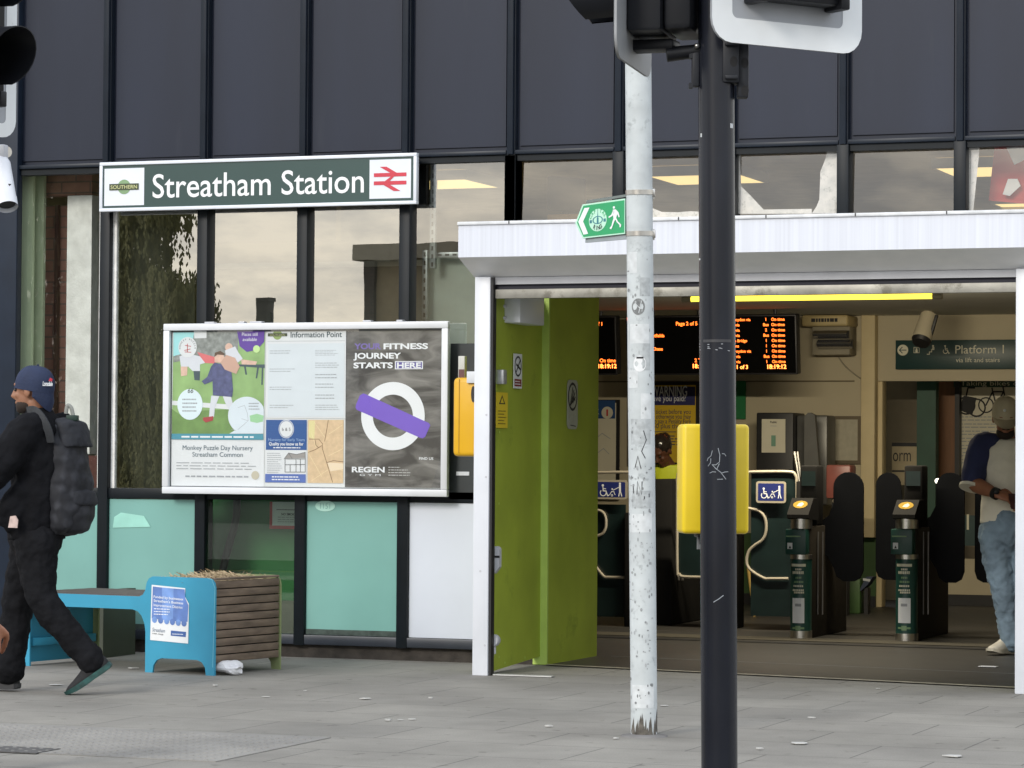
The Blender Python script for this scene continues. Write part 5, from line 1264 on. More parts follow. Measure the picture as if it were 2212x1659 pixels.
# camera below ceiling
t = thing('security_camera', 'cream bullet camera hanging in front of the Platform 1 sign', 'security camera', tuple(at(*ZR(1520, 245), y=7.4)))
O = t.location
c0_, c1_ = at(*ZR(1525, 250), y=7.45), at(*ZR(1465, 440), y=7.3)
p = MB(O); p.tube([c0_, c0_ + (c1_-c0_)*.06, c1_], [.05, .075, .084], cream_plastic, 20); p.build('housing', t)
p = MB(O); d_ = (c1_-c0_).normalized(); p.tube([c1_ - d_*.004, c1_ + d_*.03], [.086, .07], black_m, 20); p.build('lens_hood', t)
p = MB(O); p.tube([c0_ + d_*.05, (c0_.x, c0_.y + .02, ZC + .004)], .02, cream_plastic, 10); a_ = at(*ZR(1556, 330), y=7.33); p.M = Matrix.Translation(a_) @ Matrix.Rotation(RAD(16), 4, 'Y'); p.box((-.012, -.02, -.09), (.012, .02, .09), black_m, .004); p.build('bracket', t)
# wall heater under the ceiling
q0, q1 = at(*ZR(608, 340), y=7.9), at(*ZR(945, 255), y=7.9)
t = thing('wall_heater', 'cream overhead heater with two shiny reflectors right of the departure boards', 'heater', ((q0.x+q1.x)/2, 7.9, q0.z))
O = t.location
p = MB(O); p.box((q0.x, 7.82, q0.z), (q1.x, 8.199, q1.z), mat('aged cream plastic', (.50, .40, .20), .5), .02, 3); p.M = front(7.819); p.bars(q0.x + .09, q1.x - .09, q0.z + .03, q0.z + .075, 1, ink_m, 0, fill=.7, ragged=0); p.build('housing', t)
refl_m = mat('heater reflector', (.42, .42, .44), .18, metal=.9, var=.1)
for k_, (xa, xb, ya, yb2) in enumerate(((675, 925, 365, 425), (705, 955, 430, 500))):
    r0, r1 = at(*ZR(xa, yb2), y=7.86), at(*ZR(xb, ya), y=7.86); p = MB(O)
    n_ = 10; p.loft([[(xx, 7.9 - .06*sin(pi*i/n_), r0.z + (r1.z - r0.z)*i/n_) for i in range(n_ + 1)] for xx in (r0.x, r1.x)], refl_m, cap=False, closed=False)
    p.box((r0.x, 7.90, r0.z), (r1.x, 7.94, r1.z), black_m); p.build('reflector', t)
r0, r1 = at(*ZR(700, 550), y=8.1), at(*ZR(975, 340), y=8.1); p = MB(O); p.box((r0.x, 7.95, r0.z), (r1.x, 8.199, r1.z), mat('heater back', (.30, .27, .2), .6), .01); p.build('back_plate', t)
p = MB(); p.tube(smooth_path([at(*ZR(*q), y=8.185) for q in ((860, 560), (905, 620), (960, 670), (1022, 716))]), .006, mat('grey cable', (.3, .27, .2), .6), 6); tag(p.build('cable'), 'thin cable drooping from the overhead heater to the pilaster', 'cable')
# posters on the back wall
def wallpic(name, label, z, x0, y0, x1, y1, y, base, art=None, cat='poster', th=.02, fr=None):
    q0, q1 = at(*z(x0, y1), y=y), at(*z(x1, y0), y=y)
    p = MB(((q0.x+q1.x)/2, y, q0.z)); p.box((q0.x, y, q0.z), (q1.x, y + th, q1.z), fr or base)
    p.M = front(y - .001)
    f = .0 if fr is None else .03
    if fr: p.rect(q0.x + f, q0.z + f, q1.x - f, q1.z - f, base)
    def m(px, py): q = at(*z(px, py), y=y); return q.x, q.z
    if art: art(p, m)
    return tag(p.build(name, smooth=False), label, cat)
navyp = flat('navy print', 40, 42, 92); yelp = flat('yellow poster print', 214, 178, 40); skyp = flat('blue header print', 30, 70, 120); creamp = flat('cream sheet', 205, 200, 180)
def art_warn(p, m):
    a, b = m(1395, 1085), m(1857, 950); p.rect(a[0], a[1], b[0], b[1], navyp, .001)
    q, r_ = m(1545, 1020), m(1798, 1020); p.text('WARNING', r_[0], q[1], .135, letter_m, .002, 'R', bold=.01, width=(r_[0]-q[0])*1.03); q, r_ = m(1520, 1056), m(1788, 1056); p.text('Have you paid?', r_[0], q[1], .075, letter_m, .002, 'R', width=r_[0]-q[0])
    a, b = m(1395, 1500), m(1857, 1086); p.rect(a[0], a[1], b[0], b[1], yelp, .001)
    for i, s_ in enumerate(('Buy a ticket before you', 'travel, otherwise you may', 'have to pay a Penalty Fare', 'of £50 plus the fare')):
        q, r_ = m(1480, 1148 + i*35), m(1825, 1148 + i*35); p.text(s_, r_[0], q[1], .06, navyp, .002, 'R', width=r_[0]-q[0])
    a, b = m(1430, 1281), m(1720, 1277); p.rect(a[0], a[1], b[0], b[1], navyp, .002); a, b = m(1430, 1380), m(1800, 1300); p.bars(a[0], b[0], a[1], b[1], 4, navyp, .002)
wallpic('warning_poster', 'yellow and navy WARNING poster between the grey pole and the black pole', ZL, 1370, 915, 1885, 1520, 8.15, yelp, art_warn, fr=black_m)
def art_info(p, m):
    a, b = m(900, 1182), m(1275, 1050); p.rect(a[0], a[1], b[0], b[1], skyp, .001); X_, Y_ = m(1217, 1140); p.disc(X_, Y_, .055, creamp, .002); p.rect(X_ - .008, Y_ - .03, X_ + .008, Y_ + .03, red_m, .003); q = m(1160, 1150); p.text('Work', q[0], q[1], .09, creamp, .002, 'R', bold=.02)
    for pts in (((1120, 1340), (1180, 1290), (1240, 1330)), ((1125, 1450), (1190, 1400), (1230, 1440))): p.stroke([m(*q_) for q_ in pts], .006, inkg_m, .002)
wallpic('framed_poster', 'black framed poster with a blue heading just right of the lime green wall', ZL, 880, 1045, 1305, 1770, 8.15, creamp, art_info, fr=black_m)
wallpic('green_poster', 'plain green poster just right of the black signal pole', ZR, 40, 735, 185, 1010, 8.16, flat('green poster print', 20, 110, 60))
wallpic('framed_notice', 'thin framed grey notice beside the pilaster', ZR, 772, 990, 1026, 1336, 8.17, mat('grey notice sheet', (.42, .39, .30), .6, var=.1, scale=20), cat='notice', fr=mat('brown thin frame', (.12, .09, .05), .5))
# help kiosk: dark cabinet with white notice, sloping side panel
q0, q1 = at(*ZR(262, 1390), y=7.6), at(*ZR(532, 965), y=7.6)
t = thing('help_kiosk', 'tall dark cabinet with a white notice near the back wall', 'cabinet', ((q0.x+q1.x)/2, 7.6, 0.004))
O = t.location
cab_m = mat('dark cabinet', (.022, .022, .024), .5, var=.15)
p = MB(O); p.box((q0.x, 7.6, .004), (q1.x, 8.0, q1.z), cab_m, .012); p.build('body', t)
p = MB(O); p.box((q1.x + .002, 7.7, .9), (q1.x + .28, 8.0, q1.z - .02), mat('grey side unit', (.12, .12, .115), .4, metal=.3), .02); p.build('side_unit', t)
r0, r1 = at(*ZR(303, 1255), y=7.595), at(*ZR(476, 1012), y=7.595)
p = MB((r0.x, 7.59, r0.z)); p.box((r0.x, 7.594, r0.z), (r1.x, 7.598, r1.z), creamp); p.M = front(7.593); p.text('Public', (r0.x+r1.x)/2, r1.z - .035, .026, ink_m, .0, 'C', bold=.02); p.text('notice', (r0.x+r1.x)/2, r1.z - .065, .022, inkg_m, 0, 'C'); p.rect((r0.x+r1.x)/2 - .02, r0.z + .055, (r0.x+r1.x)/2 + .02, r0.z + .15, flat('mint square print', 110, 150, 130), 0); tag(p.build('paper_notice', smooth=False), 'white paper notice stuck on the tall dark cabinet', 'notice')
r0, r1 = at(*ZR(612, 1365), y=7.3), at(*ZR(722, 965), y=7.3)
p = MB((r0.x, 7.3, .004)); p.M = front(7.3); p.prism([(r0.x, .004), (r1.x, .004), (r1.x, r0.z), (r1.x - .04, r1.z - .02), (r1.x - .08, r1.z), (r0.x + .03, r1.z), (r0.x, r1.z - .03)], -.06, 0, mat('grey leaf panel', (.10, .10, .095), .6, var=.1)); tag(p.build('leaning_panel'), 'narrow grey upright panel beside the tall dark cabinet', 'panel')
p = MB(); 
for dx in (0, 22): p.tube([at(*ZR(540 + dx, 1250), y=6.2), at(*ZR(600 + dx*.4, 1600), y=6.2)], .014, steel_m, 8)
tag(p.build('steel_handrail'), 'pair of sloping steel rails beside the wide gate', 'handrail')
p = MB(); p.tube([at(*ZR2(205, 780), y=6.2), (at(*ZR2(252, 1118), y=6.2).x, 6.2, .004)], .014, mat('yellow wood', (.45, .30, .08), .6), 8); tag(p.build('broom_handle'), 'yellow wooden handle leaning behind the wide gate', 'broom handle')
q0, q1 = at(*ZR(768, 1590), y=6.6), at(*ZR(950, 1345), y=6.6)
p = MB(((q0.x+q1.x)/2, 6.6, q0.z)); p.box((q0.x, 6.6, q0.z), (q1.x, 6.8, q1.z), mat('dull red casing', (.24, .075, .06), .4, var=.15), .02); p.ball((q0.x + .08, 6.6, q1.z - .3), .022, cream_plastic); p.ball((q0.x + .08, 6.6, q1.z - .36), .014, cream_plastic); p.box((q0.x + .04, 6.65, .004), (q1.x - .04, 6.75, q0.z + .01), black_m); tag(p.build('red_machine'), 'dull red machine with two small lights left of the pilaster', 'machine')
q0, q1 = at(*ZR2(1020, 955), y=7.0), at(*ZR2(1112, 850), y=7.0)
p = MB(((q0.x+q1.x)/2, 7.0, q0.z)); p.M = front(7.0); p.prism([(q0.x, q0.z), (q1.x - .05, q0.z + .05), (q1.x, q1.z), (q0.x + .05, q1.z), (q0.x, q1.z - .1)], -.14, 0, mat('dark blue box', (.02, .03, .06), .5)); p.stroke([(q0.x + .03, q0.z + .1), (q1.x - .03, q1.z - .03)], .02, inkg_m, .001)
p.M = Matrix(); p.box((q0.x - .5, 7.0, .004), (q0.x - .002, 7.14, q1.z - .02), hall_green_m, .01); p.box((q0.x + .06, 7.02, .004), (q1.x - .08, 7.12, q0.z + .03), black_m); tag(p.build('leaflet_stand'), 'low green stand with a dark blue box on it between the gate paddles', 'stand')
# things beyond the doorway
wallpic('door_notice', 'pale door panel lettered orm 1 behind the second ticket gate', ZR, 1250, 1180, 1442, 1490, 9.0, mat('pale door panel', (.40, .33, .21), .6), lambda p, m: (p.rect(*m(1250, 1210), *m(1442, 1182), ink_m, .001), p.text('orm 1', m(1258, 1318)[0], m(1258, 1318)[1], .17, ink_m, .001, 'L', width=m(1440, 1318)[0]-m(1258, 1318)[0]), p.rect(*m(1252, 1396), *m(1355, 1384), ink_m, .001)), cat='panel')
def bike(p, m, cx, cy, s, wheel=True):
    X_, Y_ = m(cx, cy)
    for dx in (-1, 1): p.ring(X_ + dx*.085*s, Y_, .055*s, .066*s, ink_m, .002, 24)
    p.stroke([(X_ - .085*s, Y_), (X_ - .03*s, Y_ + .11*s), (X_ + .06*s, Y_ + .11*s), (X_ + .0*s, Y_ + .0), (X_ - .03*s, Y_ + .11*s), (X_ - .035*s, Y_ + .14*s)], .012*s, ink_m, .003); p.stroke([(X_ + .085*s, Y_), (X_ + .055*s, Y_ + .15*s), (X_ + .09*s, Y_ + .16*s)], .012*s, ink_m, .004)
def art_bike(p, m):
    a, b = m(1700, 780), m(2330, 738); p.rect(a[0], a[1], b[0], b[1], flat('green header print', 30, 66, 52), .001); p.text('Taking bikes on trains', m(1750, 768)[0], m(1750, 768)[1], .06, creamp, .002, 'L', width=.8)
    X_, Y_ = m(1820, 905); p.ring(X_ - .035, Y_ - .01, .07, .085, ink_m, .002, 24); p.ring(X_ + .06, Y_ - .03, .07, .085, ink_m, .0022, 24); p.poly([(X_ - .10, Y_ - .05), (X_ + .02, Y_ - .10), (X_ + .06, Y_ + .06), (X_ - .06, Y_ + .08)], ink_m, .0024); p.stroke([(X_ - .04, Y_ + .06), (X_ - .02, Y_ + .15), (X_ + .04, Y_ + .15)], .014, ink_m, .003)
    bike(p, m, 2010, 910, 1.1)
    for i in range(7):
        a, b = m(1740, 1030 + i*52), m(2100, 985 + i*52); p.bars(a[0], b[0], a[1], b[1], 2, inkg_m, .002, fill=.3)
wallpic('bicycle_poster', 'pale poster with two bicycle drawings behind the man in the cap', ZR, 1708, 738, 2330, 1410, 9.3, creamp, art_bike)
wallpic('platform_board', 'dark green board with a white 1 between the last two gate paddles', ZR2, 1740, 405, 1990, 622, 8.6, psg, lambda p, m: p.text('1', m(1803, 507)[0], m(1803, 507)[1], .2, cream_l, .001, 'C'), cat='board')
c = at(*ZR(1582, 1462), y=7.0); p = MB(c); p.ball(c, .022, mat('lit indicator', (1, .92, .75), .5, var=0, emit=3)); p.tube([c, (c.x, 7.05, c.z - .02), (c.x, 7.05, .004)], .012, black_m, 8); tag(p.build('indicator_lamp'), 'small glowing white indicator light right of the second gate', 'indicator light')
# ------------------------------------------------------------------ ticket gates
gate_m = mat('gate cabinet', (.012, .0115, .011), .75, var=.15, spec=.12); gate_side = mat('gate side panel', (.026, .022, .017), .65, spec=.15, var=.12)
wrap_m = mat('gate wrap green', (.012, .060, .048), .4, var=.08); paddle_m = mat('gate paddle', (.0045, .005, .0065), .7, var=.12, spec=.08); disc_y = mat('reader yellow', (.34, .21, .018), .9, var=.04)
def paddle(parent, O, u0, u1, v0, v1, y, notch, left_neck=True):
    """tall rounded flap; the neck reaches the cabinet lower down"""
    q0, q1 = at(u0, v1, y=y), at(u1, v0, y=y); w_, h_ = q1.x - q0.x, q1.z - q0.z; r = w_*.5
    p = MB(O); p.M = front(y)
    pts = [(q0.x + r + r*cos(a), q1.z - r + r*sin(a)) for a in [pi*i/12 for i in range(13)]]
    if left_neck:
        pts += [(q0.x + .0, q0.z + h_*.70), (q0.x - notch*.35, q0.z + h_*.60), (q0.x - notch, q0.z + h_*.54), (q0.x - notch, q0.z + h_*.26), (q0.x - notch*.4, q0.z + h_*.22), (q0.x + w_*.02, q0.z + h_*.12), (q0.x + w_*.12, q0.z + h_*.04), (q0.x + w_*.35, q0.z)]
        pts += [(q1.x - w_*.3, q0.z), (q1.x - w_*.1, q0.z + h_*.03), (q1.x, q0.z + h_*.10)]
    else:
        pts += [(q0.x, q0.z + h_*.10), (q0.x + w_*.1, q0.z + h_*.03), (q0.x + w_*.35, q0.z), (q1.x + notch*.6, q0.z), (q1.x + notch, q0.z + h_*.05), (q1.x + notch, q0.z + h_*.54), (q1.x + notch*.3, q0.z + h_*.62)]
    p.prism(pts, -.012, .012, paddle_m); return p.build('paddle', parent)
def gate(u0, u1, vtop, vbase, label, pads):
    b0, b1 = at(u0, vbase, z=.004), at(u1, vbase, z=.004)
    y = (b0.y + b1.y)/2; x0_, x1_ = at(u0, vbase, y=y).x, at(u1, vbase, y=y).x
    xc, w_ = (x0_ + x1_)/2, x1_ - x0_
    t = thing('ticket_gate', label, 'ticket gate', (xc, y, .004), 'ticket gates across the hall'); O = t.location
    r = w_/2; z_ = lambda v: at((u0+u1)/2, v, y=y).z
    p = MB(O); p.box((xc - r + .004, y + r, .004), (xc + r - .004, y + 1.15, z_(vtop + 62)), gate_side, .008); p.build('cabinet', t)
    def half(zlo, zhi, rr, m, name):
        p = MB(O); secs = []
        for zz in (zlo, zhi): secs.append([(xc + rr*cos(a), y + r + rr*sin(a)*1.0, zz) for a in [pi + pi*i/14 for i in range(15)]] + [(xc + rr, y + r + .03, zz), (xc - rr, y + r + .03, zz)])
        p.loft(secs, m); return p.build(name, t)
    half(.006, z_(vbase - 17), r + .004, steel_m, 'steel_foot'); half(z_(vbase - 17), z_(1208), r, wrap_m, 'printed_wrap'); half(z_(1208), z_(1198), r + .004, steel_m, 'steel_band'); half(z_(1142), z_(1119), r + .002, steel_m, 'steel_collar')
    p = MB(O); p.box((xc - r - .018, y - .02, z_(1198)), (xc + r - .012, y + r + .05, z_(1143)), wrap_m, .008); p.build('ticket_box', t)
    p = MB(O); p.M = front(y - .0215); zt0 = z_(1186); p.rect(xc - r - .002, zt0, xc - r + .036, zt0 + .045, paper_m); p.poly([(xc - r + .008, zt0 + .004), (xc - r + .028, zt0 + .004), (xc - r + .018, zt0 + .026)], ink_m, .001); p.rect(xc - r - .01, z_(1160), xc + r*.3, z_(1157), roundel_m, .0005); p.build('ticket_label', t)
    # wrap artwork curved round the front
    p = MB(O); rr = r + .0012
    def cyl(a0, a1, zl, zh, m, off=0.0, n=6):
        k = [[(xc + (rr+off)*sin(a0 + (a1-a0)*i/n), y + r - (rr+off)*cos(a0 + (a1-a0)*i/n), zz) for i in range(n + 1)] for zz in (zl, zh)]; p.add(k[0] + k[1], [(i, i+1, n+2+i, n+1+i) for i in range(n)], m)
    cyl(-.85, .75, z_(1224), z_(1218), cream_l)
    for k, (a0, a1, m_) in enumerate(((-.3, .3, cream_l), (-.62, .62, cream_l), (-.28, .3, roundel_m), (-.45, .5, roundel_m), (-.5, .5, cream_l), (-.6, .6, cream_l), (-.4, .65, cream_l))):
        v0_ = (1228, 1234, 1246, 1255, 1264, 1273, 1278)[k]; n_ = (1, 1, 1, 1, 1, 1, 1)[k]
        xx = a0
        while xx < a1 - .05: cyl(xx, min(a1, xx + .13), z_(v0_ + (6 if k == 1 else 4)), z_(v0_), m_, 0, 2); xx += .17
    cyl(-.62, .62, z_(1346), z_(1292), paper_m, .0004); cyl(-.5, .5, z_(1345), z_(1293), paper_m, .0006); cyl(-.3, .3, z_(1310), z_(1304), inkg_m, .001); cyl(-.62, .62, z_(1359), z_(1355), roundel_m, .0006); cyl(-.25, .25, z_(1362), z_(1352), roundel_m, .0008); p.build('wrap_print', t)
    # sloping reader head
    hz0, hz1 = z_(1119), z_(vtop + 12)
    p = MB(O); pr = [(y - .035, hz0 + .0), (y - .03, hz0 + .025), (y + .11, hz1 + .035), (y + .26, hz1 + .035), (y + .26, hz0 - .02), (y + .03, hz0 - .01)]
    x0_, x1_ = xc - r - .004, xc + r + .008
    p.add([(x0_, a, b) for a, b in pr] + [(x1_, a, b) for a, b in pr], [list(range(6)), list(range(11, 5, -1))] + [(i, i+6, (i+1) % 6 + 6, (i+1) % 6) for i in range(6)], gate_m); p.build('reader_head', t)
    P0, P1 = Vector((xc, y - .03, hz0 + .025)), Vector((xc, y + .11, hz1 + .035)); sl = (P1 - P0).normalized(); nn = Vector((1, 0, 0)).cross(sl)
    p = MB(O); p.M = frame(P0 + (P1 - P0)*.6 + nn*.002, (1, 0, 0), sl, nn); p.disc(0, .0, r*.72, disc_y, .001, 24, ry=.042); p.poly([(-.024, -.018), (.012, -.022), (.026, .004), (.010, .024), (-.012, .01)], cream_plastic, .002); p.build('reader_disc', t)
    # console further in
    p = MB(O); p.box((xc - r*.9, y + .28, z_(vtop + 62)), (xc + r*.9, y + .46, z_(1010)*1.012), gate_m, .015); p.box((xc - r*.7, y + .275, z_(1050)), (xc + r*.7, y + .282, z_(1018)), mat('gate display', (.03, .05, .05), .2)); p.build('console', t)
    p = MB(O); 
    for dx in (.0, .035): p = MB(O); p.box((xc + r + .006 + dx, y + .24, z_(1330)), (xc + r + .013 + dx, y + .255, z_(1150)), mat('dull rail', (.16, .15, .14), .5, metal=.3)); p.build('side_rail', t)
    for q in pads: paddle(t, O, *q)
gate(1702, 1745, 1075, 1380, 'ticket gate nearest the black pole, green wrapped post with a yellow reader', [(1800, 1866, 1020, 1255, 3.86, .10)])
gate(1930, 1975, 1079, 1386, 'ticket gate beside the man in the cap, green wrapped post with a yellow reader', [(1892, 1946, 1021, 1252, 3.9, .08, False), (2022, 2084, 1021, 1258, 3.9, .12)])
gate(2172, 2218, 1083, 1392, 'ticket gate mostly hidden behind the man in the cap', [(2106, 2160, 1022, 1258, 3.95, .10, False)])
# wide access gates with tube frames and blue signs
frost_m = mat('dark gate panel', (.008, .018, .018), .35, var=.2)
tube_w = mat('cream gate tube', (.50, .45, .36), .35, metal=.3, var=.06)
blue_s = mat('access sign blue', (.020, .030, .16), .4)
def access_sign(u0, v0, u1, v1, y, label):
    q0, q1 = at(u0, v1, y=y), at(u1, v0, y=y); w_, h_ = q1.x - q0.x, q1.z - q0.z
    p = MB(((q0.x+q1.x)/2, y, q0.z)); p.M = front(y); p.prism(rrect(q0.x, q0.z, q1.x, q1.z, .02), -.006, 0, tube_w); p.poly(rrect(q0.x + .016, q0.z + .016, q1.x - .016, q1.z - .016, .008), blue_s, .001)
    s_ = w_/.24
    wheelchair(p, q0.x + w_*.27, q0.z + h_*.42, .95*s_, letter_m, .002)
    X_, Y_ = q0.x + w_*.78, q0.z + h_*.5; p.disc(X_, Y_ + .042*s_, .008*s_, letter_m, .002, 14); p.stroke([(X_, Y_ + .03*s_), (X_ + .001, Y_ - .008*s_)], .014*s_, letter_m, .0021); p.stroke([(X_, Y_ - .005*s_), (X_ - .008*s_, Y_ - .045*s_)], .007*s_, letter_m, .0024); p.stroke([(X_ + .002, Y_ - .005*s_), (X_ + .014*s_, Y_ - .045*s_)], .007*s_, letter_m, .0026); p.stroke([(X_ - .002, Y_ + .02*s_), (X_ - .024*s_, Y_ + .008*s_), (X_ - .05*s_, Y_ - .004*s_)], .005*s_, letter_m, .0028)
    X2 = q0.x + w_*.54; p.stroke([(X2 - .016*s_, Y_ - .035*s_), (X2 - .004*s_, Y_ - .014*s_), (X2 + .014*s_, Y_ - .014*s_), (X2 + .022*s_, Y_ - .036*s_)], .005*s_, letter_m, .003); p.disc(X2 + .002, Y_ + .004*s_, .006*s_, letter_m, .0031, 12); p.ring(X2, Y_ - .04*s_, .004*s_, .008*s_, letter_m, .0032, 14)
    return tag(p.build('access_sign'), label, 'sign')
yg = 4.3
def wide_gate(label, frames, panel, u_ref, y=yg):
    c = at(u_ref, 1200, y=y); t = thing('wide_gate', label, 'wide gate', (c.x, y, .004)); O = t.location
    p = MB(O); q0, q1 = at(panel[0], panel[3], y=y + .03), at(panel[2], panel[1], y=y + .03); p.box((q0.x, y + .02, q0.z), (q1.x, y + .035, q1.z), frost_m); p.build('leaf', t)
    for f in frames: p = MB(O); p.tube(smooth_path([at(u, v, y=y) for u, v in f], 4), .0115, tube_w, 8); p.build('tube_frame', t)
    q = at(panel[2], 1200, y=y); p = MB(O); p.box((q.x + .002, y - .05, .004), (q.x + .09, y + .3, q1.z - .06), gate_m, .01); p.build('pivot_post', t)
wide_gate('wide access gate leaf with a curved cream tube frame right of the black pole', [[(1600, 1032), (1614, 1021), (1640, 1019), (1705, 1019), (1718, 1026), (1721, 1040), (1721, 1075)], [(1598, 1092), (1618, 1098), (1640, 1104), (1653, 1120), (1655, 1145), (1648, 1165), (1630, 1178), (1617, 1192), (1613, 1215), (1622, 1232), (1650, 1249), (1665, 1250), (1703, 1250)]], (1622, 1022, 1722, 1330), 1660)
wide_gate('wide access gate leaf showing just right of the lime green wall', [[(1240, 1022), (1355, 1020), (1366, 1026), (1368, 1050)], [(1240, 1102), (1290, 1102), (1306, 1112), (1309, 1135), (1302, 1152), (1285, 1158), (1262, 1158)], [(1255, 1200), (1280, 1216), (1303, 1244), (1318, 1247), (1360, 1247)]], (1240, 1090, 1352, 1330), 1310)
wide_gate('wide access gate leaf behind the yellow push button box', [[(1560, 1020), (1475, 1020), (1464, 1030), (1463, 1060), (1463, 1228), (1468, 1240), (1480, 1246), (1560, 1247)]], (1466, 1080, 1560, 1244), 1500)
access_sign(1284, 1037, 1355, 1078, yg - .04, 'blue wheelchair and pushchair sign just right of the lime green wall')
access_sign(1633, 1040, 1698, 1086, yg - .04, 'blue wheelchair and pushchair sign left of the first yellow reader')
# cabinet between the wide gates, seen between the two poles
q0, q1 = at(1420, 1330, y=4.6), at(1452, 1035, y=4.6)
t = thing('gate_cabinet', 'slim dark gate cabinet between the grey pole and the yellow box', 'gate cabinet', ((q0.x+q1.x)/2, 4.6, .004)); O = t.location
p = MB(O); p.box((q0.x - .06, 4.6, .004), (q1.x, 5.9, q1.z), gate_m, .012); p.build('cabinet', t)
p = MB(O)
for dx in (.02, .05): p = MB(O); p.box((q1.x + dx, 4.7, .35), (q1.x + dx + .012, 4.72, .85), mat('dull rail')); p.build('side_rail', t)
# ------------------------------------------------------------------ people
def V(*a): return Vector(a)
def limb(b, pts, rad, m, k=4, seg=14):
    """a tapering limb through joints with rounded ends"""
    P = [Vector((*p, r)) for p, r in zip(pts, rad)]
    Q = []
    for i in range(len(P) - 1):
        p0, p1, p2, p3 = P[max(i-1, 0)], P[i], P[i+1], P[min(i+2, len(P)-1)]
        for j in range(k):
            t = j/k; Q.append(.5*((2*p1) + (p2-p0)*t + (2*p0-5*p1+4*p2-p3)*t*t + (3*p1-p0-3*p2+p3)*t**3))
    Q.append(P[-1])
    b.tube([q.to_3d() for q in Q], [max(.003, q[3]) for q in Q], m, seg)
    for q in (Q[0], Q[-1]): b.ball(q.to_3d(), q[3]*.99, m, 12, 8)
def sec(c, ax, ay, n=22): return [c + ax*cos(2*pi*i/n) + ay*sin(2*pi*i/n) for i in range(n)]
def fuse(b, name, parent, voxel, m, smooth=4, folds=0.0, fsize=.09):
    """one continuous surface grown over overlapping closed shapes"""
    o = b.build('working', None)
    r = o.modifiers.new('r', 'REMESH'); r.mode = 'VOXEL'; r.voxel_size = voxel
    s_ = o.modifiers.new('s', 'SMOOTH'); s_.iterations = smooth; s_.factor = .5
    tx = None
    if folds:
        tx = bpy.data.textures.new('folds', 'CLOUDS'); tx.noise_scale = fsize; tx.noise_depth = 2
        d = o.modifiers.new('d', 'DISPLACE'); d.texture = tx; d.strength = folds; d.mid_level = .5
    bpy.context.view_layer.update()
    me = bpy.data.meshes.new_from_object(o.evaluated_get(bpy.context.evaluated_depsgraph_get()))
    me.name = name; me.materials.clear(); me.materials.append(m)
    me.polygons.foreach_set('use_smooth', [True]*len(me.polygons))
    old = o.data; bpy.data.objects.remove(o); bpy.data.meshes.remove(old)
    n = bpy.data.objects.new(name, me); COL.objects.link(n); n.parent = parent
    return n
def head_shape(b, M_, m):
    old = b.M; b.M = M_
    b.ball((-.008, 0, .028), (.100, .078, .103), m, 20, 14); b.ball((.028, 0, -.042), (.068, .060, .088), m, 18, 12); b.ball((.066, 0, -.098), (.028, .032, .024), m)
    b.ball((.078, 0, .034), (.022, .052, .016), m); b.ball((.070, .034, -.026), (.022, .022, .022), m); b.ball((.070, -.034, -.026), (.022, .022, .022), m)
    b.tube([(.086, 0, .022), (.104, 0, -.006), (.114, 0, -.026), (.098, 0, -.038)], [.010, .012, .0165, .012], m, 10); b.ball((.088, 0, -.064), (.016, .026, .012), m)
    for s_ in (-1, 1): b.ball((-.002, s_*.079, -.012), (.020, .010, .033), m)
    b.M = old
def hand_shape(b, wrist, d, nrm, thumb_side, m, curl=.6, size=1.0):
    """palm with four bent fingers and a thumb leaving the side of the palm"""
    d = d.normalized(); nrm = (nrm - d*nrm.dot(d)).normalized(); s_ = d.cross(nrm)*thumb_side; k = size
    c0, c1 = wrist, wrist + d*.088*k
    b.loft([[c + s_*w_*k*cos(2*pi*i/12) + nrm*t_*k*sin(2*pi*i/12) for i in range(12)] for c, w_, t_ in ((c0 - d*.01, .026, .020), (c0 + d*.02*k, .034, .019), (c0 + d*.055*k, .041, .017), (c1, .040, .014))], m)
    for i, (off, L) in enumerate(((.030, .074), (.010, .084), (-.010, .078), (-.030, .060))):
        p = c1 + s_*off*k - d*.008; a = curl*(.75 + .1*i); pts = [p]; q = d
        for j, f in enumerate((.45, .32, .25)):
            an = a*(j + 1); dd = d*cos(an) + nrm*sin(an); pts.append(pts[-1] + dd*L*f*k)
        limb(b, pts, [.0092*k, .0086*k, .0078*k, .0066*k], m, 2, 8)
    p = c0 + d*.022*k + s_*.030*k; limb(b, [p, p + (s_*.75 + d*.6).normalized()*.036*k, p + (s_*.75 + d*.6).normalized()*.036*k + (d*.85 + nrm*.45 + s_*.1).normalized()*.034*k, p + (s_*.75 + d*.6).normalized()*.036*k + (d*.85 + nrm*.45).normalized()*.058*k], [.013*k, .011*k, .010*k, .008*k], m, 2, 8)
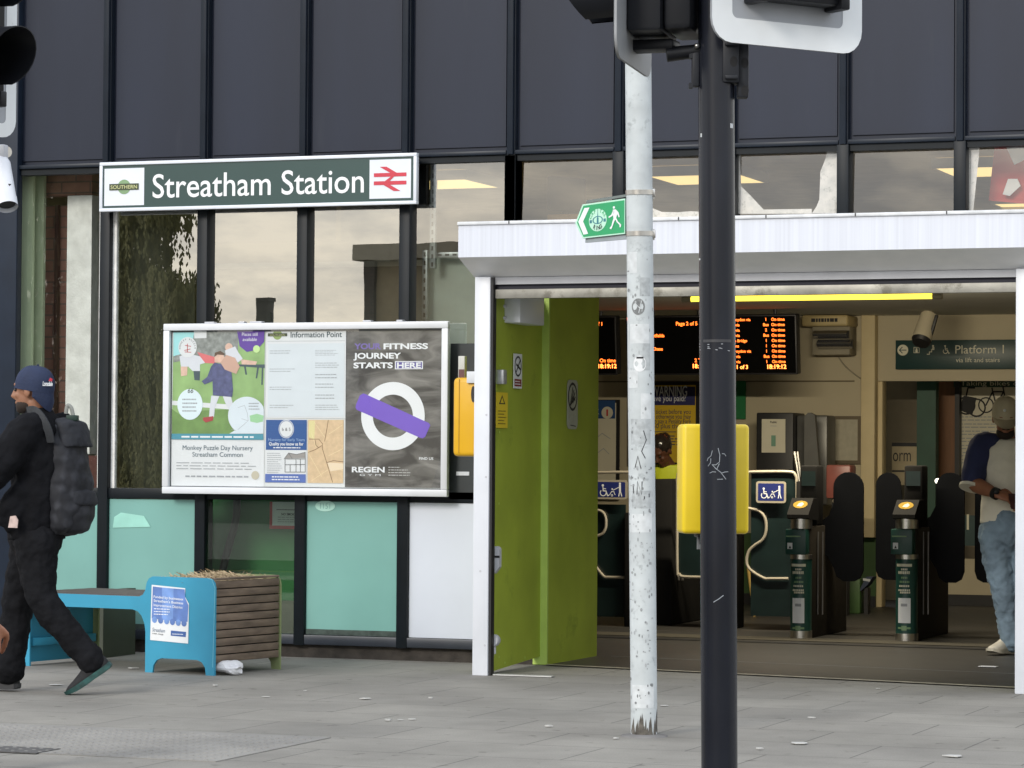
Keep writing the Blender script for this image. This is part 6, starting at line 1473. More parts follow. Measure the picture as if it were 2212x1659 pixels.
def shoe(parent, heel, f, n, L, up_m, sole_m, w=.048):
    """shoe along f from the heel, n up; sole is a sub-part"""
    f = f.normalized(); n = (n - f*n.dot(f)).normalized(); l_ = n.cross(f)
    b = MB(); secs = []
    for t, wd, hh, h0 in ((.0, .55, .075, .0), (.06, .8, .10, 0), (.22, .88, .115, 0), (.40, .86, .10, 0), (.56, .95, .078, 0), (.74, 1.02, .062, 0), (.90, .86, .052, 0), (.99, .45, .038, 0)):
        c = heel + f*L*t; secs.append([c + l_*w*wd*(abs(cos(a))**.8*(1 if cos(a) > 0 else -1)) + n*(.022 + (hh - .022)*max(0, sin(a))**.9 if sin(a) > 0 else .020) for a in [2*pi*i/18 for i in range(18)]])
    b.loft(secs, up_m); limb(b, [heel + f*L*.2 + n*.08, heel + f*L*.2 + n*.12], [w*.9, w*.86], up_m)
    o = fuse(b, 'shoe', parent, .009, up_m, 3)
    b = MB(); secs = []
    for t, wd, lift in ((-.02, .5, .012), (.03, .85, .003), (.2, .95, 0), (.42, .86, .002), (.6, 1.04, 0), (.78, 1.10, .002), (.92, .92, .010), (1.01, .45, .02)):
        c = heel + f*L*t; secs.append([c - l_*w*wd + n*lift, c + l_*w*wd + n*lift, c + l_*w*wd*1.02 + n*(.030 + lift*.4), c - l_*w*wd*1.02 + n*(.030 + lift*.4)])
    b.loft(secs, sole_m); b.build('sole', o)
    return o
def skin_mat(name, r, g, bl):
    m = mat(name, C(r, g, bl, 1.0), .5, var=.1, scale=14, spec=.4); return m
skin_a, skin_b, skin_c = skin_mat('warm brown skin', 150, 106, 82), skin_mat('tan skin', 150, 100, 74), skin_mat('dark brown skin', 84, 52, 36)
eye_m = mat('eye', (.02, .015, .012), .15, var=0)
def add_eyes(M_, parent):
    b = MB(); b.M = M_
    for s_ in (-1, 1): b.ball((.084, s_*.031, .006), .0105, eye_m, 10, 8)
    b.build('eyes', parent)
def head_frame(c, yaw_dir, pitch):
    """head space: +x where the face looks"""
    f = Vector((yaw_dir[0], yaw_dir[1], 0)).normalized(); up = Vector((0, 0, 1)); l_ = up.cross(f)
    f2 = f*cos(pitch) - up*sin(pitch); u2 = f2.cross(l_)
    return frame(c, f2, l_, u2)
# ---- the walker with the backpack
WB = at(75, 1497, z=0); WS = PX/(WB - CAM_LOC).dot(CAM_ROT @ Vector((0, 0, -1)))
def W(u, v, y=0.0): return Vector(((u - 75)/WS, y, (1497 - v)/WS))
wk = thing('person', 'man in black with a backwards navy cap walking left past the bench', 'person', tuple(WB), rz=ALPHA)
hd = Vector((-.95, .31, 0)).normalized(); lf = Vector((-hd.y, hd.x, 0))     # heading and his left
if lf.y > 0: lf = -lf
jacket_m = mat('black jacket cloth', (.0065, .0068, .0085), .85, var=.35, scale=7, bump=.5, bscale=35, spec=.12)
trouser_m = mat('black trouser cloth', (.0085, .0088, .0105), .85, var=.35, scale=6, bump=.5, bscale=45, spec=.12)
HM = head_frame(W(63, 842), (-.97, .25), RAD(4))
b = MB(); head_shape(b, HM, skin_a)
limb(b, [W(66, 868), W(74, 893), W(84, 915)], [.058, .056, .07], skin_a)
chest, hip = W(86, 975), W(74, 1160)
b.loft([sec(c, lf*w_, hd*d_) for c, w_, d_ in ((W(84, 905), .10, .08), (W(87, 930), .15, .10), (chest, .16, .105), (W(80, 1080), .14, .095), (hip, .15, .10))], skin_a)
shl, shr = W(92, 922) + lf*.185, W(96, 922) - lf*.185
ell, wrl = W(4, 1018, -.24), W(-72, 1065, -.22)
elr, wrr = W(100, 1040, .24), W(40, 1120, .2)
limb(b, [shl, ell, wrl], [.045, .036, .026], skin_a); limb(b, [shr, elr, wrr], [.045, .036, .026], skin_a)
hipl, knl, anl = W(80, 1168, -.085), W(98, 1294, -.10), W(206, 1428, -.10)
hipr, knr, anr = W(66, 1166, .085), W(30, 1300, .12), W(14, 1462, .10)
limb(b, [hip, hipl, knl, anl], [.09, .07, .05, .035], skin_a); limb(b, [hip, hipr, knr, anr], [.09, .07, .05, .035], skin_a)
hand_shape(b, wrl, V(-.8, 0, -.5), V(0, .6, -.5), 1, skin_a, .5); hand_shape(b, wrr, V(-.5, -.3, -.8), V(-.5, -.5, 0), -1, skin_a, .8)
fuse(b, 'body', wk, .0065, skin_a, 3); add_eyes(HM, wk)
b = MB(); b.M = HM; b.ball((.038, 0, -.082), (.060, .061, .046), mat('short beard', (.028, .018, .013), .9), 18, 12); b.ball((.066, 0, -.100), (.032, .036, .026), mat('short beard')); b.ball((.086, 0, -.052), (.014, .026, .006), mat('short beard')); b.build('beard', wk)
# jacket with sleeves, collar and a loose hem flap
b = MB()
b.loft([sec(c, lf*w_, hd*d_) for c, w_, d_ in ((W(78, 880), .070, .066), (W(80, 892), .082, .076), (W(86, 905), .125, .095), (W(91, 922), .180, .115), (W(90, 960), .205, .140), (W(86, 1010), .205, .150), (W(82, 1070), .195, .150), (W(78, 1120), .190, .150), (W(76, 1166), .185, .150))], jacket_m)
limb(b, [shl - lf*.03, shl + V(-.04, 0, -.05), ell, W(-30, 1046, -.25), wrl], [.085, .098, .086, .075, .060], jacket_m); limb(b, [shr + lf*.03, shr + V(0, 0, -.05), elr, wrr], [.085, .095, .08, .058], jacket_m)
limb(b, [W(50, 1066, -.14), W(26, 1092, -.16), W(14, 1125, -.16)], [.07, .06, .03], jacket_m); limb(b, [W(52, 1080, -.14), W(36, 1120, -.16), W(24, 1146, -.15)], [.06, .05, .018], jacket_m)
fuse(b, 'jacket', wk, .011, jacket_m, 4, .028, .075)
b = MB(); c = W(40, 1126, -.235); b.M = frame(c, (1, 0, 0), (0, 0, 1), (0, -1, 0)); b.prism([(-.026, -.03), (.022, -.032), (.026, .01), (.012, .034), (-.016, .03)], -.012, .006, mat('pale tissue', (.55, .42, .38), .7, var=.25, scale=30)); b.build('pocket_tissue', wk)
b = MB()
limb(b, [W(74, 1120), W(74, 1165)], [.145, .150], trouser_m)
limb(b, [hipl, W(84, 1225, -.09), knl, W(150, 1362, -.10), W(198, 1420, -.10)], [.125, .105, .085, .080, .070], trouser_m); limb(b, [hipr, W(46, 1235, .1), knr, W(20, 1385, .12), W(14, 1446, .10)], [.125, .105, .088, .080, .074], trouser_m)
limb(b, [W(196, 1416, -.10), W(204, 1428, -.10)], [.078, .074], trouser_m)
limb(b, [W(14, 1436, .10), W(13, 1450, .10)], [.082, .086], trouser_m)
fuse(b, 'trousers', wk, .011, trouser_m, 4, .028, .06)
shoe_m = mat('black trainer', (.008, .008, .009), .8, var=.3, bump=.3, bscale=60); sole_m = mat('teal edged sole', (.012, .062, .056), .55, var=.6, scale=22)
d_ = W(160, 1499, -.1) - W(247, 1437, -.1); shoe(wk, W(247, 1437, -.1) + V(.0, 0, .0), d_, V(-d_.z, 0, d_.x)*(-1), .285, shoe_m, sole_m, .050)
shoe(wk, W(33, 1493, .1) , V(-1, .3, .02), V(0, 0, 1), .285, shoe_m, mat('black sole', (.03, .03, .032), .6), .048)
# cap worn backwards
cap_m = mat('navy cap cloth', (.012, .022, .060), .8, var=.15, scale=12, bump=.25, bscale=90)
b = MB(); b.M = HM @ Matrix.Rotation(RAD(-13), 4, 'Y')
secs = []
for j in range(11):
    t = pi/2*j/10; rr = cos(t)**.75 if j < 10 else .03
    secs.append([(-.010 + .112*rr*cos(2*pi*i/28), .090*rr*sin(2*pi*i/28), .026 + .108*sin(t)) for i in range(28)])
b.loft([[(q[0], q[1], q[2] - .030) for q in secs[0]]] + secs, cap_m); b.ball((-.010, 0, .135), .008, cap_m)
o = b.build('cap', wk)
b = MB(); b.M = HM @ Matrix.Rotation(RAD(-13), 4, 'Y')
g1 = []
for i in range(13):
    a = pi*.58 + pi*.84*i/12
    x_, y_ = -.010 + .110*cos(a), .088*sin(a); e_ = max(0, -cos(a))
    g1.append([(x_, y_, .004), (x_ - .012*e_, y_*1.0, -.030 - .016*e_), (x_ - .006*e_, y_*.94, -.095*e_ - .008)])
b.add([q for r_ in g1 for q in r_] + [(q[0]*.97, q[1]*.96, q[2]) for r_ in g1 for q in r_], [(i*3 + j, i*3 + j + 1, i*3 + j + 4, i*3 + j + 3) for i in range(12) for j in range(2)] + [(39 + i*3 + j + 3, 39 + i*3 + j + 4, 39 + i*3 + j + 1, 39 + i*3 + j) for i in range(12) for j in range(2)], cap_m)
b.build('brim', o)
b = MB(); c = HM @ V(-.075, .075, .02); cw = W(95, 829); yy_ = -.082
b.M = frame(Vector((cw.x, -.060, cw.z)), (.86, .5, 0), (0, 0, 1), (.5, -.86, 0)); b.text('Lonsdale', 0, -.012, .034, letter_m, .030, 'C', bold=.03, shear=.2, width=.058); b.poly([(.004, .014), (.026, .012), (.028, .026), (.014, .032)], nr_red_m, .0302); b.build('cap_logo', o)
# backpack
def strip_mat():
    m, n, l, b_ = nodes_of('striped backpack cloth')
    tc = n.new('ShaderNodeTexCoord')
    rp = n.new('ShaderNodeValToRGB'); rp.color_ramp.elements[0].position = .42; rp.color_ramp.elements[1].position = .95; rp.color_ramp.elements[0].color = (.007, .008, .012, 1); rp.color_ramp.elements[1].color = (.028, .030, .038, 1)
    mx = n.new('ShaderNodeMixRGB'); mx.inputs['Fac'].default_value = .5
    for k, (rot, sc) in enumerate((((0, RAD(80), 0), 3.6), ((0, RAD(-8), 0), 4.4))):
        mp = n.new('ShaderNodeMapping'); mp.inputs['Rotation'].default_value = rot
        wv = n.new('ShaderNodeTexWave'); wv.inputs['Scale'].default_value = sc; wv.inputs['Distortion'].default_value = 3.5; wv.inputs['Detail'].default_value = 3; wv.inputs['Detail Scale'].default_value = 1.6
        l.new(tc.outputs['Object'], mp.inputs['Vector']); l.new(mp.outputs['Vector'], wv.inputs['Vector']); l.new(wv.outputs['Color'], mx.inputs[1 + k])
    l.new(mx.outputs['Color'], rp.inputs['Fac']); l.new(rp.outputs['Color'], b_.inputs['Base Color']); b_.inputs['Roughness'].default_value = .75
    return m
pack_m = strip_mat(); pack_d = mat('charcoal backpack cloth', (.014, .016, .022), .8, var=.3, scale=10, bump=.3, bscale=40); strap_m = mat('backpack strap', (.026, .029, .034), .7, var=.2, bump=.3, bscale=120)
bk = thing('backpack', 'large charcoal striped backpack on the back of the man in the navy cap', 'backpack', tuple(WB + R_DIR*W(150, 1040).x + Vector((0, 0, W(150, 1040).z))), rz=ALPHA)
KO = W(150, 1040)
b = MB(KO)
b.loft([sec(c, lf*w_, hd*d_) for c, w_, d_ in ((W(128, 908), .07, .035), (W(132, 916), .125, .065), (W(138, 950), .150, .088), (W(143, 1000), .160, .098), (W(146, 1050), .170, .108), (W(146, 1100), .175, .112), (W(140, 1140), .165, .098), (W(134, 1156), .12, .06))], pack_m)
fuse(b, 'pack_body', bk, .011, pack_m, 4, .045, .12)
b = MB(KO); bd = -hd
b.loft([sec(c, lf*w_, hd*d_) for c, w_, d_ in ((W(166, 1072), .10, .035), (W(170, 1082), .125, .058), (W(170, 1115), .130, .062), (W(163, 1146), .11, .05), (W(158, 1153), .08, .03))], pack_m)
fuse(b, 'front_pocket', bk, .010, pack_m, 3, .014, .07)
b = MB(KO); b.loft([sec(c, lf*w_, hd*d_) for c, w_, d_ in ((W(164, 1052), .11, .05), (W(170, 1062), .135, .062), (W(174, 1084), .138, .066), (W(174, 1092), .13, .06))], pack_d); fuse(b, 'pocket_flap', bk, .009, pack_d, 3, .012, .05)
b = MB(KO); b.loft([sec(c, lf*w_, hd*d_) for c, w_, d_ in ((W(134, 903), .08, .04), (W(146, 912), .13, .07), (W(155, 945), .15, .07), (W(160, 965), .15, .065))], pack_d); fuse(b, 'top_flap', bk, .010, pack_d, 3, .016, .06)
b = MB(KO)
pth = smooth_path([W(115, 958, -.165), W(110, 932, -.185), W(100, 911, -.19), W(88, 896, -.178), W(75, 888, -.155), W(62, 890, -.145)], 5)
sd = Vector((0, 0, 1)); n_ = len(pth); vs, fs = [], []
for i, q in enumerate(pth):
    t_ = (pth[min(i+1, n_-1)] - pth[max(i-1, 0)]).normalized(); side_ = t_.cross(lf).normalized()
    for a, o_ in ((-.024, 0), (.024, 0), (.024, .012), (-.024, .012)): vs.append(q + side_*a*.9 + lf*(o_ - .004) + Vector((0, 0, .004)))
    if i: fs += [(4*i-4+j, 4*i-4+(j+1) % 4, 4*i+(j+1) % 4, 4*i+j) for j in range(4)]
b.add(vs, fs, strap_m); b.build('shoulder_strap', bk)
b = MB(KO); b.tube(smooth_path([W(136, 893), W(139, 876), W(147, 880), W(152, 898)]), .011, mat('pale webbing', (.25, .26, .24), .7), 8); b.box(tuple(W(147, 906) + lf*.02 - V(.012, .04, .006)), tuple(W(166, 898) + lf*.02 + V(.0, .04, .004)), mat('dark green trim', (.008, .03, .02), .6), .004); b.build('grab_loop', bk)
# ---- the man in the cap, looking at his phone
MBASE = at(2178, 1414, z=.004); MS = PX/(MBASE - CAM_LOC).dot(CAM_ROT @ Vector((0, 0, -1)))
def N(u, v, y=0.0): return Vector(((u - 2178)/MS, y, (1414 - v)/MS))
mn = thing('person', 'man in a pale cap and white T-shirt with navy sleeves looking at his phone', 'person', tuple(MBASE), rz=ALPHA)
shirt_m = mat('cream T-shirt cloth', (.78, .73, .60), .85, var=.08, scale=8, bump=.25, bscale=30); sleeve_m = mat('navy sleeve cloth', (.022, .028, .085), .85, var=.15)
jean_m = mat('washed blue denim', (.19, .265, .335), .85, var=.3, scale=4, bump=.3, bscale=60, dirt=(.13, .18, .235), dirt_at=.6, dirt_scale=5); cap2_m = mat('stone cap cloth', (.50, .43, .29), .85, var=.12, bump=.2, bscale=70)
X1, Y1 = Vector((1, 0, 0)), Vector((0, 1, 0))
HM2 = head_frame(N(2167, 902, -.06), (-.10, -1), RAD(22))
b = MB(); head_shape(b, HM2, skin_b)
limb(b, [N(2170, 928, -.02), N(2174, 948, .01), N(2176, 968, .02)], [.06, .058, .075], skin_b)
b.loft([sec(c, X1*w_, Y1*d_) for c, w_, d_ in ((N(2176, 955, .02), .10, .08), (N(2177, 975, .02), .16, .10), (N(2177, 1020), .155, .105), (N(2176, 1080), .14, .10), (N(2176, 1130), .15, .10))], skin_b)
sr_, er_, wr_ = N(2119, 966, .02), N(2096, 1042, -.06), N(2138, 1066, -.24)
sl_, el_, wl_ = N(2234, 966, .02), N(2256, 1046, -.06), N(2216, 1074, -.24)
limb(b, [sr_, er_, wr_], [.058, .046, .031], skin_b); limb(b, [sl_, el_, wl_], [.058, .046, .031], skin_b)
limb(b, [er_, (er_ + wr_)/2, wr_], [.047, .046, .032], skin_b)
hand_shape(b, wr_, N(2186, 1080, -.28) - wr_, V(.2, .6, -.75), 1, skin_b, .55, 1.05); hand_shape(b, wl_, N(2190, 1085, -.27) - wl_, V(-.2, .6, -.75), -1, skin_b, .6, 1.05)
lgr = [N(2156, 1140), N(2160, 1268, -.03), N(2184, 1392, .0)]; lgl = [N(2204, 1140), N(2214, 1268, -.04), N(2226, 1392, .02)]
for q in (lgr, lgl): limb(b, [N(2178, 1130)] + q, [.1, .08, .055, .038], skin_b)
fuse(b, 'body', mn, .0065, skin_b, 3); add_eyes(HM2, mn)
b = MB(); b.M = HM2; b.ball((.044, 0, -.092), (.060, .062, .046), mat('dark beard', (.022, .013, .009), .9), 18, 12); b.ball((.088, 0, -.050), (.014, .028, .007), mat('dark beard')); b.build('beard', mn)
b = MB()
b.loft([sec(c, X1*w_, Y1*d_) for c, w_, d_ in ((N(2174, 948, .01), .078, .074), (N(2176, 956, .01), .115, .09), (N(2177, 972, .01), .172, .112), (N(2177, 1000), .186, .128), (N(2176, 1060), .180, .130), (N(2175, 1110), .178, .128), (N(2174, 1130), .178, .126))], shirt_m); fuse(b, 't_shirt', mn, .011, shirt_m, 3, .022, .09)
for a_, c_ in ((sr_, er_), (sl_, el_)):
    b = MB(); mid = a_ + (c_ - a_)*.86; limb(b, [N(2176 + (-34 if a_ is sr_ else 34), 957, .01), a_, mid], [.070, .088, .084], sleeve_m); so = fuse(b, 'sleeve', mn, .011, sleeve_m, 3, .014, .07)
    b = MB(); b.tube([mid + (c_ - a_).normalized()*.062, mid + (c_ - a_).normalized()*.084], [.079, .080], shirt_m, 22); b.build('cuff', so)
b = MB(); limb(b, [N(2175, 1128), N(2176, 1150)], [.155, .16], jean_m)
limb(b, [N(2152, 1150), N(2156, 1215, -.01), N(2168, 1290, -.03), N(2184, 1384, .0)], [.122, .102, .080, .074], jean_m); limb(b, [N(2202, 1150), N(2208, 1215, -.01), N(2214, 1290, -.03), N(2226, 1384, .02)], [.122, .102, .080, .074], jean_m); fuse(b, 'jeans', mn, .010, jean_m, 2, .034, .055)
white_shoe = mat('off white trainer', (.55, .52, .44), .6, var=.1)
shoe(mn, N(2190, 1410, .09) , V(-.62, -.75, 0), V(0, 0, 1), .28, white_shoe, mat('cream sole', (.5, .47, .38), .6), .05); shoe(mn, N(2226, 1410, .12), V(.3, -.95, 0), V(0, 0, 1), .28, white_shoe, mat('cream sole'), .05)
b = MB(); b.M = HM2 @ Matrix.Rotation(RAD(-4), 4, 'Y')
secs = [[(-.008 + .110*(cos(pi/2*j/10)**.75 if j < 10 else .03)*cos(2*pi*i/28), .089*(cos(pi/2*j/10)**.75 if j < 10 else .03)*sin(2*pi*i/28), .036 + .104*sin(pi/2*j/10)) for i in range(28)] for j in range(11)]
b.loft([[(q[0], q[1], q[2] - .026) for q in secs[0]]] + secs, cap2_m); b.ball((-.008, 0, .142), .009, cap2_m); o = b.build('cap', mn)
b = MB(); b.M = HM2 @ Matrix.Rotation(RAD(-4), 4, 'Y'); g1 = []
for i in range(13):
    a = -pi*.40 + pi*.80*i/12; x_, y_ = -.008 + .110*cos(a), .089*sin(a); e_ = cos(a*1.22)
    g1.append([(x_, y_, .014), (x_ + .048*e_, y_*1.0, .004), (x_ + .095*e_, y_*.93, -.014)])
b.add([q for r_ in g1 for q in r_] + [(q[0], q[1], q[2] - .006) for r_ in g1 for q in r_], [(i*3 + j + 3, i*3 + j + 4, i*3 + j + 1, i*3 + j) for i in range(12) for j in range(2)] + [(39 + i*3 + j, 39 + i*3 + j + 1, 39 + i*3 + j + 4, 39 + i*3 + j + 3) for i in range(12) for j in range(2)], mat('shaded cap brim', (.36, .30, .195), .85, var=.12)); b.build('brim', o)  # brim darker than the dome: a shading step put into the cloth colour
b = MB(); b.M = HM2; b.ball((.092, -.012, .085), .010, letter_m); b.build('cap_badge', o)
b = MB(); ax = (wr_ - er_).normalized(); b.tube([wr_ - ax*.02, wr_ + ax*.012], .040, black_m, 20); b.ball(wr_ - ax*.004 + V(0, -.036, .012), (.02, .012, .018), black_m); b.build('watch', mn)
ph = at_depth(2193, 1083, PX/MS - .29); pt = thing('phone', 'dark phone held in both hands by the man in the pale cap', 'phone', tuple(ph), rz=ALPHA)
b = MB(); b.M = Matrix.Rotation(RAD(-50), 4, 'X'); b.box((-.037, -.005, -.075), (.037, .004, .075), mat('maroon phone case', (.05, .016, .016), .4), .006); b.build('case', pt)
b = MB(); b.M = Matrix.Rotation(RAD(-50), 4, 'X'); b.box((-.034, .0042, -.071), (.034, .0052, .071), black_m); b.build('screen', pt)
# ---- staff member bending over the counter between the poles
SB = at(1440, 1335, z=.004); SB = at(1440, 1000, y=6.3); SB.z = .004; SS = PX/(SB - CAM_LOC).dot(CAM_ROT @ Vector((0, 0, -1))); vg = 988 + 1.296*SS
def H(u, v, y=0.0): return Vector(((u - 1440)/SS, y, (vg - v)/SS))
st = thing('person', 'member of staff in a yellow high visibility vest bending forward between the two poles', 'person', tuple(SB), rz=ALPHA)
HM3 = head_frame(H(1428, 972, -.10), (-.6, -.8), RAD(40))
b = MB(); head_shape(b, HM3, skin_c); limb(b, [H(1434, 990, -.06), H(1444, 1010, .0)], [.055, .07], skin_c)
b.loft([sec(c, X1*w_, Y1*d_) for c, w_, d_ in ((H(1446, 1004), .13, .08), (H(1448, 1040, .04), .15, .10), (H(1450, 1085, .1), .15, .11), (H(1452, 1120, .12), .14, .10))], skin_c)
limb(b, [H(1405, 1022), H(1392, 1075, -.1), H(1412, 1092, -.28)], [.055, .042, .028], skin_c); limb(b, [H(1490, 1022), H(1500, 1075, -.1), H(1476, 1092, -.28)], [.055, .042, .028], skin_c)
hand_shape(b, H(1412, 1092, -.28), V(.6, -.7, 0), V(0, 0, -1), 1, skin_c, .4); hand_shape(b, H(1476, 1092, -.28), V(-.6, -.7, 0), V(0, 0, -1), -1, skin_c, .4)
for s_ in (-1, 1): limb(b, [H(1452, 1120, .12), H(1452 + s_*24, 1140, .1), H(1452 + s_*26, 1238, .06), H(1452 + s_*28, vg - 20, .1)], [.1, .08, .055, .04], skin_c)
fuse(b, 'body', st, .008, skin_c, 3); add_eyes(HM3, st)
b = MB(); b.M = HM3; b.ball((-.020, 0, .040), (.104, .086, .104), eye_m, 18, 12); b.ball((-.10, 0, .05), (.05, .05, .05), eye_m); b.build('hair', st)
vest_m = mat('high visibility vest', (.55, .62, .02), .6, var=.1)
b = MB(); b.loft([sec(c, X1*w_, Y1*d_) for c, w_, d_ in ((H(1446, 1002), .14, .09), (H(1447, 1014, .02), .185, .11), (H(1448, 1045, .05), .185, .13), (H(1450, 1085, .1), .18, .13))], vest_m); fuse(b, 'vest', st, .012, vest_m, 3, .012)
navyc = mat('navy uniform cloth', (.012, .014, .03), .8)
b = MB(); limb(b, [H(1451, 1090, .1), H(1452, 1130, .12)], [.15, .155], navyc)
for s_ in (-1, 1): limb(b, [H(1452 + s_*22, 1140, .1), H(1452 + s_*25, 1238, .06), H(1452 + s_*27, vg - 14, .1)], [.115, .085, .075], navyc)
fuse(b, 'trousers', st, .012, navyc, 3, .012)
for s_, q in ((-1, H(1405, 1022)), (1, H(1490, 1022))): b = MB(); limb(b, [H(1447 + s_*30, 1014, .01), q, H(1448 + s_*54, 1062, -.06)], [.06, .07, .062], navyc); fuse(b, 'sleeve', st, .012, navyc, 3)
for s_ in (-1, 1): shoe(st, H(1452 + s_*27, vg - 2, .16), V(s_*.2, -1, 0), V(0, 0, 1), .27, shoe_m, mat('black sole'), .047)
# ---- passer-by cropped by the left edge: only the hand shows
QB = at_depth(-150, 988, 8.9); QB.z = 0; QS = PX/8.9; vg2 = 988 + 1.3*QS
def J(u, v, y=0.0): return Vector(((u + 150)/QS, y, (vg2 - v)/QS))
qb = thing('person', 'passer-by cropped off by the left edge so that only a bare hand shows', 'person', tuple(QB), rz=ALPHA)
b = MB(); HM4 = head_frame(Vector((-.06, 0, 1.60)), (-1, 0), 0); head_shape(b, HM4, skin_b); limb(b, [V(-.05, 0, 1.52), V(-.02, 0, 1.42)], [.055, .07], skin_b)
hl_ = V(0, -1, 0)
b.loft([sec(Vector((x_, 0, z_)), Y1*w_, X1*d_) for x_, z_, w_, d_ in ((-.02, 1.46, .10, .08), (-.01, 1.40, .15, .10), (0, 1.25, .155, .11), (0, 1.08, .14, .10), (0, .95, .15, .10))], skin_b)
wrq = J(13, 1338, -.26); limb(b, [V(0, -.19, 1.38), V(.10, -.25, 1.10), wrq], [.055, .045, .030], skin_b); limb(b, [V(0, .19, 1.38), V(-.08, .25, 1.10), V(-.2, .22, .88)], [.055, .045, .03], skin_b)
hand_shape(b, wrq, J(17, 1410, -.26) - wrq, V(-.6, .6, 0), 1, skin_b, .75); hand_shape(b, V(-.2, .22, .88), V(-.2, 0, -1), V(0, -1, 0), -1, skin_b, .6)
for s_ in (-1, 1): limb(b, [V(0, 0, .95), V(0, s_*.09, .9), V(-.12*s_, s_*.1, .5), V(-.18*s_, s_*.1, .1)], [.1, .08, .055, .04], skin_b)
fuse(b, 'body', qb, .007, skin_b, 3); add_eyes(HM4, qb)
b = MB(); b.M = HM4; b.ball((-.022, 0, .040), (.104, .086, .104), eye_m, 18, 12); b.build('hair', qb)
grey_c = mat('grey top cloth', (.16, .16, .17), .85)
b = MB(); b.loft([sec(Vector((x_, 0, z_)), Y1*w_, X1*d_) for x_, z_, w_, d_ in ((-.03, 1.48, .08, .075), (-.01, 1.42, .17, .11), (0, 1.28, .185, .13), (0, 1.05, .175, .125), (0, .90, .175, .125))], grey_c); limb(b, [V(0, -.17, 1.39), V(.05, -.22, 1.22), V(.09, -.245, 1.12)], [.08, .075, .07], grey_c); limb(b, [V(0, .17, 1.39), V(-.04, .22, 1.22), V(-.07, .245, 1.12)], [.08, .075, .07], grey_c); fuse(b, 't_shirt', qb, .012, grey_c, 3, .014)
b = MB(); limb(b, [V(0, 0, .95), V(0, 0, .88)], [.14, .14], navyc)
for s_ in (-1, 1): limb(b, [V(0, s_*.09, .88), V(-.12*s_, s_*.1, .5), V(-.18*s_, s_*.1, .12)], [.11, .085, .07], navyc)
fuse(b, 'trousers', qb, .012, navyc, 3, .014)
for s_ in (-1, 1): shoe(qb, V(-.18*s_ + .06, s_*.1, .0), V(-1, 0, 0), V(0, 0, 1), .27, shoe_m, mat('black sole'), .047)
# ------------------------------------------------------------------ across the street, behind the camera: what the panes reflect
def mirror(u, v, y): q = at(u, v, y=y); return Vector((q.x, -y, q.z))
leaf_a = mat('willow leaf', (.125, .118, .036), .6, var=.3, scale=3); leaf_b = mat('willow leaf pale', (.165, .150, .050), .6, var=.3, scale=3); bark_m = mat('willow bark', (.09, .07, .05), .9, var=.4, scale=10, bump=.6)
YT = 58.0
edge = [(462, 383), (490, 384), (533, 380), (560, 372), (603, 415), (640, 424), (690, 424), (760, 430), (900, 430), (1100, 425)]
def edge_x(z):
    pts = [(mirror(u, v, YT).z, mirror(u, v, YT).x) for v, u in edge]
    if z >= pts[0][0]: return pts[0][1] - (z - pts[0][0])*.55
    for (z0, a), (z1, c) in zip(pts, pts[1:]):
        if z1 <= z <= z0: return c + (a - c)*(z - z1)/(z0 - z1)
    return pts[-1][1]
ctr = mirror(-40, 900, YT)
tw = thing('willow_tree', 'dark weeping willow reflected in the left window panes', 'tree', (ctr.x, -YT, -.1))
b = MB(tw.location); b.tube(smooth_path([(ctr.x, -YT, -.1), (ctr.x + .2, -YT, 3), (ctr.x - .2, -YT + .3, 6.5), (ctr.x + .3, -YT, 10.5)]), [.5 - .4*i/18 for i in range(19)], bark_m, 12)
rw = random.Random(5)
for i in range(9):
    a = 2*pi*i/9; z_ = rw.uniform(4, 8.5); b.tube(smooth_path([(ctr.x, -YT, z_), (ctr.x + 1.6*cos(a), -YT + 1.4*sin(a), z_ + 1.5), (ctr.x + 3.2*cos(a), -YT + 2.4*sin(a), z_ + 1.3)]), [.16 - .12*k/12 for k in range(13)], bark_m, 7)
b.build('trunk', tw)
b = MB(tw.location)
hole = [mirror(u, v, YT) for u, v in ((322, 488), (384, 575))]
for i in range(5200):
    z_ = rw.uniform(.3, 10.8); xe = edge_x(z_)
    x_ = xe - abs(rw.gauss(0, 1))*1.9 if i % 3 else xe - rw.uniform(0, 7); yy_ = -YT + rw.uniform(-1.8, 1.8)
    if hole[1].z < z_ < hole[0].z + .25 and x_ > hole[0].x - .1 and rw.random() < .95: continue
    L = rw.uniform(.4, 1.5); n_ = int(L*13); sw_ = rw.uniform(-.10, .10)
    if x_ > xe - .25: L *= .6
    for k in range(n_):
        t_ = k/n_; zz = z_ - L*t_; xx = x_ + sw_*t_ + rw.uniform(-.028, .028)
        if hole[1].z < zz < hole[0].z and xx > hole[0].x and rw.random() < .5: continue
        an = rw.uniform(-.38, .38); ln = rw.uniform(.10, .22); wd = ln*.20; dx, dz = sin(an)*ln, -cos(an)*ln; yv = yy_ + rw.uniform(-.1, .1); dy = rw.uniform(-.015, .015)
        b.add([(xx, yv, zz), (xx + dx/2 + wd*cos(an), yv + dy, zz + dz/2 + wd*sin(an)), (xx + dx, yv + dy*1.5, zz + dz), (xx + dx/2 - wd*cos(an), yv + dy*.6, zz + dz/2 - wd*sin(an))], [(0, 1, 2, 3)], leaf_a if (i*7 + int(z_*3)) % 5 < 3 else leaf_b)
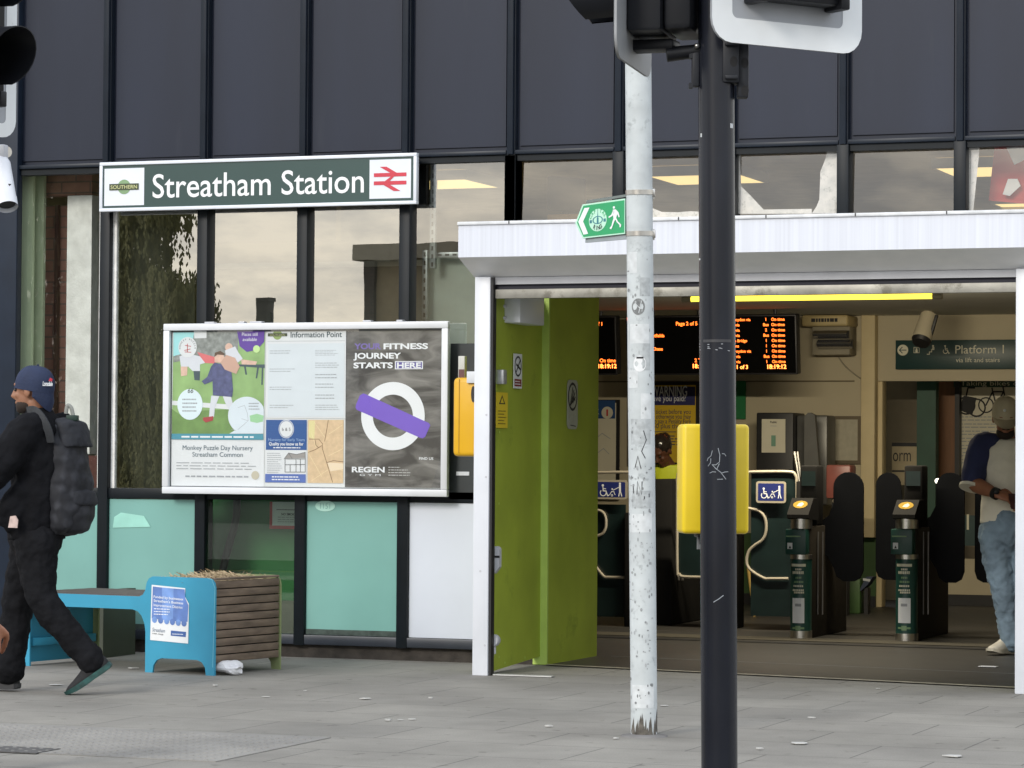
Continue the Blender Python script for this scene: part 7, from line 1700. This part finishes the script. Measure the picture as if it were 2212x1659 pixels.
for i in range(2600):
    z_ = rw.uniform(.4, 10.6); xe = edge_x(z_) - .55; x_ = xe - rw.random()**1.6*7
    if hole[1].z - .2 < z_ < hole[0].z + .9 and x_ > hole[0].x - .3: continue
    ln = rw.uniform(.35, .7); an = rw.uniform(-.3, .3); wd = .10; yv = -YT - 1.9 + rw.uniform(-.2, .2)
    b.add([(x_, yv, z_), (x_ + sin(an)*ln/2 + wd, yv, z_ - ln*.45), (x_ + sin(an)*ln, yv, z_ - ln), (x_ + sin(an)*ln/2 - wd, yv, z_ - ln*.55)], [(0, 1, 2, 3)], leaf_a)
b.build('crown', tw, smooth=False)
# flat roofed building with an overhanging parapet
YB2 = 44.0
p0, p1 = mirror(766, 529, YB2), mirror(784, 562, YB2); p2 = mirror(803, 700, YB2)
fb = thing('flat_roofed_building', 'tan flat roofed building with an overhanging parapet, reflected beside the entrance', 'building', (p0.x + 5, -YB2, 0))
O = fb.location; tan_m = mat('tan render', (.27, .21, .12), .85, var=.1); dkb = brick_mat('dark brown brick', (.06, .042, .03), (.075, .052, .036), (.04, .035, .03), sx=1, w=.22, h=.075, ms=.008, rot=(pi/2, 0, 0))
b = MB(O); b.box((p1.x, -YB2 - 10, 0), (p1.x + 11, -YB2 - .2, p1.z), tan_m); b.build('wall', fb)
b = MB(O); b.box((p0.x, -YB2 - 10.4, p1.z), (p0.x + 12, -YB2 + .15, p0.z), mat('parapet render', (.30, .27, .20), .85, var=.1)); b.build('parapet', fb)
b = MB(O); b.box((p1.x - .001, -YB2 - .199, 0), (p2.x, -YB2 - .05, p1.z - .002), dkb); b.build('brick_pier', fb)
for i in range(4):
    b = MB(O); b.box((p1.x + 2.0 + i*2.2, -YB2 - .21, 1.0), (p1.x + 3.3 + i*2.2, -YB2 - .15, 2.6), mat('dim window', (.03, .035, .04), .2)); b.build('window', fb)
# house with a chimney
YH = 70.0
c0, c1 = mirror(474, 690, YH), mirror(506, 632, YH)
hs = thing('terraced_house', 'brick house whose dark chimney shows in the middle pane above the notice board', 'house', (c0.x, -YH - 3, 0))
O = hs.location; rb_ = brick_mat('house brick', (.17, .085, .06), (.22, .11, .08), (.2, .18, .16), sx=1, w=.22, h=.075, ms=.01, rot=(pi/2, 0, 0)); zr = c0.z - .3
x0_, x1_ = c0.x - 3.5, c0.x + 4.5
b = MB(O); b.box((x0_, -YH - 6, 0), (x1_, -YH, zr - 1.9), rb_); b.build('wall', hs)
b = MB(O); b.add([(x0_ - .2, -YH + .3, zr - 2.0), (x1_ + .2, -YH + .3, zr - 2.0), (x1_ + .2, -YH - 3, zr), (x0_ - .2, -YH - 3, zr), (x0_ - .2, -YH - 6.3, zr - 2.0), (x1_ + .2, -YH - 6.3, zr - 2.0)], [(0, 1, 2, 3), (3, 2, 5, 4), (0, 3, 4), (1, 5, 2)], mat('slate roof', (.06, .062, .07), .7, var=.2)); ro = b.build('roof', hs)
b = MB(O); w_ = c1.x - c0.x; b.box((c0.x, -YH - 3.3, zr - .3), (c1.x - w_*.2, -YH - 2.7, c1.z - .12), mat('sooty brick', (.035, .025, .02), .9), .02); b.box((c0.x + .02, -YH - 3.33, c1.z - .125), (c1.x - w_*.14, -YH - 2.67, c1.z), mat('sooty brick')); b.tube([(c1.x - w_*.2, -YH - 3, c1.z - .5), (c1.x - .02, -YH - 3, c1.z - .5), (c1.x - .02, -YH - 3, c1.z - .8)], .05, black_m, 8); b.build('chimney', ro)
for i in range(3):
    for zz in (1.0, 3.4):
        if zz + 1.3 < zr - 2: b = MB(O); b.box((x0_ + .8 + i*2.5, -YH - .02, zz), (x0_ + 1.9 + i*2.5, -YH + .03, zz + 1.3), mat('dim window')); b.build('window', hs)
